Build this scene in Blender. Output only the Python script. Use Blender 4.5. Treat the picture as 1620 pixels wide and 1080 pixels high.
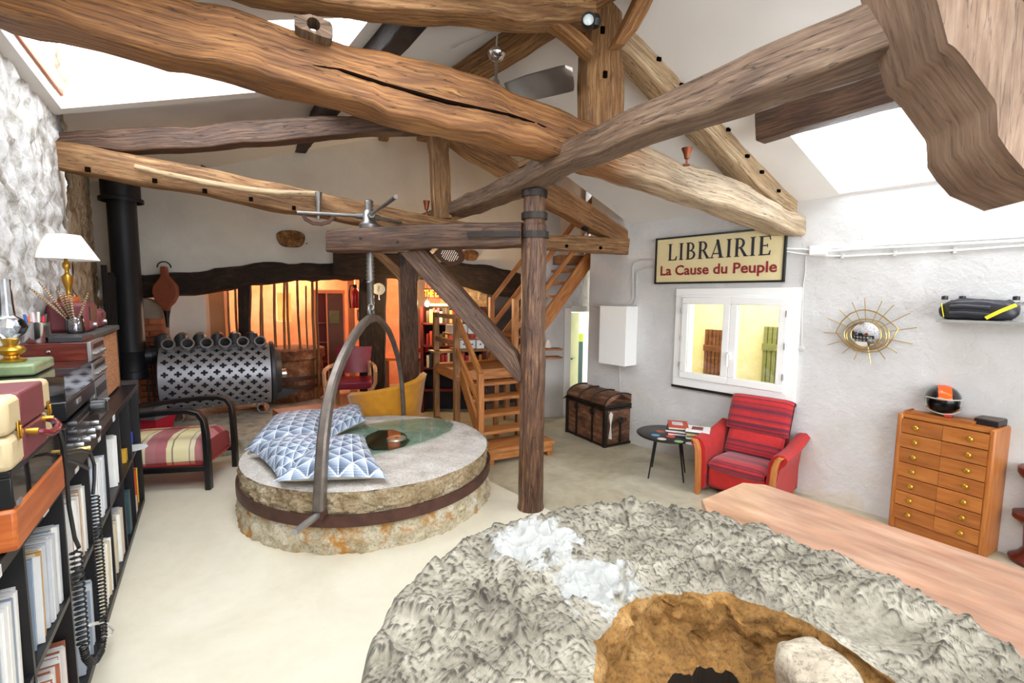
import bpy, math, random
from math import sin, cos, pi, radians, sqrt, atan2
from mathutils import Vector as V, Matrix, noise as NZ
random.seed(7)
for o in list(bpy.data.objects): bpy.data.objects.remove(o)
SC = bpy.context.scene
C = SC.collection

# ------------------------------------------------------------------ camera (lens from the picture: 745 px focal length at 1620 wide)
FPX, EYE, Y0 = 745.0, 2.1, 468.0
_t = math.atan((540 - Y0) / FPX); _r = radians(0.5)
_r0 = V((1, 0, 0)); _u0 = V((0, sin(_t), cos(_t)))
CF = V((0, cos(_t), -sin(_t))); CR = _r0 * cos(_r) + _u0 * sin(_r); CU = _u0 * cos(_r) - _r0 * sin(_r)
cam = bpy.data.cameras.new('camera'); cam.sensor_width = 36; cam.lens = 36 * FPX / 1620; cam.clip_start = 0.05; cam.clip_end = 200
camo = bpy.data.objects.new('camera', cam); C.objects.link(camo)
camo.matrix_world = Matrix(((CR.x, CU.x, -CF.x, 0), (CR.y, CU.y, -CF.y, 0), (CR.z, CU.z, -CF.z, EYE), (0, 0, 0, 1)))
SC.camera = camo

# ------------------------------------------------------------------ light
SC.view_settings.view_transform = 'Standard'; SC.view_settings.look = 'None'
SC.view_settings.gamma = 1; SC.view_settings.use_curve_mapping = False
SC.view_settings.exposure = 0.0
w = bpy.data.worlds.new('sky'); SC.world = w; w.use_nodes = True
bgn = w.node_tree.nodes['Background']; bgn.inputs[0].default_value = (0.93, 0.97, 1.0, 1); bgn.inputs[1].default_value = 9.5
SC.cycles.max_bounces = 12; SC.cycles.diffuse_bounces = 8; SC.cycles.transparent_max_bounces = 16
SC.cycles.sample_clamp_indirect = 8.0
SC.cycles.caustics_reflective = False; SC.cycles.caustics_refractive = False

# ------------------------------------------------------------------ points from the picture
def ray(px, py): return CF + CR * ((px - 810) / FPX) - CU * ((py - 540) / FPX)
O = V((0, 0, EYE))
def G(px, py, z=0.0):                       # point at height z
    d = ray(px, py); return O + d * ((z - EYE) / d.z)
def D(px, py, Y):                           # point at depth Y
    d = ray(px, py); return O + d * (Y / d.y)
class Pl:                                   # vertical plane
    def __init__(s, P, d):
        s.P = V((P[0], P[1], 0)); s.d = V((d[0], d[1], 0)).normalized(); s.n = V((s.d.y, -s.d.x, 0))
        if s.n.y < 0: s.n = -s.n            # n points away from the camera
    def __call__(s, px, py, off=0.0):
        r = ray(px, py); q = s.P + s.n * off
        return O + r * ((q - O).dot(s.n) / r.dot(s.n))
    def at(s, a, z=0.0, off=0.0): return s.P + s.d * a + s.n * off + V((0, 0, z))
WR = Pl((2.59, 5.59), (-.64, .768))         # right wall, d runs away from the camera
WB = Pl((-5.9, 7.3), (.955, .296))          # back wall with the timber lintel
WF = Pl((1.08, 8.19), (.955, .296))         # recess wall behind the stairs
T1 = Pl((3.17, 4.91), (-.913, -.407))       # roof truss planes
T2 = Pl((1.63, 6.73), (-.913, -.407))
SA = V((-3.69, 4.57, 0)); SS = V((.542, -.84, 0)).normalized(); SN = V((-.84, -.542, 0)).normalized()
def S(s, d, z): return SA + SS * s + SN * d + V((0, 0, z))   # book shelf frame: along, into the wall, up
Z = V((0, 0, 1))

# ------------------------------------------------------------------ materials
def lin(c):
    if isinstance(c, str): c = tuple(int(c[i:i+2], 16) / 255 for i in (0, 2, 4))
    return tuple(x / 12.92 if x <= .04045 else ((x + .055) / 1.055) ** 2.4 for x in c) + (1,)
class NT:
    def __init__(s, name):
        s.m = bpy.data.materials.new(name); s.m.use_nodes = True; s.t = s.m.node_tree; s.n = s.t.nodes; s.l = s.t.links
        s.b = s.n['Principled BSDF']; s.tc = s.n.new('ShaderNodeTexCoord')
    def new(s, t, **k):
        x = s.n.new('ShaderNode' + t)
        for a, b in k.items():
            if a[0] == '_': x.inputs[a[1:]].default_value = b
            else: setattr(x, a, b)
        return x
    def map(s, coord='Object', scale=(1, 1, 1), rot=(0, 0, 0), loc=(0, 0, 0)):
        x = s.new('Mapping'); s.l.new(s.tc.outputs[coord], x.inputs[0])
        x.inputs['Scale'].default_value = scale; x.inputs['Rotation'].default_value = rot; x.inputs['Location'].default_value = loc
        return x.outputs[0]
    def noise(s, vec, scale=5, detail=6, rough=.55, dist=0):
        x = s.new('TexNoise', _Scale=scale, _Detail=detail, _Roughness=rough, _Distortion=dist); s.l.new(vec, x.inputs['Vector']); return x.outputs['Fac']
    def ramp(s, fac, cols, interp='LINEAR'):
        x = s.new('ValToRGB'); s.l.new(fac, x.inputs[0]); e = x.color_ramp.elements; x.color_ramp.interpolation = interp
        while len(e) < len(cols): e.new(.5)
        for i, (p, c) in enumerate(cols): e[i].position = p; e[i].color = lin(c) if not isinstance(c, (int, float)) else (c, c, c, 1)
        return x.outputs[0]
    def mix(s, fac, a, b, mode='MIX'):
        x = s.new('Mix', data_type='RGBA', blend_type=mode)
        for i, v in ((0, fac), (6, a), (7, b)):
            if hasattr(v, 'links'): s.l.new(v, x.inputs[i])
            else: x.inputs[i].default_value = v if i == 0 or len(v) == 4 else lin(v)
        return x.outputs[2]
    def math(s, op, a, b=0.0, c=0.0):
        x = s.new('Math', operation=op)
        for i, v in enumerate((a, b, c)):
            if hasattr(v, 'links'): s.l.new(v, x.inputs[i])
            else: x.inputs[i].default_value = v
        return x.outputs[0]
    def bump(s, h, strength=.3, dist=.01, prev=None):
        x = s.new('Bump', _Strength=strength, _Distance=dist); s.l.new(h, x.inputs['Height'])
        if prev is not None: s.l.new(prev, x.inputs['Normal'])
        s.l.new(x.outputs[0], s.b.inputs['Normal']); return x.outputs[0]
    def col(s, c):
        if hasattr(c, 'links'): s.l.new(c, s.b.inputs['Base Color'])
        else: s.b.inputs['Base Color'].default_value = lin(c)
        return s
    def set(s, rough=.6, metal=0, **k):
        s.b.inputs['Roughness'].default_value = rough; s.b.inputs['Metallic'].default_value = metal
        for a, v in k.items(): s.b.inputs[a.replace('_', ' ')].default_value = v
        return s.m
MC = {}
def plain(name, c, rough=.5, metal=0, var=.12, bump=.1, bs=60, **k):
    if name in MC: return MC[name]
    n = NT(name); v = n.map('Object'); f = n.noise(v, 9, 4)
    base = lin(c); d = tuple(x * (1 - var * 1.6) for x in base[:3]) + (1,); h = tuple(min(1, x * (1 + var)) for x in base[:3]) + (1,)
    n.col(n.mix(f, d, h))
    if bump: n.bump(n.noise(v, bs, 3), bump, .002)
    MC[name] = n.set(rough, metal, **k); return MC[name]
def wood(name, cols, rough=.55, gs=(1.2, 16, 1), crack=0.0, bump=.35, blotch=.35, bd=.006, seed=0, coat=0):
    n = NT(name); v = n.map('UV', scale=gs, loc=(seed, seed * .7, 0))
    f = n.noise(v, 2.6, 8, .62, .12); c = n.ramp(f, [(.28, cols[0]), (.5, cols[1]), (.72, cols[2])])
    v2 = n.map('UV', scale=(.9, 2.2, 1), loc=(seed, 0, 0)); f2 = n.noise(v2, 2.0, 4)
    c = n.mix(blotch, c, n.ramp(f2, [(.3, (.25, .2, .18)), (.65, (1, 1, 1))]), 'MULTIPLY')
    h = n.noise(v, 5, 8, .7, .1)
    if crack:
        v3 = n.map('UV', scale=(.55, 9, 1), loc=(seed * 3, 0, 0)); cr = n.noise(v3, 3.1, 3, .5, .3)
        k = n.ramp(cr, [(.485, 1.0), (.5, 0.0), (.515, 1.0)]); c = n.mix(crack, c, k, 'MULTIPLY')
        h = n.math('MULTIPLY_ADD', k, .5, h)
    n.col(c); n.bump(h, bump, bd)
    return n.set(rough, 0, **({'Coat_Weight': coat} if coat else {}))
M = {}
M['oak'] = wood('old_oak', ('5a3a1e', '93683e', 'c09a68'), .6, crack=.75, bump=.6, bd=.012)
M['oak_warm'] = wood('orange_oak', ('58351a', '8e6034', 'bd8e5a'), .55, gs=(.9, 16, 1), crack=.8, bump=.5, bd=.01, seed=3)
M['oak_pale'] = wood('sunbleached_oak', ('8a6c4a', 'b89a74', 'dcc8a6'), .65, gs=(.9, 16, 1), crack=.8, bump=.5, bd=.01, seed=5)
M['oak_grey'] = wood('greyed_oak', ('4c382a', '755c48', '9a826a'), .65, crack=.8, bump=.6, bd=.01, seed=8)
M['oak_cheek'] = wood('close_grey_oak', ('6a5240', '846a56', '9c8470'), .7, gs=(1.6, 10, 1), crack=.5, bump=.4, bd=.006, seed=61, blotch=.3)
M['oak_dark'] = wood('dark_oak', ('2c1c12', '523624', '7c5c42'), .5, crack=.7, bump=.6, bd=.01, seed=11)
M['oak_post'] = wood('worn_post_oak', ('321e14', '60402c', '967050'), .38, gs=(1.6, 13, 1), crack=.85, bump=.9, bd=.012, seed=13)
M['oak_black'] = wood('black_oak', ('120b09', '2c1d17', '4a352a'), .7, gs=(2, 9, 1), crack=.6, bump=1, bd=.03, seed=17)
M['pine'] = wood('stair_pine', ('8a4f22', 'b8743a', 'd49a5c'), .5, gs=(1.5, 18, 1), bump=.2, bd=.003, seed=21)
M['pine_old'] = wood('aged_pine', ('6e4420', '96673a', 'b98c5c'), .6, gs=(1.5, 18, 1), bump=.25, bd=.003, seed=23)
M['walnut'] = wood('chest_veneer', ('a05820', 'b86e30', 'c8823e'), .4, gs=(1.2, 10, 1), bump=.08, bd=.001, seed=25, blotch=.2)
M['walnut_d'] = wood('chest_veneer_dark', ('965020', 'ac642a', 'bc7638'), .4, gs=(1.2, 10, 1), bump=.08, bd=.001, seed=27, blotch=.2)
M['table'] = wood('table_top_wood', ('9c6a50', 'b5886c', 'c8a288'), .3, gs=(.8, 4, 1), bump=.1, bd=.001, seed=29, blotch=.4)
M['orangewood'] = wood('orange_veneer', ('a04a1e', 'bc622c', 'cc7c44'), .4, gs=(1, 14, 1), bump=.05, bd=.001, seed=31, blotch=.15)
M['mahog'] = wood('mahogany', ('3c120c', '64241a', '8a4030'), .3, gs=(1.2, 12, 1), bump=.05, bd=.001, seed=33, blotch=.2)
M['trunkwood'] = wood('trunk_boards', ('3a2216', '6b4530', 'a07c60'), .6, gs=(2.5, 6, 1), bump=.3, bd=.003, seed=35, blotch=.7)
M['arm'] = wood('armrest_beech', ('a05a28', 'b87038', 'd08a50'), .35, gs=(1, 12, 1), bump=.05, bd=.001, seed=37, blotch=.2)
M['blackpaint'] = plain('black_shelf_lacquer', '1b191c', .38, var=.3, bump=.05)
M['white'] = plain('white_plastic', 'f2f2f0', .4, var=.02, bump=0)
M['iron'] = plain('dark_iron', '3a3430', .45, .7, var=.4, bump=.4, bs=40)
M['rust'] = plain('rusty_iron_hoop', '5e3f36', .5, .45, var=.5, bump=.5, bs=30)
M['steel'] = plain('grey_steel', '84807c', .38, .8, var=.2, bump=.2)
M['steel_lt'] = plain('bright_steel', 'b8b8ba', .3, .85, var=.1, bump=.1)
M['chrome'] = plain('chrome', 'd8d8d8', .15, 1, var=.05, bump=0)
M['brass'] = plain('brass', 'c89a3c', .3, .9, var=.15, bump=.05)
M['gold'] = plain('gold_wire', 'c8a860', .3, .9, var=.1, bump=0)
M['flue'] = plain('matt_black_flue', '24252b', .42, .3, var=.15, bump=.05)
M['black'] = plain('black_plastic', '141416', .35, var=.2, bump=.05)
M['dgrey'] = plain('dark_grey_metal', '3a3a3e', .4, .3, var=.2, bump=.05)
M['copper'] = plain('copper', '8a4a30', .4, .8, var=.3, bump=.2)
M['rubber'] = plain('black_rubber', '181818', .5, var=.1, bump=0)
M['maroon'] = plain('maroon_leather', '7c1830', .35, var=.2, bump=.2)
M['yellow'] = plain('mustard_velvet', 'd8920c', .8, var=.2, bump=.3, bs=200, Sheen_Weight=.5)
M['redfab'] = plain('red_velvet', 'ae1814', .85, var=.25, bump=.4, bs=150, Sheen_Weight=.1)
def emis(name, c, s):
    n = NT(name); n.b.inputs['Emission Color'].default_value = lin(c); n.b.inputs['Emission Strength'].default_value = s; n.col(c); return n.m
def glass(name, tint=(1, 1, 1), gloss=.08, rough=.02, fres=1.45):
    n = NT(name); n.n.remove(n.b); o = n.n['Material Output']
    t = n.new('BsdfTransparent'); t.inputs[0].default_value = (*tint, 1); g = n.new('BsdfGlossy'); g.inputs['Roughness'].default_value = rough
    f = n.new('Fresnel', _IOR=fres); m = n.new('MixShader'); k = n.math('ADD', f.outputs[0], gloss - .04)
    n.l.new(k, m.inputs[0]); n.l.new(t.outputs[0], m.inputs[1]); n.l.new(g.outputs[0], m.inputs[2]); n.l.new(m.outputs[0], o.inputs[0])
    return n.m
M['glass'] = glass('window_glass')
M['glass_green'] = glass('greenish_table_glass', (.80, .90, .86), .09, fres=1.03)
M['glass_sky'] = glass('skylight_glazing', (.97, .98, 1), .045, fres=1.02)
M['glass_smoke'] = glass('smoked_acrylic', (.55, .58, .62), .05, fres=1.15)
M['acrylic'] = glass('clear_acrylic', (.85, .88, .92), .14, .05)

# ------------------------------------------------------------------ mesh builder
class MB:
    def __init__(s): s.v = []; s.f = []; s.uv = []; s.mi = []; s.sm = []
    def face(s, idx, uv, m=0, sm=False): s.f.append(idx); s.uv.append(uv); s.mi.append(m); s.sm.append(sm)
    def box(s, c, size, ax=None, m=0, grain=None, taper=1.0):
        X, Y, Zz = ax or (V((1, 0, 0)), V((0, 1, 0)), V((0, 0, 1))); c = V(c); hx, hy, hz = (a / 2 for a in size)
        if grain is None: grain = max(range(3), key=lambda i: size[i])
        ro = random.random() * 7; k = len(s.v); cs = []
        for sx in (-1, 1):
            for sy in (-1, 1):
                for sz in (-1, 1):
                    t = taper if sz > 0 else 1
                    l = (sx * hx * t, sy * hy * t, sz * hz); cs.append(l); s.v.append(c + X * l[0] + Y * l[1] + Zz * l[2])
        for q, n in (((0, 1, 3, 2), 0), ((4, 6, 7, 5), 0), ((0, 4, 5, 1), 1), ((2, 3, 7, 6), 1), ((0, 2, 6, 4), 2), ((1, 5, 7, 3), 2)):
            oth = [i for i in range(3) if i != n]
            if grain in oth: a = grain; b = [i for i in oth if i != a][0]
            else: a, b = oth
            s.face([k + i for i in q], [(cs[i][a] + ro, cs[i][b] + ro + n * .37) for i in q], m)
        return s
    def rings(s, R, m=0, cap=True, sm=True, closed=True, ustart=0.0):
        n = len(R[0]); k = len(s.v); u = ustart; us = [u]; ro = random.random() * 5
        for i in range(1, len(R)):
            c0 = sum(R[i - 1], V()) / n; c1 = sum(R[i], V()) / n; u += (c1 - c0).length; us.append(u)
        vs = [0.0]; mid = R[len(R) // 2]
        for j in range(n): vs.append(vs[-1] + (mid[(j + 1) % n] - mid[j]).length)
        for r in R: s.v.extend(r)
        for i in range(len(R) - 1):
            for j in range(n if closed else n - 1):
                j2 = (j + 1) % n
                s.face([k + i * n + j, k + i * n + j2, k + (i + 1) * n + j2, k + (i + 1) * n + j],
                       [(us[i] + ro, vs[j] + ro), (us[i] + ro, vs[j + 1] + ro), (us[i + 1] + ro, vs[j + 1] + ro), (us[i + 1] + ro, vs[j] + ro)], m, sm)
        if cap:
            for i, rev in ((0, True), (len(R) - 1, False)):
                idx = [k + i * n + j for j in range(n)]; c = sum(R[i], V()) / n
                e1 = (R[i][0] - c); e1 = e1.normalized() if e1.length > 1e-6 else V((1, 0, 0))
                nn = V()
                for j in range(n): nn += (R[i][j] - c).cross(R[i][(j + 1) % n] - c)
                e2 = nn.normalized().cross(e1) if nn.length > 1e-9 else V((0, 1, 0))
                uv = [((p - c).dot(e1) * .15 + ro, (p - c).dot(e2) + ro) for p in R[i]]
                if rev: idx = idx[::-1]; uv = uv[::-1]
                s.face(idx, uv, m)
        return s
    def tube(s, pts, r, n=8, m=0, cap=True, closed_path=False, flat=None):
        pts = [V(p) for p in pts]; N = len(pts); R = []; up = None
        for i, p in enumerate(pts):
            a = pts[(i - 1) % N] if (closed_path or i > 0) else p; b = pts[(i + 1) % N] if (closed_path or i < N - 1) else p
            t = (b - a).normalized()
            if up is None: up = t.orthogonal().normalized() if abs(t.z) > .9 else (Z - t * t.z).normalized()
            up = (up - t * up.dot(t)).normalized(); sd = t.cross(up); rr = r[i] if isinstance(r, (list, tuple)) else r
            fx, fy = flat or (1, 1)
            R.append([p + (up * cos(2 * pi * j / n) * fx + sd * sin(2 * pi * j / n) * fy) * rr for j in range(n)])
        if closed_path: R.append([v.copy() for v in R[0]]); cap = False
        return s.rings(R, m, cap)
    def lathe(s, prof, o, axis=None, n=24, m=0, cap=True, sm=True, arc=None):
        o = V(o); a = (axis or Z).normalized(); e1 = a.orthogonal().normalized() if abs(a.z) < .99 else V((1, 0, 0)); e2 = a.cross(e1)
        R = [[o + a * z + (e1 * cos(2 * pi * j / n) + e2 * sin(2 * pi * j / n)) * max(r, 1e-4) for j in range(n)] for r, z in prof]
        return s.rings(R, m, cap, sm)
    def prism(s, poly, o, ux, uy, d, m=0, gr=0, sm=False):
        o = V(o); k = len(s.v); n = len(poly); ro = random.random() * 3
        for p in poly: s.v.append(o + ux * p[0] + uy * p[1])
        for p in poly: s.v.append(o + ux * p[0] + uy * p[1] + d)
        uv = [(p[gr] + ro, p[1 - gr] + ro) for p in poly]
        s.face([k + i for i in range(n)][::-1], uv[::-1], m); s.face([k + n + i for i in range(n)], uv, m)
        L = 0
        for i in range(n):
            j = (i + 1) % n; l = sqrt((poly[i][0] - poly[j][0]) ** 2 + (poly[i][1] - poly[j][1]) ** 2)
            s.face([k + i, k + j, k + n + j, k + n + i], [(L, 0), (L + l, 0), (L + l, d.length), (L, d.length)], m, sm); L += l
        return s
    def grid(s, fn, nu, nv, m=0, sm=True, us=1, vs=1, wrap=False):
        k = len(s.v)
        for i in range(nu + 1):
            for j in range(nv + 1): s.v.append(V(fn(i / nu, j / nv)))
        w = nv + 1
        for i in range(nu):
            for j in range(nv):
                s.face([k + i * w + j, k + (i + 1) * w + j, k + (i + 1) * w + j + 1, k + i * w + j + 1],
                       [(i / nu * us, j / nv * vs), ((i + 1) / nu * us, j / nv * vs), ((i + 1) / nu * us, (j + 1) / nv * vs), (i / nu * us, (j + 1) / nv * vs)], m, sm)
        return s
    def quad(s, a, b, c, d, m=0, uv=None):
        k = len(s.v); s.v += [V(a), V(b), V(c), V(d)]; L = (s.v[k + 1] - s.v[k]).length; H = (s.v[k + 3] - s.v[k]).length
        s.face([k, k + 1, k + 2, k + 3], uv or [(0, 0), (L, 0), (L, H), (0, H)], m); return s
    def add(s, o, fn=lambda p: p):
        k = len(s.v); s.v += [fn(p) for p in o.v]
        for f, u, m, sm in zip(o.f, o.uv, o.mi, o.sm): s.face([k + i for i in f], u, m, sm)
        return s
    def build(s, name, mats, parent=None, bevel=0, sub=0, origin=None, sharp=40):
        if not isinstance(mats, (list, tuple)): mats = [mats]
        if parent is not None: org = ORG[parent]
        elif origin is not None: org = V(origin)
        else:
            lo = V([min(p[i] for p in s.v) for i in range(3)]); hi = V([max(p[i] for p in s.v) for i in range(3)]); org = V(((lo.x + hi.x) / 2, (lo.y + hi.y) / 2, lo.z))
        me = bpy.data.meshes.new(name); me.from_pydata([p - org for p in s.v], [], s.f)
        for m in mats: me.materials.append(M[m] if isinstance(m, str) else m)
        me.polygons.foreach_set('material_index', s.mi); me.polygons.foreach_set('use_smooth', s.sm)
        ul = me.uv_layers.new(name='UVMap'); ul.data.foreach_set('uv', [x for f in s.uv for p in f for x in p])
        me.update(); me.validate(clean_customdata=False)
        try: me.set_sharp_from_angle(angle=radians(sharp))
        except Exception: pass
        o = bpy.data.objects.new(name, me); C.objects.link(o); ORG[o] = org
        if parent is not None: o.parent = parent
        else: o.location = org
        if bevel:
            b = o.modifiers.new('bevel', 'BEVEL'); b.width = bevel; b.segments = 2; b.limit_method = 'ANGLE'; b.angle_limit = radians(50)
        if sub:
            b = o.modifiers.new('smooth', 'SUBSURF'); b.levels = sub; b.render_levels = sub
        return o
ORG = {}
def tag(o, label, cat, group=None, kind=None):
    o['label'] = label; o['category'] = cat
    if group: o['group'] = group
    if kind: o['kind'] = kind
    return o
ORD = 'first second third fourth fifth sixth seventh eighth ninth tenth eleventh twelfth thirteenth fourteenth fifteenth sixteenth seventeenth eighteenth nineteenth twentieth twenty-first twenty-second twenty-third twenty-fourth twenty-fifth'.split()
def lab(o, label): o['label'] = label; return o
def thing(name, label, cat, loc, group=None, kind=None):
    o = bpy.data.objects.new(name, None); o.empty_display_size = .1; C.objects.link(o); o.location = V(loc); ORG[o] = V(loc)
    return tag(o, label, cat, group, kind)
def struct(name, mb, mats, parent=None, **k):
    o = mb.build(name, mats, parent, **k)
    if parent is None: o['kind'] = 'structure'
    return o
def dup(o, loc, rotz=None, parent=None, label=None):
    c = o.copy(); C.objects.link(c); ORG[c] = V(loc)
    if parent is None: c.location = loc
    else: c.parent = parent
    if rotz is not None: c.rotation_euler.z = rotz
    for ch in o.children:
        d = ch.copy(); C.objects.link(d); d.parent = c; ORG[d] = V(loc)
        for g in ch.children: e = g.copy(); C.objects.link(e); e.parent = d
    if label: c['label'] = label
    return c
def lerp(a, b, t): return a + (b - a) * t
def axes(d, up=Z):
    x = d.normalized(); y = up.cross(x).normalized(); return x, y, x.cross(y)
def fbm(p, s=1, o=4): return NZ.fractal(V(p) * s, .6, 2.0, o)
def pathpt(keys, t):
    n = len(keys) - 1; x = t * n; i = min(int(x), n - 1); f = x - i
    return tuple(lerp(a, b, f) for a, b in zip(keys[i], keys[i + 1]))
# squared timber between two edge curves (A top / B bottom) with a depth vector; hewn, uneven, its cut rings carry the grain
def hewn(AB, dv, amp=.012, n=14, step=.14, rnd=.18, seed=0):
    L = sum(((AB[i + 1][0] + AB[i + 1][1]) / 2 - (AB[i][0] + AB[i][1]) / 2).length for i in range(len(AB) - 1))
    cum = [0.0]
    for i in range(len(AB) - 1): cum.append(cum[-1] + ((AB[i + 1][0] + AB[i + 1][1]) / 2 - (AB[i][0] + AB[i][1]) / 2).length)
    N = max(4, int(L / step)); R = []
    prof = []
    for q, (sx, sy) in enumerate(((1, 1), (-1, 1), (-1, -1), (1, -1))):
        for k in range(4):
            a = (q + k / 3) * pi / 2
            prof.append((sx * (1 - rnd) + rnd * cos(a), sy * (1 - rnd) + rnd * sin(a)))
    for i in range(N + 1):
        l = L * i / N; j = max(k for k in range(len(cum) - 1) if cum[k] <= l + 1e-9); f = (l - cum[j]) / max(1e-6, cum[j + 1] - cum[j])
        A = lerp(AB[j][0], AB[j + 1][0], f); B = lerp(AB[j][1], AB[j + 1][1], f); c = (A + B) / 2 + dv / 2; h = (A - B) / 2; w = dv / 2
        ring = []
        for x, y in prof:
            p = c + w * x + h * y; nn = NZ.noise_vector(p * 3.1 + V((seed, 0, 0))) * amp * 1.3 + NZ.noise_vector(p * 9 + V((0, seed, 0))) * amp * .5
            ring.append(p + nn)
        R.append(ring)
    return MB().rings(R)
def tpx(P, st, off=0.0): return [(P(x, a, off), P(x, b, off)) for x, a, b in st]
def beamc(pts, w, h, up=Z, **k):      # timber along a centre line, w across, h high (numbers or lists)
    AB = []; N = len(pts); pts = [V(p) for p in pts]
    d = (pts[-1] - pts[0]).normalized(); sd = d.cross(up).normalized(); uu = sd.cross(d).normalized()
    for i, p in enumerate(pts):
        hh = h[i] if isinstance(h, (list, tuple)) else h
        AB.append((p + uu * hh / 2 - sd * w / 2, p - uu * hh / 2 - sd * w / 2))
    return hewn(AB, sd * w, **k)
def arc(c, e1, e2, r, a0, a1, n): return [V(c) + (e1 * cos(lerp(a0, a1, i / n)) + e2 * sin(lerp(a0, a1, i / n))) * r for i in range(n + 1)]
def text_mb(body, size, o, ux, uy, depth, bold=0.0, m=0):
    cu = bpy.data.curves.new('t', 'FONT'); cu.body = body; cu.size = size; cu.offset = bold; cu.resolution_u = 3
    ob = bpy.data.objects.new('t', cu); C.objects.link(ob); dg = bpy.context.evaluated_depsgraph_get(); me = bpy.data.meshes.new_from_object(ob.evaluated_get(dg))
    b = MB(); nrm = ux.cross(uy)
    for v in me.vertices: b.v.append(V(o) + ux * v.co.x + uy * v.co.y + nrm * depth)
    for p in me.polygons: b.face(list(p.vertices), [(0, 0)] * len(p.vertices), m)
    w = max((v.co.x for v in me.vertices), default=0)
    bpy.data.objects.remove(ob); bpy.data.meshes.remove(me); bpy.data.curves.remove(cu)
    return b, w
# ================================================================== THE ROOM
def ridge(b, dz=0.0): return V((.75, 3.8, 4.62)) + V((-1.59, 1.8, -.1)) * b + V((0, 0, dz))
def eaveL(b, dz=0.0): return S(2.45 - 2.35 * b, .45, 3.62 + dz)
def eaveR(b, dz=0.0): return WR.at(-.89 + 2.38 * b, 3.12 + dz)
def roofL(b, t, dz=0.0): return lerp(eaveL(b), ridge(b), t) + V((0, 0, dz))
def roofR(b, t, dz=0.0): return lerp(eaveR(b), ridge(b), t) + V((0, 0, dz))
def plaster(name, c1, c2, c3, bump=.5, big=1.6, stain='c8b48c', sa=.0, rough=.85, z0=.5):
    n = NT(name); v = n.map('Object'); f = n.noise(v, big, 7, .6, .3); c = n.ramp(f, [(.3, c1), (.52, c2), (.7, c3)])
    if sa:
        f3 = n.noise(v, 2.3, 5, .6, .5); sx = n.new('SeparateXYZ'); n.l.new(n.tc.outputs['Object'], sx.inputs[0])
        k = n.math('MULTIPLY', n.ramp(f3, [(.5, 0), (.68, 1)]), n.math('SUBTRACT', 1.0, n.math('MULTIPLY', sx.outputs[2], z0)))
        k = n.math('MULTIPLY', n.math('MAXIMUM', k, 0.0), sa); c = n.mix(k, c, stain)
    n.col(c); h = n.math('MULTIPLY_ADD', n.noise(v, 3.5, 4, .5, .4), 3.0, n.noise(v, 22, 5, .6)); n.bump(h, bump, .012)
    return n.set(rough)
M['wall_r'] = plaster('whitewashed_plaster', 'c6c4c0', 'cecccb', 'd6d5d4', .6, sa=.55, z0=.9)
M['wall_b'] = plaster('grey_white_plaster', 'd6d0c6', 'ded9d0', 'e4e0d8', .2)
M['ceil'] = plaster('ceiling_plaster', 'dcd9d4', 'e2dfdb', 'e8e6e2', .15, big=.7)
M['orange'] = plaster('orange_plaster', 'd08050', 'de9664', 'e8aa7c', .3)
M['tan'] = plaster('tan_plaster', '9c7250', 'b0845e', 'bb9068', .2)
M['beige'] = plaster('beige_plaster', 'd2b8a0', 'dcc4ac', 'e2ceb8', .15)
M['shade_grey'] = plaster('shaded_plaster', '4a464c', '58545a', '626068', .15)  # shadow under the lintel is put into this wall's dark grey
M['yellowwall'] = plaster('yellow_render', 'eadca0', 'f0e4b0', 'f4ecc4', .5)
M['greenwhite'] = plaster('pale_green_wall', 'c8cca0', 'd4d8b0', 'dce0c0', .15)
def fl(name, c1, c2, c3, bump, mot=.25):
    n = NT(name); v = n.map('Object'); f = n.noise(v, 1.1, 8, .65, .8); c = n.ramp(f, [(.3, c1), (.5, c2), (.68, c3)])
    f2 = n.noise(v, 5, 6, .7, 1); c = n.mix(mot, c, n.ramp(f2, [(.35, (.55, .5, .42)), (.6, (1, 1, 1))]), 'MULTIPLY')
    n.col(c); n.bump(n.noise(v, 14, 5), bump, .006); return n.set(.42)
M['floor_cream'] = fl('cream_resin_floor', 'd4cbb4', 'dad2bd', 'e0d9c6', .08, .06)
M['floor_grey'] = fl('mottled_concrete_floor', '978c72', 'b2a88e', 'c6bea8', .15, .2)

def clip(poly, a, b, side):            # keep the part of a floor polygon on one side of the line a-b
    nx, ny = b[1] - a[1], a[0] - b[0]; f = lambda p: ((p[0] - a[0]) * nx + (p[1] - a[1]) * ny) * side; out = []
    for i in range(len(poly)):
        p, q = poly[i], poly[(i + 1) % len(poly)]; fp, fq = f(p), f(q)
        if fp >= 0: out.append(p)
        if fp * fq < 0: t = fp / (fp - fq); out.append((lerp(p[0], q[0], t), lerp(p[1], q[1], t)))
    return out
CL = V((-6.35, 7.16, 0)); LR = S(6.9, .45, 0); RR = WR.at(-5.5)
fp = [(LR.x, LR.y), (RR.x, RR.y), (3.2, 10.6), (-7.6, 12.5), (-8.2, 8.2), (CL.x, CL.y), (S(0, .45, 0).x, S(0, .45, 0).y)]
ga, gb = G(773, 760), G(818, 782)
mb = MB()
for side, m in ((1, 0), (-1, 1)):
    for a_ in [clip(fp, ga, gb, side)]:
        k = len(mb.v)
        mb.v += [V((x, y, 0)) for x, y in a_]; mb.face(list(range(k, k + len(a_))), [(x, y) for x, y in a_], m)
xs = (ga - gb).normalized()
if ((V((-3, 2, 0)) - ga).cross(xs)).z * ((V((0, 0, 0)) - ga).cross(xs)).z < 0: pass
# which side is cream: the one with the open floor before the shelves
test = clip([(-2.1, 2.9), (-2.0, 2.9), (-2.0, 3.0), (-2.1, 3.0)], ga, gb, 1)
floor = struct('floor', mb, ['floor_cream', 'floor_grey'] if test else ['floor_grey', 'floor_cream'])

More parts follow.
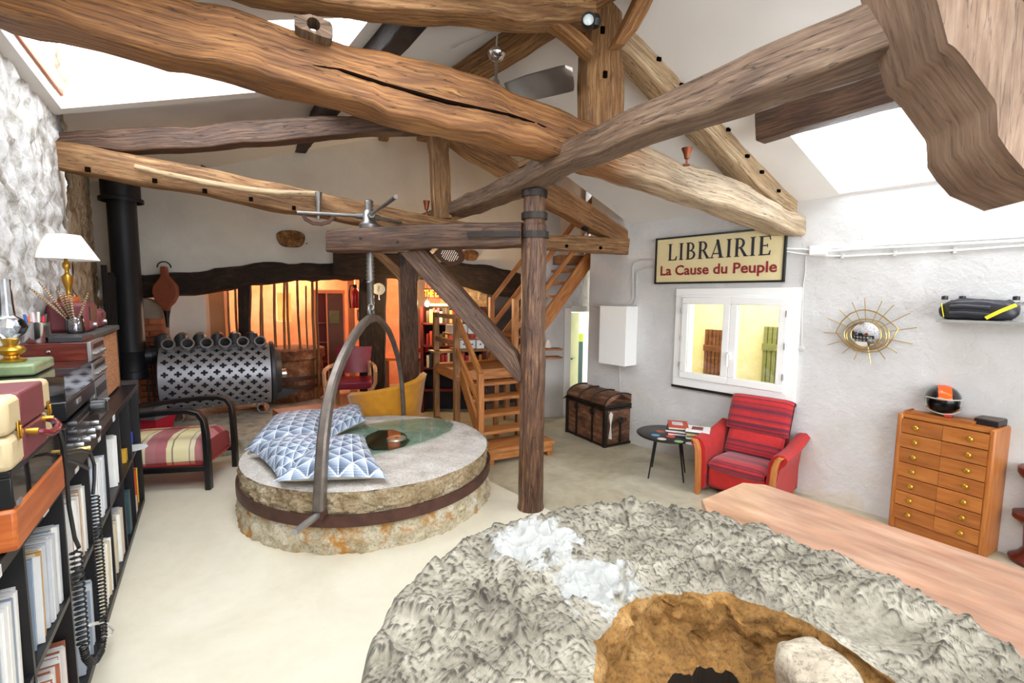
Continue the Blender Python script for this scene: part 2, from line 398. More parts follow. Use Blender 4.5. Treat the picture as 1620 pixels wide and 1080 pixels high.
def panel(mb, P, a0, a1, z0, z1, holes=(), th=.3, off=0.0, top=None, m=0):
    A = sorted({a0, a1, *[h[i] for h in holes for i in (0, 1)]}); ZZ = sorted({z0, z1, *[h[i] for h in holes for i in (2, 3)]})
    for i in range(len(A) - 1):
        for j in range(len(ZZ) - 1):
            ca, cz = (A[i] + A[i + 1]) / 2, (ZZ[j] + ZZ[j + 1]) / 2
            if any(h[0] < ca < h[1] and h[2] < cz < h[3] for h in holes): continue
            mb.quad(P.at(A[i], ZZ[j], off), P.at(A[i + 1], ZZ[j], off), P.at(A[i + 1], ZZ[j + 1], off), P.at(A[i], ZZ[j + 1], off), m)
            mb.quad(P.at(A[i], ZZ[j], off + th), P.at(A[i + 1], ZZ[j], off + th), P.at(A[i + 1], ZZ[j + 1], off + th), P.at(A[i], ZZ[j + 1], off + th), m)
    for h in list(holes) + [(a0, a1, z0, z1)]:
        c = [(h[0], h[2]), (h[1], h[2]), (h[1], h[3]), (h[0], h[3])]
        for q in range(4):
            (u, v), (u2, v2) = c[q], c[(q + 1) % 4]
            mb.quad(P.at(u, v, off), P.at(u2, v2, off), P.at(u2, v2, off + th), P.at(u, v, off + th), m)
def aof(P, p): return (V(p) - P.P).dot(P.d)
# right wall with the window opening
wa0, wa1 = aof(WR, WR(1271, 452)), aof(WR, WR(1073, 455)); wz0, wz1 = .965, 2.215
aE = aof(WR, WR(932, 500))
mb = MB(); panel(mb, WR, -5.5, 1.49, 0, 3.14, [(wa0 + .06, wa1 - .06, wz0 + .05, wz1 - .06)], .32)
panel(mb, WR, 1.49, aE, 0, 5.8, (), .32)
struct('wall_right', mb, 'wall_r')
# end of the right wall: return into the recess
q0 = WR.at(aE); q1 = V((q0.x + .14, q0.y + .9, 0))
mb = MB(); rp = Pl(q0, (q1 - q0).normalized()); panel(mb, rp, .0, .95, 0, 5.8, (), -.15 if rp.n.x < 0 else .15)
struct('wall_recess_side', mb, 'wall_r')
# recess wall with the lower doorway and the upper door
aa = lambda px, py: aof(WF, WF(px, py))
d0, d1 = aa(901, 560), aa(946, 560); zt = WF(915, 493).z; u0, u1 = aa(886, 350), aa(926, 350); uz0, uz1 = WF(905, 404).z, WF(905, 280).z
mb = MB(); panel(mb, WF, aa(846, 500), aa(990, 500), 0, 5.8, [(d0, d1, 0, zt), (u0, u1, uz0, uz1)], .18)
struct('wall_recess', mb, 'wall_r')
mb = MB(); panel(mb, WF, d0 - .3, d1 + 1.0, 0, 2.4, (), .05, 1.6); mb.quad(WF.at(d0 - .3, 0, .2), WF.at(d0 - .3, 0, 1.6), WF.at(d0 - .3, 2.4, 1.6), WF.at(d0 - .3, 2.4, .2))
mb.quad(WF.at(d0 - .3, 2.4, .18), WF.at(d1 + 1, 2.4, .18), WF.at(d1 + 1, 2.4, 1.6), WF.at(d0 - .3, 2.4, 1.6))
struct('wall_passage', mb, 'greenwhite')
dr_ = thing('door_1', 'pale door leaf standing open in the low doorway behind the trunk', 'door', WF.at(d0, 0, .1)); dr_['kind'] = 'structure'
e = (WF.d * .86 + WF.n * .5).normalized(); x_, y_, z_ = axes(e)
b1 = MB().box(WF.at(d0, zt / 2, .1) + e * .16 + V((0, 0, .0)), (.32, .04, zt - .04), (x_, y_, z_)); b1.build('door_leaf', 'greenwhite', dr_)
MB().tube([WF.at(d0, 1.0, .1) + e * .1 - WF.n * .03, WF.at(d0, 1.0, .06) + e * .1 - WF.n * .03, WF.at(d0, 1.0, .06) + e * .2], .012).build('door_handle', 'dgrey', dr_)
mb = MB(); fr = .045
for a_, z0, z1 in ((d0 - .06, 0, zt + .06), (d1 + .06, 0, zt + .06)): mb.box(WF.at(a_, (z0 + z1) / 2, -.01), (.12, .06, z1 - z0), (WF.d, WF.n, Z))
mb.box(WF.at((d0 + d1) / 2, zt + .05, -.01), (d1 - d0, .06, .1), (WF.d, WF.n, Z)); struct('trim_1', mb, 'white')
mb = MB(); mb.box(WF.at(d1 - .02, .62, .9), (.3, .04, 1.2), (WF.d, WF.n, Z)).box(WF.at(d1 - .02, 1.3, .9), (.3, .04, .16), (WF.d, WF.n, Z), 1)
o = mb.build('locker_panel', [plain('dark_green_lacquer', '1c3c40', .4), plain('lime_lacquer', '9aa820', .4)]); tag(o, 'dark green panel with a lime top inside the low doorway', 'panel')
# upper door
dd = thing('door_2', 'beige upper door at the head of the stairs', 'door', WF.at((u0 + u1) / 2, uz0)); dd['kind'] = 'structure'
MB().box(WF.at((u0 + u1) / 2, (uz0 + uz1) / 2, .06), (u1 - u0, .05, uz1 - uz0), (WF.d, WF.n, Z)).build('door_leaf', 'beige', dd)
# floor of the upper level
mb = MB(); mb.box(WF.at((u0 + u1) / 2 + .15, uz0 - .1, -.18), (1.0, .36, .14), (WF.d, WF.n, Z)); struct('floor_upper', mb, 'pine_old')
# back wall above and beside the lintel
LINT = [(195, 433, 471), (244, 433, 469), (311, 430, 465), (376, 422, 455), (395, 416, 452), (441, 415, 446), (500, 415, 442), (560, 420, 441), (620, 420, 440), (662, 416, 440), (715, 411, 447), (778, 421, 465), (822, 433, 474), (872, 446, 486)]
mb = MB(); aL = aof(WB, CL); top = 5.8
pts = [(aof(WB, WB(x, (a + b) / 2)), WB(x, (a + b) / 2).z) for x, a, b in LINT]
pts = [(aL - .1, pts[0][1])] + pts
for (p, q), (p2, q2) in zip(pts[:-1], pts[1:]):
    mb.quad(WB.at(p, q), WB.at(p2, q2), WB.at(p2, top), WB.at(p, top)); mb.quad(WB.at(p, q, .3), WB.at(p2, q2, .3), WB.at(p2, top, .3), WB.at(p, top, .3)); mb.quad(WB.at(p, q), WB.at(p2, q2), WB.at(p2, q2, .3), WB.at(p, q, .3))
aR = pts[-1][0]; panel(mb, WB, aR, aR + 1.6, 0, top, (), .3)
# left pier plastered beside the brick
mb_ = None
aP0, aP1 = aof(WB, WB(266, 520)), aof(WB, WB(311, 520))
struct('wall_back', mb, 'wall_b')
mb = MB(); panel(mb, WB, aP0 - .5, aP1, .2, 2.3, (), .25, .5); struct('wall_pier', mb, 'wall_b')
mb = MB(); panel(mb, WB, aP1, aof(WB, WB(337, 520)), .2, 2.3, (), .2, .7); struct('wall_pier_tan', mb, 'tan')
aG = aof(WB, WB(772, 520)); mb = MB(); panel(mb, WB, aG, aR, 0, 2.4, (), .25, .04); struct('wall_shaded', mb, 'shade_grey')
# side wall closing between back wall and recess wall
p0 = WF.at(aa(846, 500)); p1 = V((p0.x - .1, p0.y + 1.3, 0)); sp = Pl(p0, (p1 - p0).normalized()); mb = MB(); panel(mb, sp, 0, 1.4, 0, 5.8, (), .12); struct('wall_side', mb, 'wall_b')
# warm rooms behind the lintel
WO = Pl(WB.at(0, 0, 2.6), WB.d)
mb = MB(); panel(mb, WO, -2.2, 7.6, 0, 3.2, [(aof(WO, WO(437, 500)), aof(WO, WO(461, 500)), 1.5, 2.12)], .15); struct('wall_far', mb, 'orange')
mb = MB(); panel(mb, WO, aof(WO, WO(430, 500)), aof(WO, WO(470, 500)), 1.2, 2.4, (), .05, .5); struct('wall_far_niche', mb, 'orange')
mb = MB(); sl = Pl(WB.at(-1.6, 0, .3), WB.n); panel(mb, sl, 0, 2.6, 0, 3.2, (), .15); struct('wall_far_left', mb, 'orange')
mb = MB(); ap = aof(WB, WB(548, 500)); panel(mb, Pl(WB.at(ap, 0, .9), WB.n), 0, 1.7, 0, 3.0, (), .12); struct('wall_partition', mb, 'orange')
mb = MB(); ap2 = aof(WB, WB(664, 500)); panel(mb, Pl(WB.at(ap2, 0, .5), WB.d), -.02, .16, 0, 3.0, (), 1.9); struct('wall_partition_white', mb, 'beige')
mb = MB(); panel(mb, WO, -2.2, 7.6, 3.0, 3.1, (), -2.3)
struct('ceiling_far', mb, 'tan')
# stone rubble wall on the left
def rub(base, dirv, L, H, nrm, nu, nv, amp=.07, sd=0):
    def f(u, v):
        p = base + dirv * (u * L) + Z * (v * H); q = V((u * L * 3.6, v * H * 4.2, sd)) + NZ.noise_vector(V((u * L * 2, v * H * 2, 3))) * .35
        dist, cs = NZ.voronoi(q); e = min(1, (dist[1] - dist[0]) * 3.2); c = cs[0]
        rel = (e ** .5) * (.5 + .5 * NZ.noise(c * 3.3)) + .25 * NZ.fractal(q * 2.2, .8, 2, 4)
        return p - nrm * (rel * amp)
    return MB().grid(f, nu, nv, us=L, vs=H)
def stonewall(name, c1, c2, c3):
    n = NT(name); v = n.map('Object'); f = n.noise(v, 5, 8, .7, .6); c = n.ramp(f, [(.32, c1), (.46, c2), (.56, c3)]); n.col(c)
    n.bump(n.noise(v, 26, 6, .7), .7, .015); return n.set(.9)
M['rub_w'] = stonewall('whitewashed_rubble', '7c7268', 'c4c0ba', 'e8e8e8'); M['rub_o'] = stonewall('bare_rubble', '5e503e', '8c7c66', 'aea08a')
bk = MB(); panel(bk, WB, aof(WB, CL) - .1, aof(WB, WB(221, 520)), 0, 2.5, (), .3, .02); struct('wall_back_corner', bk, 'wall_b')
b0 = S(7.0, .45, 0); struct('wall_left', rub(b0, -SS, 7.0, 4.0, SN, 170, 100), 'rub_w')
d_ = (CL - S(0, .45, 0)); n2 = V((-d_.y, d_.x, 0)).normalized()
if n2.x > 0: n2 = -n2
struct('wall_left_far', rub(S(0, .42, 0), d_.normalized(), d_.length, 4.3, n2, 80, 100, sd=5), 'rub_o')
mb = MB().quad(b0 + SN * .2, S(0, .65, 0), S(0, .65, 4), b0 + SN * .2 + Z * 4).quad(S(-.9, .66, 0), S(.4, .66, 0), S(.4, .66, 4), S(-.9, .66, 4)).quad(S(0, .6, 0), CL + n2 * .2, CL + n2 * .2 + Z * 4.4, S(0, .6, 4.4)); struct('wall_left_core', mb, 'wall_b')
# rear wall behind the camera; its unseen broad window is added for light
RW = Pl(LR, (RR - LR).normalized()); LW = (RR - LR).length; mb = MB()
panel(mb, RW, 0, LW, 0, 5, [(1.0, 6.2, .8, 3.1)], -.25); struct('wall_rear', mb, 'wall_r')
mb = MB().box(RW.at(3.6, 1.95, -.12), (5.2, .012, 2.3), (RW.d, RW.n, Z)); g_ = mb.build('window_2', 'glass'); g_['kind'] = 'structure'
mb = MB()
for a_ in (1.0, 2.3, 3.6, 4.9, 6.2): mb.box(RW.at(a_, 1.95, -.12), (.07, .06, 2.3), (RW.d, RW.n, Z))
struct('trim_fill', mb, 'white')

# roof slopes with their skylight openings
def slope(name, F, bs, ts, holes, mat='ceil', th=.16):
    B = sorted({*bs, *[h[i] for h in holes for i in (0, 1)]}); T = sorted({*ts, *[h[i] for h in holes for i in (2, 3)]}); mb = MB()
    ins = lambda b, t: any(h[0] < b < h[1] and h[2] < t < h[3] for h in holes)
    for i in range(len(B) - 1):
        for j in range(len(T) - 1):
            if ins((B[i] + B[i + 1]) / 2, (T[j] + T[j + 1]) / 2): continue
            for dz in (0, th): mb.quad(F(B[i], T[j], dz), F(B[i + 1], T[j], dz), F(B[i + 1], T[j + 1], dz), F(B[i], T[j + 1], dz))
    for h in holes:
        c = [(h[0], h[2]), (h[1], h[2]), (h[1], h[3]), (h[0], h[3])]
        for q in range(4):
            a, b = c[q], c[(q + 1) % 4]; mb.quad(F(*a, 0), F(*b, 0), F(*b, th), F(*a, th))
    return struct(name, mb, mat)
HL = [(.33, .94, .03, .61), (-1.75, -.12, .05, .6)]; HR = [(-1.65, -.06, .01, .38)]  # second left opening is an unseen skylight added to light the room
slope('ceiling_left', roofL, (-1.95, 1.0), (-.08, 1.0), HL)
slope('ceiling_right', roofR, (-1.95, 1.0), (-.06, 1.0), HR)
for k, (F, h) in enumerate([(roofL, HL[0]), (roofL, HL[1]), (roofR, HR[0])]):
    sk = thing('window_%d' % (k + 3), ['long roof skylight over the stone wall on the left', 'added unseen roof skylight behind the first truss', 'large roof skylight over the white right wall'][k], 'skylight', F(h[0], h[2], .1)); sk['kind'] = 'structure'
    n = 3; db = (h[1] - h[0]) / n
    for i in range(n):
        MB().quad(F(h[0] + db * i, h[2], .17), F(h[0] + db * (i + 1), h[2], .17), F(h[0] + db * (i + 1), h[3], .17), F(h[0] + db * i, h[3], .17)).build('pane', 'glass_sky', sk)
        if i and k == 2: MB().tube([F(h[0] + db * i, h[2], .2), F(h[0] + db * i, h[3], .2)], .012, 4).build('glazing_bar', 'white', sk)
    e1 = F(h[1], h[2]) - F(h[0], h[2]); e2 = F(h[0], h[3]) - F(h[0], h[2])
    ld = bpy.data.lights.new('skylight_portal', 'AREA'); ld.shape = 'RECTANGLE'; ld.size = e1.length; ld.size_y = e2.length; ld.cycles.is_portal = True
    lo = bpy.data.objects.new('skylight_portal', ld); C.objects.link(lo); nn = e1.cross(e2).normalized(); nn = nn if nn.z > 0 else -nn
    X = e1.normalized(); Yy = nn.cross(X); cc = (F(h[0], h[2]) + F(h[1], h[3])) / 2 + nn * .05
    lo.matrix_world = Matrix(((X.x, Yy.x, nn.x, cc.x), (X.y, Yy.y, nn.y, cc.y), (X.z, Yy.z, nn.z, cc.z), (0, 0, 0, 1)))
# ceiling beyond the far truss
J = [WB(176, 292), WB(333, 265), WB(540, 228), WB(660, 207)]; J0 = V((CL.x, CL.y, J[0].z))
mb = MB(); A0, A1 = eaveL(1) + SN * .3, ridge(1)
up = WB(1000, 90)
for tri in ([A0, J0, J[1], lerp(A0, A1, .4)], [lerp(A0, A1, .4), J[1], J[2], lerp(A0, A1, .8)], [lerp(A0, A1, .8), J[2], J[3], A1]): mb.quad(*tri)
g1_ = WR.at(1.49, 3.0, .4); mb.quad(A1, g1_, V((g1_.x, g1_.y, 5.8)), V((A1.x, A1.y, 5.8))).quad(V((-2.2, 4.6, 5.8)), V((6, 4.6, 5.8)), V((6, 13, 5.8)), V((-2.2, 13, 5.8))).quad(V((A1.x, A1.y, 5.8)), A1, J[3], V((J[3].x, J[3].y, 5.8)))
if 0: mb.quad(A1, J[3] + Z * 0, V((up.x + 1, up.y + .3, 5.3)), WR.at(1.49, 5.0) + WR.n * .3)
if 0: mb.quad(A1, WR.at(1.49, 5.0), WR.at(1.49, 3.1, .3), lerp(A1, WR.at(1.49, 3.1), .5))
if 0: mb.quad(WR.at(1.49, 5.0, .3), V((up.x + 1, up.y + .3, 5.3)), V((3.2, 9.5, 5.0)), V((3.2, 7, 5.0)))
struct('ceiling_beyond', mb, 'ceil')
# raised hearth platform
ha, hb = G(333, 725), G(385, 716); hd = (hb - ha).normalized(); e0 = ha - hd * 2.2; e1 = ha + hd * 1.9; mb = MB()
def hf(u, v):
    a = lerp(e0, e1, u); n_ = fbm(a + Z * v * 2, 6) * .03
    prof = [(0, 0), (-.0, .06), (.0, .13), (.01, .185), (.05, .2), (.4, .2), (1.5, .2), (3.2, .2), (6.0, .2)]; x = v * 8; i = min(int(x), 7); f_ = x - i; d, z = lerp(prof[i][0], prof[i + 1][0], f_), lerp(prof[i][1], prof[i + 1][1], f_)
    return a + V((-hd.y, hd.x, 0)) * (d + (n_ if z < .19 else 0)) + Z * (z + (n_ * .3 if 0 < d < .1 else 0))
mb.grid(hf, 60, 16, us=4, vs=4)
M['slab'] = stonewall('worn_hearth_concrete', '8a7860', 'aaa290', 'c2bcae')
struct('floor_hearth', mb, 'slab')
e2_ = hf(1, 0); mb = MB().box(lerp(hf(1, 0), hf(1, 1), .5) + Z * -.0, (6, .06, .2), (V((-hd.y, hd.x, 0)), hd, Z)); struct('floor_hearth_edge', mb, 'slab')
# window in the right wall (two casements)
wn = thing('window_1', 'white double casement window with yellow courtyard behind, above the trunk and red armchair', 'window', WR.at((wa0 + wa1) / 2, wz0)); wn['kind'] = 'structure'
def frame(P, a0, a1, z0, z1, w_, dpt, off, m=0):
    mb = MB(); ax = (P.d, P.n, Z)
    mb.box(P.at((a0 + a1) / 2, z0 + w_ / 2, off), (a1 - a0, dpt, w_), ax); mb.box(P.at((a0 + a1) / 2, z1 - w_ / 2, off), (a1 - a0, dpt, w_), ax)
    for a in (a0 + w_ / 2, a1 - w_ / 2): mb.box(P.at(a, (z0 + z1) / 2, off), (w_, dpt, z1 - z0 - 2 * w_ + .002), ax)
    return mb
frame(WR, wa0, wa1, wz0, wz1, .10, .05, -.02).build('casing', 'white', wn, bevel=.006)
frame(WR, wa0 + .08, wa1 - .08, wz0 + .08, wz1 - .08, .05, .08, -.01).build('window_frame', 'white', wn, bevel=.005)
am = (wa0 + wa1) / 2
for a0, a1 in ((wa0 + .11, am), (am, wa1 - .11)):
    ss = frame(WR, a0, a1, wz0 + .11, wz1 - .11, .085, .06, -.05).build('sash', 'white', wn, bevel=.008)
    gp = MB().box(WR.at((a0 + a1) / 2, (wz0 + wz1) / 2, -.03), (a1 - a0 - .16, .008, wz1 - wz0 - .38), (WR.d, WR.n, Z)).build('pane', 'glass', wn)
    for zz in (wz0 + .28, wz0 + .62, wz1 - .28):
        ae = a0 if a0 < am - .01 else a1
        MB().tube([WR.at(ae, zz - .035, -.085), WR.at(ae, zz + .035, -.085)], .012).build('hinge', 'steel_lt', wn)
mb = MB().box(WR.at(am - .02, 1.42, -.09), (.035, .02, .09), (WR.d, WR.n, Z)).tube([WR.at(am - .02, 1.44, -.1), WR.at(am - .02, 1.44, -.14), WR.at(am - .025, 1.30, -.14)], .011); mb.build('handle', 'white', wn)
mb = MB().box(WR.at(am, wz0 - .012, -.02), (wa1 - wa0 + .02, .07, .03), (WR.d, WR.n, Z)); mb.build('sill_strip', 'iron', wn)
# courtyard behind the window
yd = Pl(WR.at(0, 0, 1.9), WR.d); mb = MB(); panel(mb, yd, -3.5, 1.75, 0, 2.9, (), .15); struct('wall_courtyard', mb, 'yellowwall')
mb = MB().quad(WR.at(-4, 0, .33), WR.at(1.75, 0, .33), WR.at(1.75, 0, 1.9), WR.at(-4, 0, 1.9)); struct('floor_courtyard', mb, 'floor_grey')
sd = Pl(WR.at(1.7, 0, .35), WR.n); mb = MB(); panel(mb, sd, 0, 1.55, 0, 2.9, (), .1); struct('wall_courtyard_side', mb, 'yellowwall')
ay = lambda px: aof(yd, yd(px, 560))
def plankdoor(name, label, a0, a1, z1, mat, off=-.06):
    t = thing(name, label, 'door', yd.at((a0 + a1) / 2, 0, off)); n = 5; wd = (a1 - a0) / n
    for i in range(n): MB().box(yd.at(a0 + wd * (i + .5), z1 / 2, off), (wd - .012, .035, z1), (yd.d, yd.n, Z), grain=2).build('plank', mat, t)
    for z in (.35, z1 - .3): MB().box(yd.at((a0 + a1) / 2, z, off - .03), (a1 - a0, .03, .1), (yd.d, yd.n, Z)).build('batten', mat, t)
M['greenpaint'] = plain('olive_shutter_paint', '8a8a4a', .6, var=.2); M['browndoor'] = wood('brown_door_boards', ('5a2c10', '7c4420', '9a6030'), .5, seed=41)
plankdoor('courtyard_door', 'brown plank door seen through the left window pane', ay(1147), ay(1117), yd(1130, 521).z, 'browndoor')
plankdoor('courtyard_shutter', 'olive green boarded shutter seen through the right window pane', ay(1246), ay(1209), yd(1230, 517).z, 'greenpaint')
# ================================================================== ROOF TIMBERS
GR = None
def timber(name, label, mb, mat, cat='beam', group=None): return tag(mb.build(name, mat), label, cat, group, 'thing')
dT = T1.n
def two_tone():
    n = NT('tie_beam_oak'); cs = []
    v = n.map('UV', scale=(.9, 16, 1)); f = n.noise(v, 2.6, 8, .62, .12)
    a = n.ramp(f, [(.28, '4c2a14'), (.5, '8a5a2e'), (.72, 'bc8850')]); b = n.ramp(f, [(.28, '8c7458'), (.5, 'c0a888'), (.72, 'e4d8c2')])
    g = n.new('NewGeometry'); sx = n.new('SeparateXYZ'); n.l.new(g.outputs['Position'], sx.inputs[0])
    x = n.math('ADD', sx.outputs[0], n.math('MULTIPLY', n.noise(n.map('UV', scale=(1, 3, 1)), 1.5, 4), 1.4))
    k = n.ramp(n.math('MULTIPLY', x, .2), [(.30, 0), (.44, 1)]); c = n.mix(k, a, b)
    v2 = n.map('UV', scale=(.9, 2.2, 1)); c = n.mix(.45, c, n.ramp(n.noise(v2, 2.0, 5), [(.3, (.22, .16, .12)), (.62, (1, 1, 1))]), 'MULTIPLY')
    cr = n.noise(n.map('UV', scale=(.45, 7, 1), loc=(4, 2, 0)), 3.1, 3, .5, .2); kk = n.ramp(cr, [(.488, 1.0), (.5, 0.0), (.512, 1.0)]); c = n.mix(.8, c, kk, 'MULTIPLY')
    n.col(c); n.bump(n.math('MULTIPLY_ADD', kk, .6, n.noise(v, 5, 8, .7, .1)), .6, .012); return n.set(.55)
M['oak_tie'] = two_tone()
# near truss
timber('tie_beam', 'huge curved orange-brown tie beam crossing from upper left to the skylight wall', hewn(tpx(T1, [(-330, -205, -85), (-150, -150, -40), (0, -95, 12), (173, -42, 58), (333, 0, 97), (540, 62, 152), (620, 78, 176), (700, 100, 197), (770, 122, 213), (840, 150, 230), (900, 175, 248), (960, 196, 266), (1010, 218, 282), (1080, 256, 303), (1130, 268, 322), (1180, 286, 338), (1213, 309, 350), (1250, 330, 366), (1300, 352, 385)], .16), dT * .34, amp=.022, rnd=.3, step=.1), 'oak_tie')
timber('king_post', 'tall king post of the near truss carrying the black spotlight', hewn([(T1(a, y, .2), T1(b, y, .2)) for y, a, b in ((-60, 945, 988), (0, 941, 986), (60, 935, 986), (120, 933, 989), (212, 933, 990))], dT * .2, amp=.01), 'oak')
timber('rafter', 'left principal rafter of the near truss, mostly above the picture edge', hewn(tpx(T1, [(200, -190, -85), (400, -110, -18), (607, -50, 12), (720, -40, 18), (837, -30, 28), (945, -25, 30)], .05), dT * .22, amp=.02), 'oak')
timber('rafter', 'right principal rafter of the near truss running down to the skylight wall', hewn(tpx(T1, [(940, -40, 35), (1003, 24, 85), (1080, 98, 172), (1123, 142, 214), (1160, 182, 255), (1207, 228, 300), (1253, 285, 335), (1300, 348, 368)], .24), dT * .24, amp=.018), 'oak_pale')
timber('brace', 'short curved brace left of the near king post', hewn(tpx(T1, [(858, 8, 26), (890, 28, 44), (915, 46, 66), (938, 66, 88)], .1), dT * .12, amp=.006), 'oak_warm', 'brace')
timber('brace', 'short board brace nailed on the right of the near king post', hewn([(T1(a, y, -.12), T1(b, y, -.12)) for y, a, b in ((-40, 1024, 1050), (0, 1008, 1036), (35, 990, 1018), (70, 973, 990))], dT * .1, amp=.006), 'oak_warm', 'brace')
# far truss
timber('tie_beam', 'far tie beam with peg holes passing behind the lifting screw', hewn(tpx(T2, [(40, 214, 256), (82, 220, 262), (213, 243, 287), (333, 266, 307), (440, 289, 331), (505, 304, 340), (564, 317, 352), (640, 334, 363), (700, 345, 372), (760, 354, 380), (864, 370, 393), (924, 373, 397), (997, 377, 402)]), dT * .24, amp=.014), 'oak')
timber('rafter', 'left principal rafter of the far truss above the stove', hewn(tpx(T2, [(60, 214, 240), (100, 208, 232), (200, 202, 238), (300, 199, 234), (400, 189, 226), (490, 182, 218), (600, 181, 209), (680, 186, 208), (712, 196, 212)], .03), dT * .2, amp=.014), 'oak_dark')
timber('rafter', 'right principal rafter of the far truss ending at the white wall beside the sign', hewn(tpx(T2, [(700, 200, 212), (715, 208, 224), (753, 217, 252), (807, 246, 281), (837, 267, 305), (884, 292, 333), (944, 328, 367), (998, 368, 388)], .03), dT * .2, amp=.014), 'oak_warm')
timber('king_post', 'king post of the far truss behind the lifting screw', hewn([(T2(a, y, .04), T2(b, y, .04)) for y, a, b in ((198, 672, 718), (215, 678, 714), (240, 683, 711), (290, 686, 713), (345, 687, 716))], dT * .16, amp=.01), 'oak')
# longitudinal timbers
timber('ridge_beam', 'ridge beam under the ceiling peak holding the fan', beamc([ridge(-1.9, -.12), ridge(0, -.12), ridge(.5, -.13), ridge(1.0, -.14), WB(668, 214)], .2, .22, amp=.014), 'oak')
timber('purlin', 'dark purlin above the big tie beam at the edge of the left skylight', beamc([roofL(-1.8, .66, -.1), roofL(-.2, .66, -.1), roofL(.5, .67, -.1), roofL(1.0, .66, -.1), WB(474, 232)], .17, .2, amp=.016), 'oak_black')
timber('purlin', 'small purlin stub between the far rafter and the back wall', beamc([roofL(.9, .86, -.12), WB(606, 216)], .15, .16, amp=.01), 'oak')
timber('purlin', 'long purlin under the upper edge of the right skylight', beamc([roofR(-1.9, .45, -.12), roofR(-1, .44, -.12), roofR(-.5, .425, -.12), roofR(-.03, .41, -.12)], .2, .24, amp=.014), 'oak_dark')
timber('wooden_lath', 'thin bright orange lath above the stone wall at the skylight edge', beamc([eaveL(.28, .14) - SN * .1, eaveL(.95, .16) - SN * .1], .05, .05, amp=.003), 'orangewood', 'lath')
for k in range(3):
    timber('roof_batten', ['short orange batten over the left skylight nearest the near truss', 'short orange batten in the middle over the left skylight', 'short orange batten over the left skylight near the top'][k], beamc([roofL(.36, .08 + .17 * k, .3), roofL(.5, .08 + .17 * k, .3)], .06, .04, amp=.002), 'orangewood', 'batten')
# press beam across the room
timber('press_beam', 'long press beam running from the ceiling at upper right down over the crane post', beamc([V((2.2, 1.15, 3.24)), V((1.76, 1.9, 3.24)), V((1.33, 2.55, 3.235)), V((.86, 3.32, 3.24)), V((.42, 4.0, 3.22)), V((.19, 4.42, 3.17)), V((-.3, 5.2, 3.13)), D(672, 350, 6.7)], .27, [.25, .24, .22, .21, .19, .18, .17, .14], amp=.016, rnd=.3), 'oak_grey')
pl = MB(); a, b = V((.52, 4.1, 3.35)), V((.2, 4.5, 3.30)); x_, y_, z_ = axes(a - b); pl.box((a + b) / 2 + V((-.06, 0, .01)), ((a - b).length + .12, .16, .05), (x_, y_, z_)); timber('wooden_wedge', 'orange wedge board lying on the press beam below the big tie beam', pl, 'oak_warm', 'wedge')
ck = MB(); Y_ = 1.72; o_ = D(1500, 70, Y_)
poly = [(p.x - o_.x, p.z - o_.z) for p in (D(x, y, Y_) for x, y in [(1440, -160), (1500, 68), (1512, 76), (1528, 94), (1574, 158), (1577, 166), (1579, 214), (1596, 240), (1622, 270), (1690, 300), (1760, -160)])]
ck.prism(poly, o_, V((1, 0, 0)), Z, V((.12, .42, 0)), gr=1)
timber('press_cheek', 'massive stepped oak cheek of the press at the upper right corner', ck, 'oak_cheek', 'press timber')
# posts under the trusses
PP = Pl((D(648, 500, 7.4).x, 7.4), (.913, .407))
ps = thing('support_post', 'square oak post with two short braces standing behind the millstone', 'post', PP(648, 660).xy.to_3d())
zf = PP(648, 372).z
hewn([(V((PP(a, y, .02).x, PP(a, y, .02).y, z)), V((PP(b, y, .02).x, PP(b, y, .02).y, z))) for z, y, a, b in ((0, 600, 635, 664), (.8, 560, 636, 663), (1.6, 480, 634, 661), (zf, 395, 632, 660))], dT * .18, amp=.008).build('post', 'oak_post', ps)
hewn(tpx(PP, [(592, 392, 404), (610, 402, 420), (638, 428, 450)], .04), dT * .1, amp=.004).build('brace', 'oak', ps)
hewn(tpx(PP, [(656, 434, 450), (680, 408, 424), (704, 384, 400)], .04), dT * .1, amp=.004).build('brace', 'oak', ps)
hewn(tpx(PP, [(566, 366, 392), (650, 366, 393), (712, 366, 390)], .0), dT * .18, amp=.006).build('header', 'oak_grey', ps)
MB().box(PP(635, 412, -.02), (.04, .05, .15)).build('black_bracket', 'black', ps)
timber('lintel', 'rough bark-edged dark arched lintel over the opening to the orange room', hewn([(WB(x, a, -.12), WB(x, b, -.12)) for x, a, b in LINT], WB.n * .42, amp=.035, rnd=.35, step=.12), 'oak_black')
timber('bolster', 'dark squared bolster on the lintel behind the lifting screw', hewn([(WB(x, a, -.2), WB(x, b, -.2)) for x, a, b in [(527, 400, 434), (580, 400, 436), (636, 400, 438)]], WB.n * .3, amp=.01), 'oak_black')
timber('dark_post', 'broad dark post with a round dial under the lintel', hewn([(WB(a, y, -.08), WB(b, y, -.08)) for y, a, b in ((432, 568, 613), (520, 568, 611), (640, 570, 610))], WB.n * .34, amp=.014), 'oak_black', 'post')
timber('dark_post', 'narrow dark post under the lintel above the perforated stove', hewn([(WB(a, y, .05), WB(b, y, .05)) for y, a, b in ((450, 376, 395), (520, 377, 394), (618, 378, 394))], WB.n * .15, amp=.01), 'oak_black', 'post')

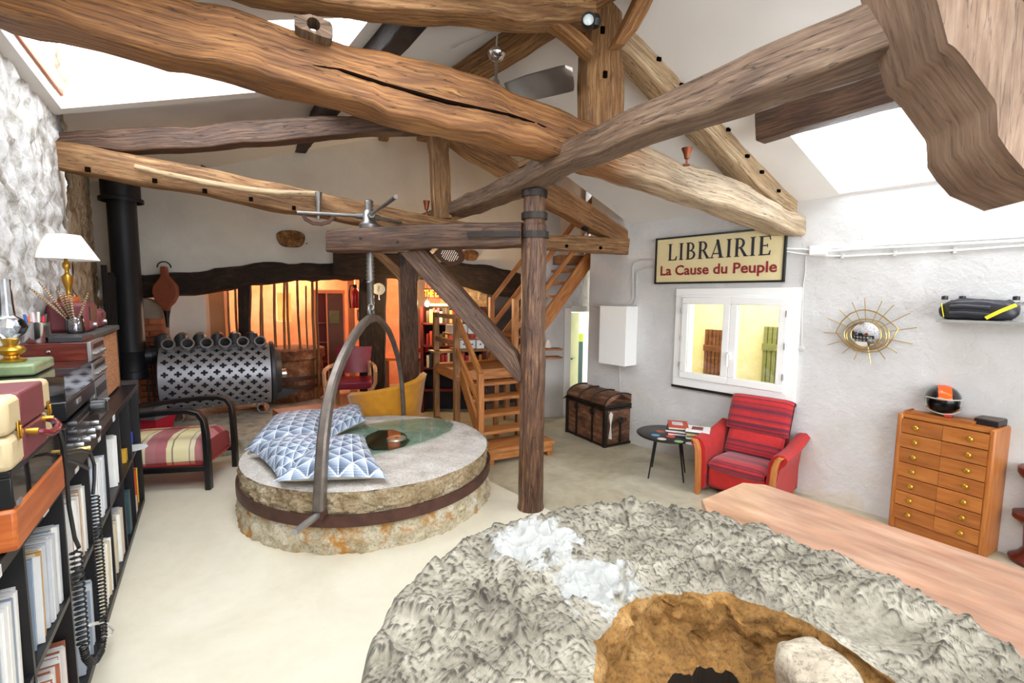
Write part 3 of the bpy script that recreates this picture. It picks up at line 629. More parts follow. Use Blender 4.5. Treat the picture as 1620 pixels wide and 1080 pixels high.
# ================================================================== CRANE AND MILLSTONE
PC = V((.2, 4.52, 0))
cr = thing('millstone_crane', 'wooden swing crane with octagonal post, arm and diagonal brace over the round millstone', 'crane', PC)
R = []
for z, r in ((0, .135), (.05, .125), (.6, .122), (1.2, .125), (1.45, .13), (1.6, .12), (2.2, .118), (2.5, .122), (2.75, .118), (2.78, .105), (3.0, .103), (3.08, .1)):
    R.append([PC + V((cos(j * pi / 8 + .2) * r, sin(j * pi / 8 + .2) * r, z)) * 1 + NZ.noise_vector(V((j * .9, z * 2, 0))) * .006 for j in range(16)])
RR_ = []
for i in range(len(R) - 1):
    for k in range(4): RR_.append([lerp(a, b, k / 4) + NZ.noise_vector(lerp(a, b, k / 4) * 6) * .006 for a, b in zip(R[i], R[i + 1])])
RR_.append(R[-1]); MB().rings(RR_).build('post', 'oak_post', cr)
for z in (2.845, 3.05): MB().lathe([(.11, -.03), (.122, -.03), (.124, .03), (.11, .03)], PC + Z * z, n=24, cap=False).build('iron_collar', 'iron', cr)
arm_a, arm_b = D(822, 370, 4.43), D(515, 380, 4.98); ad = (arm_b - arm_a).normalized(); asd = ad.cross(Z).normalized()
asd = asd if asd.y > 0 else -asd
def armst(px, a, b):
    t = (px - 822) / (515 - 822); Yv = 4.43 * 4.98 / lerp(4.98, 4.43, t); return (D(px, a, Yv), D(px, b, Yv))
hewn([armst(*s_) for s_ in [(824, 351, 389), (760, 352, 391), (700, 353, 392), (660, 355, 394), (600, 358, 396), (515, 364, 398)]], asd * .22, amp=.007).build('arm', 'oak_dark', cr)
hewn([(D(x1, y1, Yv), D(x2, y2, Yv)) for x1, y1, x2, y2, Yv in ((668, 392, 633, 400, 4.78), (720, 449, 684, 458, 4.68), (770, 506, 736, 514, 4.57), (821, 563, 790, 572, 4.47), (826, 598, 820, 606, 4.45))], asd * .14, amp=.006).build('brace', 'oak_dark', cr)
stp = [armst(x, 366, 375) for x in (741, 780, 822)]
mb = MB()
for (a, b), (c, d) in zip(stp[:-1], stp[1:]): m_ = (a + b + c + d) / 4; mb.box(m_ - asd * .012, ((c - a).length + .01, .018, (a - b).length), (ad, asd, Z))
for k in range(9): an = -2.6 + k * .33; mb.box(PC + V((cos(an) * .13, sin(an) * .13, D(822, 370, 4.43).z)), (.05, .014, .06), (V((-sin(an), cos(an), 0)), V((cos(an), sin(an), 0)), Z))
mb.build('iron_strap', 'iron', cr)
for x, y in ((570, 377), (629, 383), (750, 370), (771, 369)): t = armst(x, y, y)[0]; MB().lathe([(.0, -.03), (.014, -.03), (.016, 0)], t, -asd, 10).build('bolt_head', 'iron', cr)
# lifting screw
MC0 = V((-1.49, 4.9, 0)); SY = 5.06; s0 = D(584, 342, SY); SXc = V((s0.x, SY, 0))
M['bail_iron'] = plain('worn_bail_iron', '7a7068', .42, .55, var=.45, bump=.3, bs=20)
sc_ = thing('lifting_screw', 'grey steel lifting screw with three turning bars and a forked bail gripping the millstone', 'lifting screw', SXc + Z * 1.8)
ztop, zbot = D(584, 316, SY).z, D(588, 490, SY).z
prof = []; z = zbot + .28
prof += [(.034, zbot), (.036, z)]
while z < ztop: prof += [(.048, z + .012), (.034, z + .03)]; z += .04
MB().lathe(prof, SXc, n=16, sm=True).build('threaded_rod', 'steel', sc_, sharp=80)
zn = s0.z; MB().lathe([(.1, -.13), (.105, -.09), (.07, -.05), (.065, .04), (.052, .06)], SXc + Z * zn, n=20).build('nut', 'steel', sc_)
for px, py in ((470, 336), (626, 311), (646, 354)):
    e = G(px, py, zn); d_ = (e - (SXc + Z * zn)); d_.z = 0; u = d_.normalized(); b_ = SXc + Z * zn
    MB().tube([b_ + u * .05, b_ + u * .13], .034, 10).tube([b_ + u * .12, b_ + u * .13 + u * (d_.length - .13)], .019, 10).build('turning_bar', 'steel', sc_)
PB = Pl((-1.49, 4.9), (.024, 1))
def bail(pts, wds, name):
    mb = MB(); P_ = [PB(x, y) for x, y in pts]; R = []
    for i, p in enumerate(P_):
        t = (P_[min(i + 1, len(P_) - 1)] - P_[max(i - 1, 0)]).normalized(); nn = PB.n; f = t.cross(nn).normalized()
        w_, d_ = wds[i]; R.append([p + f * (w_ / 2 * a) + nn * (d_ / 2 * b) for a, b in ((1, .6), (.7, 1), (-.7, 1), (-1, .6), (-1, -.6), (-.7, -1), (.7, -1), (1, -.6))])
    return mb.rings(R).build(name, 'bail_iron', sc_)
LP_ = [(591, 503), (583, 505), (573, 514), (561, 531), (551, 548), (541, 568), (534, 585), (527, 605), (520, 632), (515, 665), (511, 698), (508, 745), (506, 785), (506, 806)]
bl = bail(LP_, [(.08 + .0015 * i, .06 + .002 * i) for i in range(len(LP_))], 'bail_leg')
bail([(589, 503), (598, 504), (606, 511), (615, 523), (622, 540), (629, 562), (633, 583), (636, 610), (638, 640), (639, 668)], [(.07 - .002 * i, .05) for i in range(10)], 'bail_leg')
rc = PB(587, 493); MB().tube(arc(rc, PB.d, Z, .06, 0, 2 * pi, 16)[:-1], .02, 8, closed_path=True).tube([rc + Z * .05, SXc + Z * (zbot + .02)], .035, 10).build('shackle', 'steel', sc_)
ft = PB(506, 812); MB().lathe([(.03, -.03), (.055, -.03), (.055, .03), (.03, .03)], ft, V((-.25, -1, 0)), 16).build('bail_eye', 'rust', sc_)
MB().lathe([(.001, .3), (.026, .3), (.028, .0), (.028, -.2), (.001, -.2)], ft + V((0, 0, .0)), V((-.22, -.95, -.02)), 14).build('pivot_pin', 'steel_lt', sc_)

def stone(name, cols, s1=6, s2=60, bump=.6, bd=.01, rough=.85, stain=None):
    n = NT(name); v = n.map('Object'); f = n.noise(v, s1, 8, .7, .3); c = n.ramp(f, [(.32, cols[0]), (.5, cols[1]), (.66, cols[2])])
    sp = n.noise(v, s2, 4, .8); c = n.mix(.5, c, n.ramp(sp, [(.38, (.35, .32, .28)), (.5, (1, 1, 1))]), 'MULTIPLY')
    if stain: c = n.mix(n.ramp(n.noise(v, 3.2, 6, .7, .5), [(.5, 0), (.62, 1)]), c, stain)
    n.col(c); n.bump(n.noise(v, s2 * .5, 6, .75), bump, bd); return n.set(rough)
M['granite'] = stone('pale_granite', ('a59c92', 'bfb8b0', 'd2ccc6'), 4, 70, .5)
M['granite_side'] = stone('tan_granite_side', ('8a7452', 'b09a78', 'ccbca0'), 5, 45, 1.0, .02)
M['mill_base'] = stone('stained_mortar', ('a08c68', 'c8bca0', 'ded8c8'), 5, 40, .6, .01, stain='b07a30')
ml = thing('millstone', 'large round granite millstone on a mortar base with a rusty iron hoop', 'millstone', MC0)
MR = 1.23
def mtop(u, v):
    a = u * 2 * pi; r = v * MR; p = MC0 + V((cos(a) * r, sin(a) * r, 0)); return V((p.x, p.y, .52 + fbm(p, 2.2) * .012 - max(0, (r - MR + .04)) ** 2 * 9))
def mside(u, v, z0=.02, z1=.5):
    a = u * 2 * pi; z = lerp(z1, z0, v); p = MC0 + V((cos(a), sin(a), 0)) * MR + Z * z; r = MR + fbm(p, 7) * .018 + fbm(p, 24, 3) * .016; return MC0 + V((cos(a) * r, sin(a) * r, z))
MB().grid(mtop, 120, 24).build('stone_top', 'granite', ml)
MB().grid(lambda u, v: mside(u, v, .3, .508), 420, 20).build('stone_side', 'granite_side', ml)
MB().grid(lambda u, v: (lambda p: MC0 + V(((p - MC0).x * (1.0 + .03 * v), (p - MC0).y * (1.0 + .03 * v), p.z)))(mside(u, v, -.01, .3)), 200, 14).build('mortar_base', 'mill_base', ml)
def hoop(u, v):
    a = u * 2 * pi; pr = [(MR + .012, .235), (MR + .034, .235), (MR + .036, .285), (MR + .034, .335), (MR + .012, .335)]; x = v * 4; i = min(int(x), 3); r, z = lerp(pr[i][0], pr[i + 1][0], x - i), lerp(pr[i][1], pr[i + 1][1], x - i)
    return MC0 + V((cos(a) * r, sin(a) * r, z + .012 * sin(a * 2 + 1)))
MB().grid(hoop, 120, 4).build('iron_hoop', 'rust', ml)
hp = [G(x, y, .522) for x, y in [(574, 702), (580, 690), (598, 681), (622, 680), (640, 686), (649, 697), (640, 706), (616, 712), (590, 712)]]
hc = sum(hp, V()) / len(hp); mb = MB(); mb.rings([[p.copy() for p in hp], [p + Z * .006 for p in hp], [lerp(hc, p, .9) + Z * .008 for p in hp], [lerp(hc, p, .85) + Z * .003 for p in hp]]); mb.build('hub_plate', 'black', ml)
MB().lathe([(.03, 0), (.03, .015), (.1, .015), (.11, .0)], hc + Z * .006 + V((.1, .02, 0)), n=20).build('hub_ring', 'steel_lt', ml)
gp = [G(x, y, .535) for x, y in [(530, 700), (545, 684), (575, 673), (610, 667), (650, 663), (690, 662), (710, 665), (718, 672), (712, 681), (690, 692), (655, 703), (620, 712), (592, 719), (560, 722), (540, 712)]]
g_ = MB().rings([gp, [p + Z * .01 for p in gp]], sm=False).build('glass_plate', 'glass_green'); tag(g_, 'lens-shaped glass plate lying over the hub of the millstone', 'glass plate')

n = NT('geometric_cushion_fabric'); v = n.map('UV', scale=(1, 1, 1)); sx = n.new('SeparateXYZ'); n.l.new(v, sx.inputs[0])
def tri(a, b, k): return n.math('PINGPONG', n.math('ADD', n.math('MULTIPLY', sx.outputs[0], a * k), n.math('MULTIPLY', sx.outputs[1], b * k)), .5)
K_ = 7.0
def saw(a, b): return n.math('FRACT', n.math('ADD', n.math('MULTIPLY', sx.outputs[0], a * K_), n.math('MULTIPLY', sx.outputs[1], b * K_)))
fa, fb, fc = saw(1, .577), saw(1, -.577), saw(0, 1.155)
vv = n.math('MULTIPLY', n.math('ADD', fa, n.math('ADD', fb, fc)), .334)
pk = n.math('MAXIMUM', n.math('ABSOLUTE', n.math('SUBTRACT', fa, .5)), n.math('MAXIMUM', n.math('ABSOLUTE', n.math('SUBTRACT', fb, .5)), n.math('ABSOLUTE', n.math('SUBTRACT', fc, .5))))
ln = n.new('TexWave', _Scale=26.0, _Distortion=0.0); n.l.new(v, ln.inputs[0])
c = n.ramp(vv, [(.2, '3e4e68'), (.45, '7788a0'), (.62, 'acb9ca'), (.85, 'd8dfe8')]); c = n.mix(n.ramp(pk, [(.44, 0), (.5, 1)]), c, 'e8ecf2'); c = n.mix(.3, c, n.ramp(ln.outputs['Fac'], [(.4, (.4, .44, .52)), (.6, (1, 1, 1))]), 'MULTIPLY')
n.col(c); n.bump(vv, .5, .012); M['cushion'] = n.set(.6)
M['cream_cloth'] = plain('cream_piping', 'd8d4ca', .8, var=.1)
def pillow(name, label, cs, h=.13, cat='cushion', group=None, mats=('cushion', 'cream_cloth'), ntk=16):
    A, B, Cc, Dd = cs; mb = MB(); us, vs = (B - A).length, (Dd - A).length
    def f(top):
        def g(u, v):
            pu, pv = abs(2 * u - 1), abs(2 * v - 1); ix = u + .05 * (2 * u - 1) * -(1 - pv ** 2) * 1.2 * pu; iy = v + .05 * (2 * v - 1) * -(1 - pu ** 2) * 1.2 * pv
            p = lerp(lerp(A, B, ix), lerp(Dd, Cc, ix), iy); hh = ((1 - pu ** 2.6) * (1 - pv ** 2.6)) ** .5
            p = p + Z * (hh * h * (.62 if top else -.3)); wr = fbm(p, 5, 3) * .014 * (1 if top else .3) * hh; return p + Z * wr
        return g
    mb.grid(f(True), ntk, ntk, 0, us=us, vs=vs).grid(f(False), ntk, ntk, 1, us=us, vs=vs)
    return tag(mb.build(name, mats), label, cat, group)
gz = lambda x, y, z=.59: G(x, y, z)
pillow('cushion', 'blue-grey patterned cushion at the left back of the millstone', [gz(386, 712, .58), gz(428, 661, .6), gz(528, 650, .6), gz(508, 692, .62)], .23)
pillow('cushion', 'blue-grey patterned cushion at the back propped against the glass plate', [gz(505, 657, .6), gz(573, 644, .6), gz(580, 664, .62), gz(522, 694, .57)], .2)
pillow('cushion', 'blue-grey patterned cushion at the left front edge of the millstone', [gz(390, 709, .62), gz(517, 690, .66), gz(525, 735, .62), gz(444, 762, .58)], .24)
pillow('cushion', 'blue-grey patterned cushion at the front of the millstone, behind the bail leg', [gz(430, 762, .62), gz(512, 702, .66), gz(577, 692, .62), gz(618, 757, .59)], .25)

# ================================================================== FOREGROUND ROCK BASIN AND TABLE
RC = V((.67, 1.63, 0)); HC = V((.80, 1.46, 0))
def hole_r(a):
    d = V((cos(a), sin(a), 0)); o = RC - HC; r = .50 + .045 * NZ.noise(V((cos(a) * 2.2, sin(a) * 2.2, 4))) + .02 * NZ.noise(V((cos(a) * 7, sin(a) * 7, 1)))
    b = o.dot(d); return -b + sqrt(max(0, b * b - (o.dot(o) - r * r)))
def chips(p, sc, sd):
    q = V((p.x * sc, p.y * sc, sd)) + NZ.noise_vector(V((p.x * 2.5, p.y * 2.5, sd))) * .5
    ds, cs = NZ.voronoi(q); c = cs[0]; g = NZ.noise_vector(c * 5.7 + V((3, sd, 1))).normalized(); d = q - c
    e = min(1, (ds[1] - ds[0]) * 5); e = e * e * (3 - 2 * e)
    return e * ((g.x * d.x + g.y * d.y) * 1.0 + .45 * NZ.noise(c * 9.1) + .22) + d.length_squared * .1
def rtop(u, v):
    a = u * 2 * pi; r0 = hole_r(a); rim = 1.20 + .02 * NZ.noise(V((cos(a) * 5, sin(a) * 5, 9))) + .008 * NZ.noise(V((cos(a) * 21, sin(a) * 21, 9)))
    r = lerp(r0, rim, v); p = RC + V((cos(a) * r, sin(a) * r, 0))
    h = chips(p, 2.6, 1) * .05 + chips(p, 6, 5) * .055 + chips(p, 13, 8) * .032 + chips(p, 30, 3) * .012 + fbm(p, 30, 4) * .004
    e = min(1, min(v, 1 - v) * 14); fall = (1 - v) < .05
    zz = .80 + h * (.5 + .5 * e) - (max(0, v - .955) / .045) ** 2 * .07
    # the smoother pocket and lump on the right of the hole
    k = math.exp(-((p - V((1.42, 1.75, 0))).length / .16) ** 4); zz = lerp(zz, .775 + fbm(p, 9) * .006, k * .9)
    k2 = math.exp(-((p - V((1.22, 1.62, 0))).length / .11) ** 4); zz = lerp(zz, .80 + .015 + fbm(p, 12) * .01, k2 * .8)
    return V((p.x, p.y, zz))
n = NT('chiselled_grey_rock'); v = n.map('Object'); f = n.noise(v, 3.5, 10, .72, .3); c = n.ramp(f, [(.3, '6e675c'), (.48, '908979'), (.64, 'ada696')])
f2 = n.noise(v, 30, 6, .8); c = n.mix(.25, c, n.ramp(f2, [(.36, (.4, .37, .31)), (.5, (1, 1, 1))]), 'MULTIPLY')
geo = n.new('NewGeometry'); c = n.mix(.75, c, n.ramp(geo.outputs['Pointiness'], [(.45, (.2, .18, .14)), (.505, (1, 1, 1))]), 'MULTIPLY')  # creases darkened in the colour as shade between the chips
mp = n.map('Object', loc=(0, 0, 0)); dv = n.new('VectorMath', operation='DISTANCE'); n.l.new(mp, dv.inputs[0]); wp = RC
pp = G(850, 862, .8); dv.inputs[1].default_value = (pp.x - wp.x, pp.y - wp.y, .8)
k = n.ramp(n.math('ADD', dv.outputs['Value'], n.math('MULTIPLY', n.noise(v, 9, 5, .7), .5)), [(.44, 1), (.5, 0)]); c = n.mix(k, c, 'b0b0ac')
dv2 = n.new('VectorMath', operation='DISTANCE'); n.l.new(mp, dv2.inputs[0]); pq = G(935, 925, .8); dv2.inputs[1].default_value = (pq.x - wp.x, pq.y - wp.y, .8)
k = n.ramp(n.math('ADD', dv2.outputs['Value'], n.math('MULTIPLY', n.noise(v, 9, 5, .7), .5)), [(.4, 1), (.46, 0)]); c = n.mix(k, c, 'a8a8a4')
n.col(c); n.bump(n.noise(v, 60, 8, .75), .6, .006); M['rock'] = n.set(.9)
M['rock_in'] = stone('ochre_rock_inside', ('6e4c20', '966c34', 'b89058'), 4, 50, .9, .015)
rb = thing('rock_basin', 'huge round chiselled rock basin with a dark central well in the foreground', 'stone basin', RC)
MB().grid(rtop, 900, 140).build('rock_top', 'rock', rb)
def rside(u, v):
    a = u * 2 * pi; t = rtop(u, 1); z = lerp(t.z, 0, v); p = V((t.x, t.y, z)); d = V((cos(a), sin(a), 0)); return p + d * ((fbm(p, 4) * .04 + fbm(p, 15) * .015) * min(1, v * 8) - .12 * v)
MB().grid(rside, 260, 20).build('rock_side', 'rock', rb)
CD_ = V((.80, 1.66, 0))
def rin(u, v):
    t = rtop(u, 0); pr = [(0, 0), (.03, .05), (.05, .11), (.07, .17), (.14, .2), (.4, .215), (.7, .23), (1.0, .26)]
    x = v * 7; i = min(int(x), 6); k, dz = lerp(pr[i][0], pr[i + 1][0], x - i), lerp(pr[i][1], pr[i + 1][1], x - i)
    z = t.z - dz; a = u * 2 * pi; p = V((t.x, t.y, z)); c = V((CD_.x, CD_.y, z)); dd = (p - c).normalized(); r = .17 + .03 * NZ.noise(V((dd.x * 2, dd.y * 2, 7))) + .015 * NZ.noise(V((dd.x * 6, dd.y * 6, 7)))
    q = lerp(p, c + dd * r, k); w_ = min(1, v * 6) * (1 - .7 * k); return q + (c - q).normalized() * (fbm(q, 4) * .05 + fbm(q, 12) * .02) * w_ + Z * fbm(q, 7) * .03 * min(1, v * 6)
MB().grid(rin, 260, 48).build('well_wall', 'rock_in', rb)
def shaft(u, v): t = rin(u, 1); return V((lerp(t.x, CD_.x, -.2 * v), lerp(t.y, CD_.y, -.2 * v), t.z - v * .45))
MB().grid(shaft, 120, 4).lathe([(.001, .12), (.4, .12)], CD_, n=24, cap=False).build('well_shaft', plain('well_shade', '2a1c10', .9), rb)  # shaft coloured dark for the shade deep in the well
# chips of broken rim: loose lighter block
def lump(c, r, amp, sd, nu=22, nv=14):
    def f(u, v):
        a = u * 2 * pi; b = (v - .5) * pi; d = V((cos(a) * cos(b), sin(a) * cos(b), sin(b))); q = d * 1.3 + V((sd, 0, 0)); k = 1 + amp * (NZ.noise(q) + .5 * NZ.noise(q * 3) + .25 * NZ.noise(q * 8)); return c + V((d.x * r[0], d.y * r[1], d.z * r[2])) * k
    return MB().grid(f, nu, nv)
M['rock_pale'] = stone('pale_smooth_rock', ('9c8f7a', 'b8ac98', 'ccc2b0'), 4, 40, .7)
def blk(u, v):
    a = u * 2 * pi; b = (v - .5) * pi; ex = lambda t, k: (abs(t) ** k) * (1 if t > 0 else -1)
    d = V((ex(cos(a), .6) * ex(cos(b), .5), ex(sin(a), .6) * ex(cos(b), .5), ex(sin(b), .5))); q = V((1.17 + d.x * .12 - d.z * .03, 1.60 + d.y * .19, .59 + d.z * .19)); return q + NZ.noise_vector(q * 6) * .03 + NZ.noise_vector(q * 18) * .012
MB().grid(blk, 80, 50).build('rim_block', 'rock_pale', rb)
# table wrapped round the basin
ta, tb_, tc = G(1110, 790, .75), G(1175, 763, .75), G(1210, 766, .75)
td = (V((2.6, 2.24, .75)) - tc).normalized(); tcn = tc + td * 2.6
a1 = math.atan2(ta.y - RC.y, ta.x - RC.x); ra = 1.245; poly = [(ta.x, ta.y), (tb_.x, tb_.y), (tc.x, tc.y), (tcn.x, tcn.y)]
a_in0, a_in1 = radians(-35), radians(64)
ip = [(RC.x + cos(lerp(a_in0, a_in1, i / 20)) * ra, RC.y + sin(lerp(a_in0, a_in1, i / 20)) * ra) for i in range(21)]
poly = poly + ip
tt = thing('table', 'long reddish wooden table with clipped corner fitted round the rock basin', 'table', V((2.2, 2.4, 0)))
b_ = MB(); Ct = V((0, 0, .705)); ux = td; uy = Z.cross(td)
pl2 = [((V((x, y, 0))).dot(ux), (V((x, y, 0))).dot(uy)) for x, y in poly]
b_.prism(pl2, V((0, 0, .705)), ux, uy, V((0, 0, .045))); b_.build('table_top', 'table', tt, bevel=.004)
for q in ((1.62, 3.1), (2.02, 3.12), (3.0, 1.6), (2.1, 1.1)): MB().box((q[0], q[1], .3525), (.07, .07, .705), taper=1.1).build('leg', 'table', tt)

# peg holes and the long shake of the ties as dark pieces standing for the shade inside them
byl = {o.get('label'): o for o in C.objects}
M['hole_shade'] = plain('hole_shade_dark', '140c08', 1.0, var=.2, bump=0, Specular_IOR_Level=0.0)
def holes_on(label, P, pts, off, w_=.035, h_=.04):
    b = next(o for l, o in byl.items() if l and l.startswith(label))
    for x, y in pts: MB().box(P(x, y, off), (w_, .03, h_), (P.d, P.n, Z)).build('peg_hole', 'hole_shade', b)
holes_on('far tie beam', T2, [(139, 268), (245, 286), (324, 302), (397, 315), (465, 329), (896, 389), (950, 392)], -.004)
holes_on('tall king post', T1, [(953, 48), (957, 118)], .195, .03, .05)
holes_on('right principal rafter of the near', T1, [(1042, 94), (1078, 135), (1152, 205), (1182, 247), (1205, 272), (1231, 302)], .235, .04, .03)
tb1 = next(o for l, o in byl.items() if l and l.startswith('huge curved'))
MB().tube([T1(x, y, .162) for x, y in [(493, 103), (540, 111), (607, 133), (660, 148), (707, 161), (760, 172), (807, 182), (850, 196), (903, 219)]], [.004, .011, .013, .015, .016, .014, .012, .01, .004], 6).build('long_crack', 'hole_shade', tb1)
# ================================================================== STOVE, FLUE, HEARTH THINGS
M['perf'] = plain('pale_perforated_steel', 'a9aab2', .42, .55, var=.12, bump=.05)
M['char'] = plain('stove_inside_black', '15141a', .7, var=.2)
M['stovegrey'] = plain('dark_stove_steel', '4a4e55', .45, .6, var=.2, bump=.05)
E0, E1 = D(258, 603, 6.9), D(427, 597, 7.6); E0.z = E1.z = .84; sa = (E1 - E0).normalized(); SL = (E1 - E0).length; sf = sa.cross(Z); sf = sf if sf.y < 0 else -sf; RS = .5
st = thing('wood_stove', 'cylindrical wood stove wrapped in perforated steel with rows of cross holes and tube mouths', 'stove', (E0 + E1) / 2 - Z * .64)
def cyl(l, ang, r): return E0 + sa * l + sf * (cos(ang) * r) + Z * (sin(ang) * r)
mb = MB(); nc, nr = 9, 14; a_lo, a_hi = -1.35, 1.25; cw = SL / nc; ch_ = (a_hi - a_lo) / nr; am_, bm_ = .2, .36
for r_ in range(nr):
    for c_ in range(-1, nc):
        l0 = c_ * cw + (cw / 2 if r_ % 2 else 0); l0c, l1c = max(0, l0), min(SL, l0 + cw)
        if l1c - l0c < .01: continue
        th0 = a_lo + r_ * ch_; full = l1c - l0c > cw * .99
        P_ = lambda x, y: cyl(l0 + x * cw, th0 + y * ch_, RS)
        if not full:
            k = len(mb.v); mb.v += [cyl(l0c, th0, RS), cyl(l1c, th0, RS), cyl(l1c, th0 + ch_, RS), cyl(l0c, th0 + ch_, RS)]; mb.face([k, k + 1, k + 2, k + 3], [(0, 0)] * 4); continue
        ax_, bx_, ay_, by_ = .10, .28, .17, .44
        inn = [(ax_, by_), (ax_, ay_), (bx_, ay_), (bx_, -ay_), (ax_, -ay_), (ax_, -by_), (-ax_, -by_), (-ax_, -ay_), (-bx_, -ay_), (-bx_, ay_), (-ax_, ay_), (-ax_, by_)]
        inn = [(.5 + a, .5 + b) for a, b in inn]
        out = [(inn[0][0], 1), (1, 1), (1, inn[2][1]), (1, inn[3][1]), (1, 0), (inn[5][0], 0), (inn[6][0], 0), (0, 0), (0, inn[8][1]), (0, inn[9][1]), (0, 1), (inn[11][0], 1)]
        k = len(mb.v); mb.v += [P_(*p) for p in inn] + [P_(*p) for p in out] + [cyl(l0 + p[0] * cw, th0 + p[1] * ch_, RS - .012) for p in inn]
        for i in range(12):
            j = (i + 1) % 12; mb.face([k + i, k + j, k + 12 + j, k + 12 + i], [(0, 0)] * 4); mb.face([k + i, k + j, k + 24 + j, k + 24 + i], [(0, 0)] * 4)
mb.build('perforated_mantle', 'perf', st)
MB().lathe([(.001, -.02), (.465, -.02), (.465, SL + .03), (.001, SL + .03)], E0, sa, 40).build('stove_body', 'char', st)
for i in range(6):
    l = SL * (.09 + .164 * i); b_ = cyl(l, 1.22, .46); u = (sf * .86 + Z * .5).normalized()
    t0, t1_ = b_, b_ + u * .21; mb = MB(); R = []
    e1_ = sa; e2_ = u.cross(e1_)
    for r, z in ((.085, -.02), (.085, .21), (.066, .21), (.066, .02)): R.append([b_ + u * z + (e1_ * cos(a) + e2_ * sin(a)) * r for a in [2 * pi * q / 18 for q in range(18)]])
    mb.rings(R, cap=False); mb.build('tube_mouth', 'steel_lt', st)
    MB().lathe([(.066, 0), (.001, 0)], b_ + u * .04, u, 18, cap=False).build('tube_bore', 'char', st)
    l2 = l - SL * .075; MB().tube([cyl(l2, 1.35, .42), cyl(l2, 1.5, .58), cyl(l2, 1.8, .6), cyl(l2, 2.3, .54), cyl(l2, 3.1, .53)], .088, 12).build('heat_tube', 'stovegrey', st)
for px, py in ((281.5, 668), (416.7, 656)):
    p = D(px, py, 6.75 if px < 300 else 7.4); p.z = .29; mb = MB(); R = []; u = -sf; 
    for r, z in ((.088, .6), (.088, 0), (.068, 0), (.068, .5)): R.append([p + u * z + (sa * cos(a) + Z * sin(a)) * r for a in [2 * pi * q / 18 for q in range(18)]])
    mb.rings(R, cap=False).build('foot_tube', 'steel_lt', st)
MB().lathe([(.001, 0), (.47, 0), (.5, .02), (.5, .06), (.4, .09), (.36, .16), (.001, .17)], E1 + sa * .0, sa, 36).build('door_flange', 'stovegrey', st)
MB().lathe([(.001, 0), (.075, 0), (.08, .11), (.062, .12), (.06, .04), (.001, .04)], E1 + sa * .12 + sf * .2 + Z * -.02, sa, 20).build('air_inlet', 'chrome', st)
mb = MB().prism([(0, 0), (.34, .12), (.0, .2)], E1 + sa * .08 - Z * .44 + sf * .2, sa, Z, sf * -.3); mb.build('ash_lip', 'dgrey', st)
FL = D(206, 520, 6.62); FLC = V((FL.x, FL.y, 0))
fl_ = thing('flue_pipe', 'tall matt black flue pipe rising from the stove to the roof', 'flue', FLC + Z * D(206, 598, 6.62).z)
zb = D(206, 598, 6.62).z
MB().lathe([(.001, zb), (.178, zb), (.178, zb + .1), (.165, zb + .11), (.165, zb + .38), (.169, zb + .385), (.169, zb + .4), (.165, zb + .405), (.165, 3.45), (.001, 3.45)], FLC, n=36).build('pipe', 'flue', fl_)
ct, cb_ = D(200, 270, 6.62).z, D(200, 320, 6.62).z
MB().lathe([(.235, cb_), (.25, cb_), (.25, cb_ + .05), (.22, cb_ + .06), (.22, 4.1), (.001, 4.1)], FLC, n=36, cap=False).build('double_wall_sleeve', 'flue', fl_)
hz = 1.2; hp0 = V((FLC.x, FLC.y, hz)); hp1 = E0 + sa * .02; hp1.z = hz
MB().tube([hp0, lerp(hp0, hp1, .55), lerp(hp0, hp1, .56), hp1], [.1, .125, .135, .135], 24).build('side_branch', 'flue', fl_)
mb = MB().box(D(256, 247, 7.1) + Z * .06, (.95, .6, .22), (WB.d, WB.n, Z)); tag(mb.build('ceiling_plate', 'black'), 'black square flue plate under the ceiling near the flue', 'plate')
# brick pier: bricks one by one
bp_ = thing('brick_pier', 'red brick pier with rounded mortar top between flue and stove', 'pier', WB.at(aof(WB, WB(244, 520)), .2, -.12))
a0, a1 = aof(WB, WB(219, 520)), aof(WB, WB(264, 520)); zt_ = WB(240, 497).z
M['mortar'] = plain('grey_mortar', 'a08c7c', .9, var=.15, bump=.4, bs=40); M['brickm'] = [plain('red_brick', 'b0603c', .85, var=.25, bump=.4, bs=50), plain('orange_brick', 'c0704a', .85, var=.25, bump=.4, bs=50), plain('dark_red_brick', '94503a', .85, var=.25, bump=.4, bs=50)]
MB().box(WB.at((a0 + a1) / 2, (.2 + zt_) / 2, .03), (a1 - a0 - .02, .2, zt_ - .2), (WB.d, WB.n, Z)).build('mortar_core', 'mortar', bp_)
rh = .094; nrw = int((zt_ - .2) / rh); bw = (a1 - a0)
proto = {}
for r_ in range(nrw):
    sp_ = .5 if r_ % 2 else .3
    for k, (x0, x1) in enumerate(((0, sp_), (sp_, 1))):
        key = (sp_, k, random.randrange(3))
        if key not in proto:
            b = MB().box((0, 0, 0), ((x1 - x0) * bw - .012, .1, rh - .014), (WB.d, WB.n, Z)); me = b.build('brick', M['brickm'][key[2]], bp_, bevel=.004); ORG.pop(me); me.data.transform(Matrix.Translation(ORG[bp_])); proto[key] = me; o = me
        else: o = proto[key].copy(); C.objects.link(o); o.parent = bp_
        o.location = WB.at(a0 + (x0 + x1) / 2 * bw, .2 + rh * (r_ + .5), -.09 + random.uniform(-.006, .006)) - ORG[bp_]
mb = MB(); pl_ = [(0, 0), (bw, 0)] + [(bw * cos(t) ** .8, .26 * sin(t)) for t in [k * pi / 16 for k in range(1, 8)]] + [(0, .26)]
mb.prism(pl_, WB.at(a0, zt_, -.12), WB.d, Z, WB.n * .2); mb.build('rounded_cap', 'mortar', bp_)
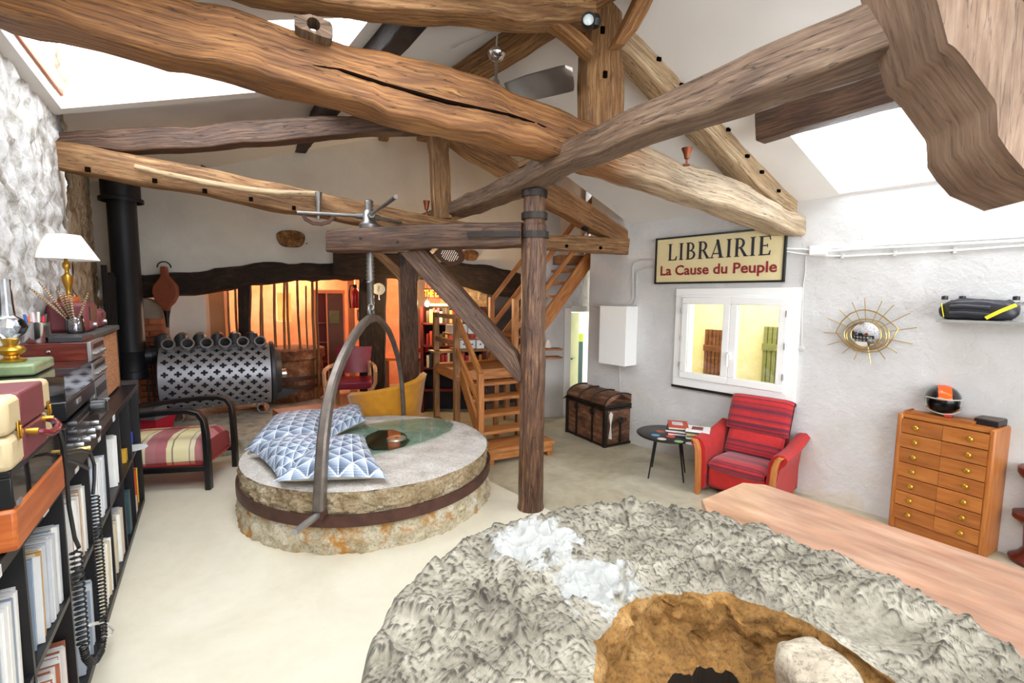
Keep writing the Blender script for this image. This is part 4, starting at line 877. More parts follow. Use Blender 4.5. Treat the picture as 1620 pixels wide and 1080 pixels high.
# bellows
bc = WB(260, 463, -.3); bt = thing('bellows', 'old brown leather bellows hanging from the lintel above the brick pier', 'bellows', bc - Z * .4)
out = [(-.17, .0), (-.15, .12), (-.08, .2), (-.045, .26), (-.04, .4), (.04, .4), (.05, .26), (.1, .2), (.17, .1), (.17, -.03), (.12, -.14), (.05, -.22), (.04, -.28), (-.04, -.28), (-.06, -.22), (-.13, -.13)]
MB().prism(out, bc, WB.d, Z, WB.n * .1).build('board', plain('brown_leather', '8a4428', .55, var=.3, bump=.4), bt, bevel=.02)
MB().lathe([(.05, 0), (.028, -.12), (.018, -.26)], bc - Z * .27 + WB.n * .05, n=12).build('nozzle', 'black', bt)
MB().tube(arc(bc + Z * .38 + WB.n * .05, WB.d, Z, .09, 0, pi, 10), .01, 6).build('hanging_loop', 'iron', bt)
for k, (x, y, xb) in enumerate(((164, 419, 176), (170, 434, 178), (175, 431, 186), (180, 438, 181))):
    p = D(x, y, 6.3 + .05 * k); q = D(xb, 640, 6.3 + .05 * k); q.z = .0
    tag(MB().tube([q, lerp(q, p, .5) + V((.02, 0, 0)), p], .032, 6, flat=(1, .6)).build('black_pole', plain('charred_wood', '201c1c', .95, var=.3, bump=.5, bs=30)), ['black charred pole leaning left of the flue, tallest of four', 'second black charred pole from the stone wall left of the flue', 'third black charred pole from the stone wall left of the flue', 'black charred pole standing closest to the flue'][k], 'pole', 'charred poles beside the flue')
ft_ = thing('fire_tools', 'thin black wrought fire tools standing between flue and stove', 'fire tools', D(238, 600, 6.9).xy.to_3d() + Z * .2)
for k, x in enumerate((232, 241, 249)):
    p = D(x, 572, 6.8); q = p.copy(); q.z = .2; MB().tube([p, q], .012, 6).build(['poker', 'tongs', 'shovel_rod'][k], 'black', ft_)
mb = MB(); mb.box(D(237, 652, 6.2) * 1, (.3, .22, .16)); tag(mb.build('metal_box', plain('dull_zinc', '8a8c94', .35, .7)), 'low dull metal box beside the stove behind the striped armchair', 'box')
mb = MB(); bx = G(238, 684, .2); A_ = [V((bx.x + a, bx.y + b, .2)) for a, b in ((-.3, -.12), (.16, -.12), (.16, .2), (-.3, .2))]; mb.rings([A_, [p + Z * .27 + (p - sum(A_, V()) / 4) * .25 for p in A_], [p + Z * .26 + (p - sum(A_, V()) / 4) * .15 for p in A_], [p + Z * .05 + (p - sum(A_, V()) / 4) * -.05 for p in A_]], sm=False)
tag(mb.build('red_basket', plain('crimson_cloth', 'c01838', .7, var=.15, bump=.2), bevel=.01), 'crimson cloth storage basket beside the stove behind the striped armchair', 'basket')
# round vat in the opening
vc = D(458, 600, 8.65); vc.z = .2; vt = thing('stone_vat', 'old brown round vat with iron hoops standing right of the stove in the opening', 'vat', vc)
M['vat'] = stone('brown_vat_stone', ('4e2a18', '8a5436', 'b48a68'), 4, 25, .9, .03)
vz = D(458, 552, 8.65).z
MB().grid(lambda u, v: (lambda r, z, a: vc + V((cos(a) * r, sin(a) * r, z)))(.58 + .02 * fbm((cos(u * 6.28) * 3, sin(u * 6.28) * 3, v * 4), 1) + (.05 if v > .8 else 0), lerp(0, vz - .2, v), u * 2 * pi), 60, 20).build('vat_wall', 'vat', vt)
MB().lathe([(.62, 0), (.62, .03), (.5, .04), (.001, .06)], vc + Z * (vz - .21), n=40, cap=False).build('vat_top', 'vat', vt)
for z in (.38, .22): MB().lathe([(.6, z), (.625, z), (.625, z + .07), (.6, z + .07)], vc, n=40, cap=False).build('iron_hoop', 'rust', vt)
# thin poles in the opening
RODS = [(360, 447, 367, .018), (372, 450, 379, .02), (414, 440, 411, .024), (415, 470, 420, .012), (434, 441, 436, .024), (450, 440, 449, .022), (454, 440, 459, .022), (470, 440, 477, .022), (484, 452, 487, .015), (494, 440, 498, .024), (501, 440, 504, .022)]
for k, (x, y, xb, r) in enumerate(RODS):
    p, q = WB(x, y, .5), WB(xb, 600, .42); q.z = .2
    w_ = ['first', 'second', 'third', 'fourth', 'fifth', 'sixth', 'seventh', 'eighth', 'ninth', 'tenth', 'eleventh'][k]
    tag(MB().tube([q, lerp(q, p, .35) + V((.01, 0, 0)), lerp(q, p, .7) - V((.01, 0, 0)), p], r, 6).build('thin_pole', 'pine_old'), 'thin upright pole hanging under the lintel, %s from the brick pier' % w_, 'pole', 'thin poles under the lintel')
# cabinet, extinguisher, dial, frames
c0, c1 = WB(499, 560, 1.5), WB(546, 560, 1.5); cz0, cz1 = .2, WB(520, 460, 1.5).z; cd_ = (c1 - c0); cd_.z = 0; cw_ = cd_.length; cd_.normalize(); cn = Z.cross(cd_)
if cn.y < 0: cn = -cn
cb = thing('display_cabinet', 'tall glazed corner cabinet with orange-lit frame behind the thin poles', 'cabinet', V((c0.x, c0.y, .2)) + cd_ * cw_ / 2)
def cbx(u0, u1, z0, z1, d0_, d1_): return MB().box(V((c0.x, c0.y, 0)) + cd_ * ((u0 + u1) / 2 * cw_) + cn * ((d0_ + d1_) / 2) + Z * ((z0 + z1) / 2), (abs(u1 - u0) * cw_, d1_ - d0_, z1 - z0), (cd_, cn, Z))
M['darkred'] = plain('dark_red_lining', '5c1410', .6, var=.2); M['cabbrown'] = plain('cabinet_brown_door', '6a4a34', .5, var=.2); M['peach'] = plain('orange_lit_white_frame', 'f0a878', .5, var=.08)  # cabinet frame is white; the room's orange light is put into its peach colour
cbx(.02, .98, cz0, cz1, .25, .3).build('back_panel', 'darkred', cb); cbx(.42, .98, cz0 + .1, cz1 - .06, .0, .03).build('door', 'cabbrown', cb)
for u in (0, .4, .97): cbx(u, u + .05, cz0, cz1, -.02, .04).build('frame_post', 'peach', cb)
cbx(0, 1.02, cz1 - .05, cz1 + .02, -.03, .3).build('cornice', 'peach', cb); cbx(0, 1.02, cz0, cz0 + .1, -.02, .3).build('plinth', 'peach', cb)
for z in (.7, 1.1, 1.5): cbx(.05, .4, z, z + .02, .02, .24).build('shelf', 'darkred', cb)
pp_ = cbx(.5, .84, WB(530, 511, 1.5).z, WB(530, 491, 1.5).z, -.03, -.01); o = pp_.build('framed_picture', plain('greenish_print', '7a8450', .5, var=.5)); tag(o, 'small framed print hung on the door of the glazed corner cabinet', 'picture')
b_ = WB(563, 487, .55); ex = thing('fire_extinguisher', 'red fire extinguisher with black hose on the orange wall left of the dark post', 'fire extinguisher', b_)
zt_2 = WB(563, 462, .55).z; MB().lathe([(.001, b_.z), (.07, b_.z), (.075, b_.z + .03), (.075, zt_2), (.03, zt_2 + .06), (.025, zt_2 + .08)], V((b_.x, b_.y, 0)), n=20).build('cylinder', plain('extinguisher_red', 'c8141c', .3), ex)
MB().box((b_.x, b_.y, zt_2 + .11), (.07, .05, .06)).tube([V((b_.x, b_.y, zt_2 + .12)), V((b_.x - .1, b_.y, zt_2 + .12)), V((b_.x - .12, b_.y, zt_2 - .05)), V((b_.x - .1, b_.y, zt_2 - .3))], .014, 6).build('valve_and_hose', 'black', ex)
o = MB().box(WB(569, 498, .5), (.09, .01, .2), (WB.d, WB.n, Z)).box(WB(569, 498, .49), (.05, .01, .12), (WB.d, WB.n, Z), 1).build('safety_sign', [plain('sign_red', 'd02828', .4), plain('sign_white', 'f0e8e0', .4)]); tag(o, 'small red and white sign under the fire extinguisher', 'sign')
dl = WB(599, 457, -.14); dt = thing('dial_thermometer', 'round white dial hanging on the dark post behind the screw', 'dial', dl - Z * .22)
MB().lathe([(.001, 0), (.1, 0), (.105, .02), (.1, .035), (.09, .028), (.001, .028)], dl, -WB.n, 28).build('face', plain('dial_white', 'dcdcd0', .5, var=.03), dt)
MB().tube([dl - WB.n * .035 - Z * .04, dl - WB.n * .035 + Z * .05 + WB.d * .015], .004, 5).build('hand', 'black', dt)
MB().tube([dl - Z * .1, dl - Z * .17], .008, 6).lathe([(.001, -.02), (.02, -.02), (.02, 0), (.001, .005)], dl - Z * .17, n=12).build('pendant_key', 'steel_lt', dt)
# log ends set in the wall
M['logend'] = stone('log_end_grain', ('4a3018', '7a5430', 'a8804e'), 9, 30, .8, .02)
def logend(label, x0, x1, y0, y1):
    c = WB((x0 + x1) / 2, (y0 + y1) / 2, -.04); w_, h_ = (WB(x1, y0) - WB(x0, y0)).length / 2, (WB(x0, y0).z - WB(x0, y1).z) / 2
    R = [[c + WB.n * z + WB.d * (w_ * k * (abs(cos(a)) ** .7) * (1 if cos(a) > 0 else -1) * (1 + .06 * sin(3 * a))) + Z * (h_ * k * (abs(sin(a)) ** .8) * (1 if sin(a) > 0 else -1)) for a in [2 * pi * q / 24 for q in range(24)]] for z, k in ((.2, 1), (0, 1), (-.02, .93))]
    tag(MB().rings(R[::-1]).build('log_end', 'logend'), label, 'log end')
logend('oval brown log end set in the wall above the stove lintel', 438, 482, 364, 391); logend('small dark log end beside the perforated copper lamp', 733, 757, 395, 412)
for x0, x1 in ((443, 448),): tag(MB().tube([WB(486, 385, -.03), WB(484, 385, -.12)], .008, 5).build('nail', 'iron'), 'tiny iron nail right of the oval log end', 'nail')
# maroon chair
def legbox(P0, P1, w_, d_, mat, name, par): 
    u = (P1 - P0).normalized(); x_, y_, z_ = axes(u, V((0, 1, 0)) if abs(u.z) > .8 else Z); return MB().box((P0 + P1) / 2, ((P1 - P0).length, w_, d_), (x_, y_, z_)).build(name, mat, par, bevel=.006)
mc = V((-2.66, 7.75, .2)); cu_, cv_ = V((.97, .24, 0)), V((-.24, .97, 0))
ch = thing('armchair', 'maroon leather armchair with pale wooden arms beside the dark post', 'chair', mc)
def Mc(u, v, z): return mc + cu_ * u + cv_ * v + Z * z
MB().box(Mc(0, .0, .44), (.64, .6, .13), (cu_, cv_, Z)).build('seat', 'maroon', ch, bevel=.03)
mb = MB(); mb.grid(lambda u, v: Mc((u - .5) * lerp(.5, .62, v), .32 + .1 * v - .05 * (1 - (2 * u - 1) ** 2), lerp(.56, 1.0, v)), 8, 6); mb.grid(lambda u, v: Mc((u - .5) * lerp(.5, .62, v), .4 + .1 * v - .05 * (1 - (2 * u - 1) ** 2), lerp(.56, 1.0, v)), 8, 6).build('backrest', 'maroon', ch)
M['palewood'] = wood('pale_chair_wood', ('a87850', 'c89870', 'e0b890'), .4, seed=51, bump=.05, blotch=.15)
for s_ in (-1, 1):
    MB().tube([Mc(s_ * .33, -.3, .36), Mc(s_ * .385, -.33, .48), Mc(s_ * .39, -.33, .66), Mc(s_ * .385, -.28, .70), Mc(s_ * .36, .0, .71), Mc(s_ * .3, .36, .70)], .032, 8).build('armrest', 'palewood', ch)
    legbox(Mc(s_ * .29, -.27, 0), Mc(s_ * .29, -.27, .4), .05, .05, 'palewood', 'leg', ch); legbox(Mc(s_ * .27, .3, 0), Mc(s_ * .26, .36, .75), .05, .05, 'palewood', 'leg', ch)
# mustard tub chair
yc = V((-1.86, 6.75, 0)); yt = thing('tub_chair', 'mustard yellow velvet tub chair between the millstone and the oak post', 'chair', yc)
def shell(u, v):
    a = lerp(radians(150), radians(395), u); top = lerp(.66, 1.05, (u ** 1.35)) - (max(0, u - .86) / .14) ** 2 * .2; rt = .38 + .16 * u
    pr = [(rt - .10, .25), (rt - .03, top - .12), (rt + .0, top - .03), (rt + .05, top), (rt + .10, top - .035), (rt + .07, top - .15), (rt - .02, .22)]
    x = v * 6; i = min(int(x), 5); r, z = lerp(pr[i][0], pr[i + 1][0], x - i), lerp(pr[i][1], pr[i + 1][1], x - i); return yc + V((cos(a) * r * 1.0, sin(a) * r * .85, z))
MB().grid(shell, 40, 24).build('shell', 'yellow', yt)
MB().lathe([(.001, .3), (.34, .3), (.36, .36), (.33, .42), (.001, .44)], yc, n=28).build('seat', 'yellow', yt)
for a in (.7, 2.3, 3.9, 5.4): MB().tube([yc + V((cos(a) * .2, sin(a) * .2, .3)), yc + V((cos(a) * .3, sin(a) * .3, 0))], .018, 6).build('leg', 'dgrey', yt)
# coffee table behind cushions
kt = thing('coffee_table', 'low reddish wooden coffee table between the stove and the millstone', 'table', G(490, 650, .6) * 1 - Z * .4)
kp = [G(431, 647, .6), G(456, 664, .6), G(548, 655, .6), G(528, 636, .6)]
MB().rings([[p - Z * .05 for p in kp], kp], sm=False).build('table_top', wood('coffee_table_red', ('7a3a20', 'a4583a', 'c08060'), .5, seed=53, bump=.2), kt, bevel=.006)
kc = sum(kp, V()) / 4
for p in kp: q = lerp(p, kc, .1); MB().box((q.x, q.y, .375), (.07, .07, .35)).build('leg', 'pine_old', kt)

# ================================================================== STAIRS
SB = V((-.27, 5.64, 0)); se = V((.885, .465, 0)).normalized(); sfv = V((-.465, .885, 0)).normalized()
def St(e, f, z): return SB + se * e + sfv * f + Z * z
AX = (se, sfv, Z)
sw = thing('lower_stairs', 'pine lower stair flight with open treads, platform step and slanting handrails', 'stairs', St(.45, .5, 0))
W_ = .86
MB().box(St(.47, .22, .2 - .02), (.98, .44, .045), AX).build('platform_step', 'pine', sw, bevel=.004)
MB().box(St(.47, .02, .12), (.9, .03, .11), AX).build('platform_apron', 'pine', sw)
for e in (.04, .9): MB().box(St(e, .06, .08), (.08, .08, .16), AX).build('platform_foot', 'pine', sw)
for i in range(4): MB().box(St(W_ / 2, .34 + .2 * i, .37 + .17 * i - .02), (W_ - .04, .25, .045), AX).build('tread', 'pine', sw, bevel=.004)
for e in (.02, W_):
    a, b = St(e, .12, .08), St(e, .96, .98); x_, y_, z_ = axes(b - a); MB().box((a + b) / 2, ((b - a).length + .1, .035, .17), (x_, y_, z_)).build('stringer', 'pine', sw)
MB().box(St(-.03, .2, .57), (.075, .075, 1.14), AX).build('newel_post', 'pine', sw, bevel=.004)
for (z0, z1, w_, h_) in ((1.12, 1.80, .05, .07), (.72, 1.38, .045, .06)):
    a, b = St(-.03, .2, z0), St(-.03, 1.02, z1); x_, y_, z_ = axes(b - a); MB().box((a + b) / 2, ((b - a).length, w_, h_), (x_, y_, z_)).build('handrail', 'pine', sw)
ld = thing('stair_landing', 'pine landing platform on posts with guard rails under the crane brace', 'landing', St(.5, 1.5, 0))
LZ = 1.05
for k in range(5): MB().box(St(.6, 1.0 + .19 * k + .06, LZ - .02), (1.32, .182, .04), AX).build('deck_board', 'pine', ld)
MB().box(St(.6, .98, LZ - .09), (1.3, .04, .1), AX).build('front_joist', 'pine', ld); MB().box(St(-.04, 1.45, LZ - .09), (.04, .92, .1), AX).build('side_joist', 'pine', ld)
for e, f, z in ((-.04, 1.0, 1.84), (-.04, 1.88, 1.84), (.95, 1.0, 1.03), (1.2, 1.88, 1.03)): MB().box(St(e, f, z / 2), (.08, .08, z), AX).build('post', 'pine_old', ld, bevel=.004)
MB().box(St(-.04, 1.44, 1.80), (.05, .82, .06), AX).build('guard_rail', 'pine_old', ld); MB().box(St(-.04, 1.44, 1.44), (.04, .82, .07), AX).build('guard_rail', 'pine_old', ld); MB().box(St(-.04, 1.44, .16), (.06, .95, .1), AX).build('foot_rail', 'pine', ld)
for e in (.3, .62): MB().box(St(e, 1.1, .5), (.07, .06, 1.0), AX).build('under_stud', 'pine', ld)
MB().box(St(.3, 1.8, 1.24), (.9, .3, .03), AX).build('shelf', 'pine_old', ld)
us = thing('upper_stairs', 'pine upper stair flight climbing from the landing to the upper door', 'stairs', St(1.3, 1.5, 1.05))
def Su(l, f, z): return St(.9 + l, f, z)
rise, run = 1.68, 1.32
for f in (1.0, 1.82):
    a, b = Su(-.05, f, 1.08), Su(run + .12, f, 1.08 + rise + .1); x_, y_, z_ = axes(b - a); MB().box((a + b) / 2, ((b - a).length, .04, .2), (x_, y_, z_)).build('stringer', 'pine' if f < 1.5 else 'pine_old', us)
for i in range(7): MB().box(Su(.12 + run / 7.6 * i, 1.41, 1.05 + .21 * (i + 1)), (.24, .78, .04), AX, grain=1).build('tread', 'pine', us)
for f, zt3 in ((1.0, 2.06), (1.82, 2.08)):
    MB().box(Su(-.02, f, (1.05 + zt3) / 2), (.08, .08, zt3 - 1.05), AX).build('newel_post', 'pine', us, bevel=.004)
    for zo in (.92, .5):
        a, b = Su(-.02, f, 1.1 + zo), Su(run + .08, f, 1.1 + rise + zo); x_, y_, z_ = axes(b - a); MB().box((a + b) / 2, ((b - a).length, .045, .065), (x_, y_, z_)).build('handrail', 'pine', us)
    MB().box(Su(run + .1, f, 3.2), (.09, .09, 1.5), AX).build('upper_newel', 'pine', us, bevel=.004)
# things around the landing
M['boxwhite'] = plain('white_card_box', 'dcdcdc', .6, var=.05)
for r_, (y, xs_) in enumerate(((521, (716, 728, 741)), (544, (728, 741, 754)))):
    for k, x in enumerate(xs_):
        p = D(x, y + 5, 7.35); o = MB().box(p + Z * .06, (.125, .3, .13), AX).box(p + Z * .06 - sfv * .152, (.03, .006, .02), AX, 1).build('storage_box', ['boxwhite', 'dgrey'], bevel=.003)
        tag(o, '%s white storage box on the %s shelf behind the landing' % (['left', 'middle', 'right'][k], ['upper', 'lower'][r_]), 'box', 'white storage boxes behind the landing')
for y, x0, x1 in ((527, 708, 752), (551, 720, 762)):
    p = D((x0 + x1) / 2, y, 7.35); o = MB().box(p - Z * .0, (.5, .34, .025), AX).build('wall_shelf', 'pine_old'); tag(o, '%s plank shelf under the white boxes behind the landing' % ('upper' if y < 540 else 'lower'), 'shelf')
rk = thing('dark_bookcase', 'dark bookcase with red spines behind the landing', 'bookcase', V((-1.25, 8.3, 0)))
for z in (.4, .8, 1.2, 1.6): MB().box((-1.05, 8.45, z), (1.1, .3, .03)).build('shelf', 'darkred', rk)
for x in (-1.6, -.5): MB().box((x, 8.45, .95), (.05, .3, 1.9)).build('side_panel', 'darkred', rk)
MB().box((-1.05, 8.62, .95), (1.1, .02, 1.9)).build('back_panel', 'char', rk)
cols = ['8a1c20', 'd8c8a8', '3a2a28', 'b04030', '20242c', 'c89850', 'a02850', '55402c']
x = -1.52; k = 0
while x < -.58:
    w_ = random.uniform(.035, .06); h_ = random.uniform(.2, .3); zz = (1.215, .815, 1.615)[k % 3]
    if k % 3 == 2: h_ = min(h_, .26)
    o = MB().box((x + w_ / 2, 8.4, zz + h_ / 2), (w_ - .004, .18, h_)).build('book', plain('book_cover_%d' % (k % 8), cols[k % 8], .6, bump=0)); tag(o, '%s book from the left on the %s shelf of the dark bookcase' % (ORD[k // 3], ('middle', 'lower', 'top')[k % 3]), 'book', 'books in the dark bookcase, %s shelf' % ('middle', 'lower', 'top')[k % 3]); k += 1
    if k % 3 == 0: x += w_
# desk area glimpsed under the lintel
dk = thing('desk', 'brown wooden desk in the orange room behind the oak post', 'desk', V((-1.9, 8.9, .2)))
MB().box((-1.75, 8.9, .92), (1.5, .7, .05)).build('desk_top', 'orangewood', dk)
for x in (-2.45, -1.05): MB().box((x, 8.9, .55), (.06, .6, .7)).build('leg', 'pine_old', dk)
o = MB().box(D(678, 567, 8.7), (.22, .05, .36)).build('monitor', 'black'); tag(o, 'black monitor seen between the oak post and the stair rails', 'monitor')
o = MB().lathe([(.001, 0), (.12, 0), (.09, .08), (.03, .11), (.001, .11)], D(670, 556, 8.6), n=20).build('red_lamp', plain('bright_red_enamel', 'e01810', .4)); tag(o, 'small bright red lamp shade on the desk in the orange room', 'lamp')
# lit sign board, bulb and stone wall
M['stonewarm'] = stone('warm_lit_rubble', ('b08050', 'd8b080', 'f0d8b0'), 5, 30, .8, .02)  # warm lamplight is put into the stone colour
o_ = D(733, 470, 9.0); WS = Pl(D(733, 470, 9.0), WB.d); mb = rub(WS(697, 560, -.05).xy.to_3d(), WB.d, 1.05, 2.4, WB.n, 40, 70, .06, 9); struct('wall_stone_niche', mb, 'stonewarm')
bs = D(689, 464, 8.45); bd_ = thing('sign_board', 'dark red sign board with yellow capitals glowing above the bulb', 'sign', bs - Z * .1)
MB().box(bs, (.42, .02, .19), (WB.d, WB.n, Z)).build('board', 'darkred', bd_)
tb, tw = text_mb('THE EX', .165, bs - WB.d * .2 - Z * .055 - WB.n * .016, WB.d, Z, 0, .004); f_ = .30 / max(tw, .01); o_t = bs - WB.d * .2
tb2 = MB().add(tb, lambda p: o_t + WB.d * ((p - o_t).dot(WB.d) * f_) + Z * (p - o_t).z - WB.n * .016); tb2.build('lettering', emis('yellow_letters', 'ffc820', 1.2), bd_)
bu = D(676, 481, 8.2); lt = thing('bulb_lamp', 'bare glowing bulb lamp right of the oak post', 'lamp', bu - Z * .1)
mb = MB().lathe([(.001, -.05), (.035, -.03), (.045, 0), (.035, .035), (.015, .06), (.001, .06)], bu, n=16); mb.build('bulb', emis('bulb_glow', 'ffd890', 60), lt)
MB().lathe([(.016, .06), (.018, .12), (.001, .12)], bu, n=12).tube([bu + Z * .12, bu + Z * .5], .005, 5).build('cable', 'black', lt)
tl = D(698, 482, 8.5); o = MB().tube([tl - WB.d * .2, tl + WB.d * .2], .02, 10).build('tube_lamp', emis('warm_tube', 'ffc060', 12)); tag(o, 'short warm glowing tube lamp under the yellow lettered sign', 'lamp')
def plight(loc, e, col, r=.12):
    l = bpy.data.lights.new('lamp_or_fill_light', 'POINT'); l.energy = e; l.color = col; l.shadow_soft_size = r; o = bpy.data.objects.new('lamp_or_fill_light', l); C.objects.link(o); o.location = loc; return o
plight(bu - WB.n * .15, 55, (1, .66, .32), .05); plight(D(722, 440, 8.75), 40, (1, .62, .28), .08)
for x, y, Yv in ((470, 470, 9.8), (350, 470, 9.0), (590, 470, 9.7)): plight(D(x, y, Yv) + Z * .35, 62, (1, .78, .58), .15)
plight(WF.at((d0 + d1) / 2 + .3, 1.9, .9), 11, (1, .98, .85), .1)  # light added to brighten the passage; no lamp stands there
# ================================================================== RIGHT SIDE
# wall sign
SO = -.035; TL, TR, BR, BL = WR(1038, 378, SO), WR(1244, 358, SO), WR(1241, 443.6, SO), WR(1037, 450, SO)
sgL, sgR = (aof(WR, TL) + aof(WR, BL)) / 2, (aof(WR, TR) + aof(WR, BR)) / 2; sz0, sz1 = (BL.z + BR.z) / 2, (TL.z + TR.z) / 2; SWd = sgL - sgR
sg = thing('shop_sign', 'cream shop sign with black and dark red lettering above the window', 'sign', WR.at((sgL + sgR) / 2, sz0, SO))
UX = -WR.d                                     # reading direction along the wall
MB().box(WR.at((sgL + sgR) / 2, (sz0 + sz1) / 2, -.02), (SWd, .03, sz1 - sz0), (WR.d, WR.n, Z)).build('board', plain('sign_cream', 'e2d2a2', .5, var=.04, bump=0), sg)
frame(WR, sgR - .005, sgL + .005, sz0 - .005, sz1 + .005, .022, .04, -.028).build('frame', 'black', sg)
so = WR.at(sgL, sz0, -.037); nrm_ = -WR.n
def P2(x, y): return so + UX * (x * SWd) + Z * (y * (sz1 - sz0))
# serif capitals built stroke by stroke; unit letter height 1, width given
def rect(x0, y0, x1, y1): return [(x0, y0), (x1, y0), (x1, y1), (x0, y1)]
def para(x0, x1, x2, x3, y0=0, y1=1): return [(x0, y0), (x1, y0), (x3, y1), (x2, y1)]
def half(cx, cy, rx, ry, t, a0=-90, a1=90, n=9):
    o = [(cx + rx * cos(radians(lerp(a0, a1, i / n))), cy + ry * sin(radians(lerp(a0, a1, i / n)))) for i in range(n + 1)]
    i_ = [(cx + (rx - t) * cos(radians(lerp(a0, a1, i / n))), cy + (ry - .07) * sin(radians(lerp(a0, a1, i / n)))) for i in range(n + 1)]
    return [[o[i], o[i + 1], i_[i + 1], i_[i]] for i in range(n)]
Sf = .045
stem = lambda x: [rect(x, 0, x + .15, 1), rect(x - .07, 0, x + .22, Sf), rect(x - .07, 1 - Sf, x + .22, 1)]
GL = {'L': (stem(.1) + [rect(.1, 0, .62, .06), [(.5, .06), (.62, .0), (.66, .26), (.61, .26)]], .66),
      'I': (stem(.1), .36),
      'B': (stem(.1) + half(.3, .74, .27, .26, .13) + half(.32, .27, .33, .27, .14) + [rect(.2, .93, .31, 1), rect(.2, .485, .33, .545), rect(.2, 0, .33, .07)], .68),
      'R': (stem(.1) + half(.3, .72, .3, .28, .14) + [rect(.2, .93, .31, 1), rect(.2, .44, .32, .51), [(.32, .46), (.46, .46), (.76, .0), (.58, .0)], rect(.55, 0, .82, Sf)], .76),
      'A': ([para(.0, .06, .34, .40), para(.5, .68, .28, .44), rect(.14, .22, .56, .28), rect(-.06, 0, .16, Sf), rect(.42, 0, .76, Sf), [(.28, .93), (.44, .93), (.4, 1.04), (.3, 1.04)]], .76),
      'E': (stem(.1) + [rect(.1, 0, .6, .06), rect(.1, .94, .6, 1), rect(.2, .47, .5, .53), [(.54, .06), (.62, 0), (.65, .24), (.6, .24)], [(.54, .94), (.6, .78), (.65, .78), (.6, 1)], rect(.46, .4, .5, .6)], .64)}
mb = MB(); tot = sum(GL[c][1] for c in 'LIBRAIRIE') + .09 * 8; x = 0.0; x0_, x1_, y0_, y1_ = .11, .905, .50, .86
for c in 'LIBRAIRIE':
    for st_ in GL[c][0]:
        q = [(x0_ + (x + px) / tot * (x1_ - x0_), y0_ + py * (y1_ - y0_)) for px, py in st_]
        k = len(mb.v); mb.v += [P2(*p) + nrm_ * .003 for p in q]; mb.face(list(range(k, k + len(q))), [(0, 0)] * len(q))
    x += GL[c][1] + .09
mb.build('black_lettering', plain('letter_black', '26242c', .5, var=0, bump=0), sg)
tb, tw = text_mb('La Cause du Peuple', .2, so, UX, Z, .0, .0045)
tx0, tx1, ty = .045, .955, .185; f_ = (tx1 - tx0) * SWd / tw
MB().add(tb, lambda p: P2(tx0, ty) + UX * ((p - so).dot(UX) * f_) + Z * ((p - so).z * .93 * f_) + nrm_ * .003).build('dark_red_lettering', plain('letter_red', '8a2028', .5, var=0, bump=0), sg)
# meter cabinet
best = min((abs(aof(WR, WR(990, 530, -d / 100)) - aof(WR, WR(1008, 530))), d / 100) for d in range(10, 60))[1]
ma0, ma1 = aof(WR, WR(990, 530, -best)), aof(WR, WR(948, 530, -best)); mz1, mz0 = WR(969, 484, -best).z, WR(969, 577, -best).z
mt = thing('meter_cabinet', 'plain white box cabinet on the wall above the old trunk', 'cabinet', WR.at((ma0 + ma1) / 2, mz0, -best / 2))
MB().box(WR.at((ma0 + ma1) / 2, (mz0 + mz1) / 2, -best / 2), (ma1 - ma0, best, mz1 - mz0), (WR.d, WR.n, Z)).build('body', 'white', mt, bevel=.004)
# cables on the wall
def cable(label, pts, r=.011, off=-.012, mat='white', name='wall_cable'):
    P_ = [WR(x, y, off) for x, y in pts]; return tag(MB().tube(P_, r, 6).build(name, mat), label, 'cable')
M['cablegrey'] = plain('painted_conduit', 'c8c6c2', .6, var=.05)
cable('painted conduit from the stairs up to the lower part of the sign', [(938, 480), (960, 484), (985, 483), (996, 480), (1001, 472), (1001, 422), (1004, 414), (1012, 411), (1038, 411)], mat='cablegrey')
cable('outer painted conduit bending beside the sign above the meter cabinet', [(936, 484), (955, 489), (990, 488), (1003, 482), (1007, 470), (1007, 434), (1010, 427), (1018, 424), (1038, 422)], mat='cablegrey')
cable('thin straight conduit below the meter cabinet behind the trunk', [(980, 579), (981, 625)], .007, mat='cablegrey')
cable('upper white cable running right from the junction box under the skylight', [(1301, 393), (1364, 390), (1391, 387), (1480, 382), (1560, 377), (1680, 369)], .01)
cable('middle white cable running right from the junction box under the skylight', [(1306, 397), (1365, 393), (1422, 390), (1500, 386), (1620, 380), (1700, 375)], .012)
cable('lowest clipped white cable under the skylight', [(1245, 398), (1289, 404), (1340, 405), (1420, 401), (1511, 396), (1620, 388), (1700, 383)], .009)
cable('white cable between the sign and the junction box', [(1244, 393), (1270, 394), (1292, 397)], .01)
cc = thing('socket_cord', 'thin white cord hanging down to a round plug right of the window', 'cord', WR(1268, 552, -.02)); MB().tube([WR(x, y, -.015) for x, y in [(1275, 405), (1274, 430), (1271, 450), (1269, 500), (1268, 548)]], .007, 6).build('cord', 'cablegrey', cc)
MB().lathe([(.001, 0), (.032, 0), (.03, .03), (.001, .035)], WR(1268, 551, 0), -WR.n, 16).build('round_plug', 'cablegrey', cc)
jb = WR(1295, 396, -.03); tag(MB().box(jb, (.16, .06, .1), (WR.d, WR.n, Z)).build('junction_box', 'white', bevel=.01), 'white junction box at the end of the near tie beam', 'junction box')
for k, x in enumerate((1333, 1416, 1511)): tag(MB().box(WR(x, 405 - (x - 1333) * .05, -.012), (.02, .03, .05), (WR.d, WR.n, Z)).build('cable_clip', 'cablegrey'), ['cable clip nearest the junction box under the skylight', 'middle cable clip under the skylight', 'cable clip above the wall shelf under the skylight'][k], 'clip')
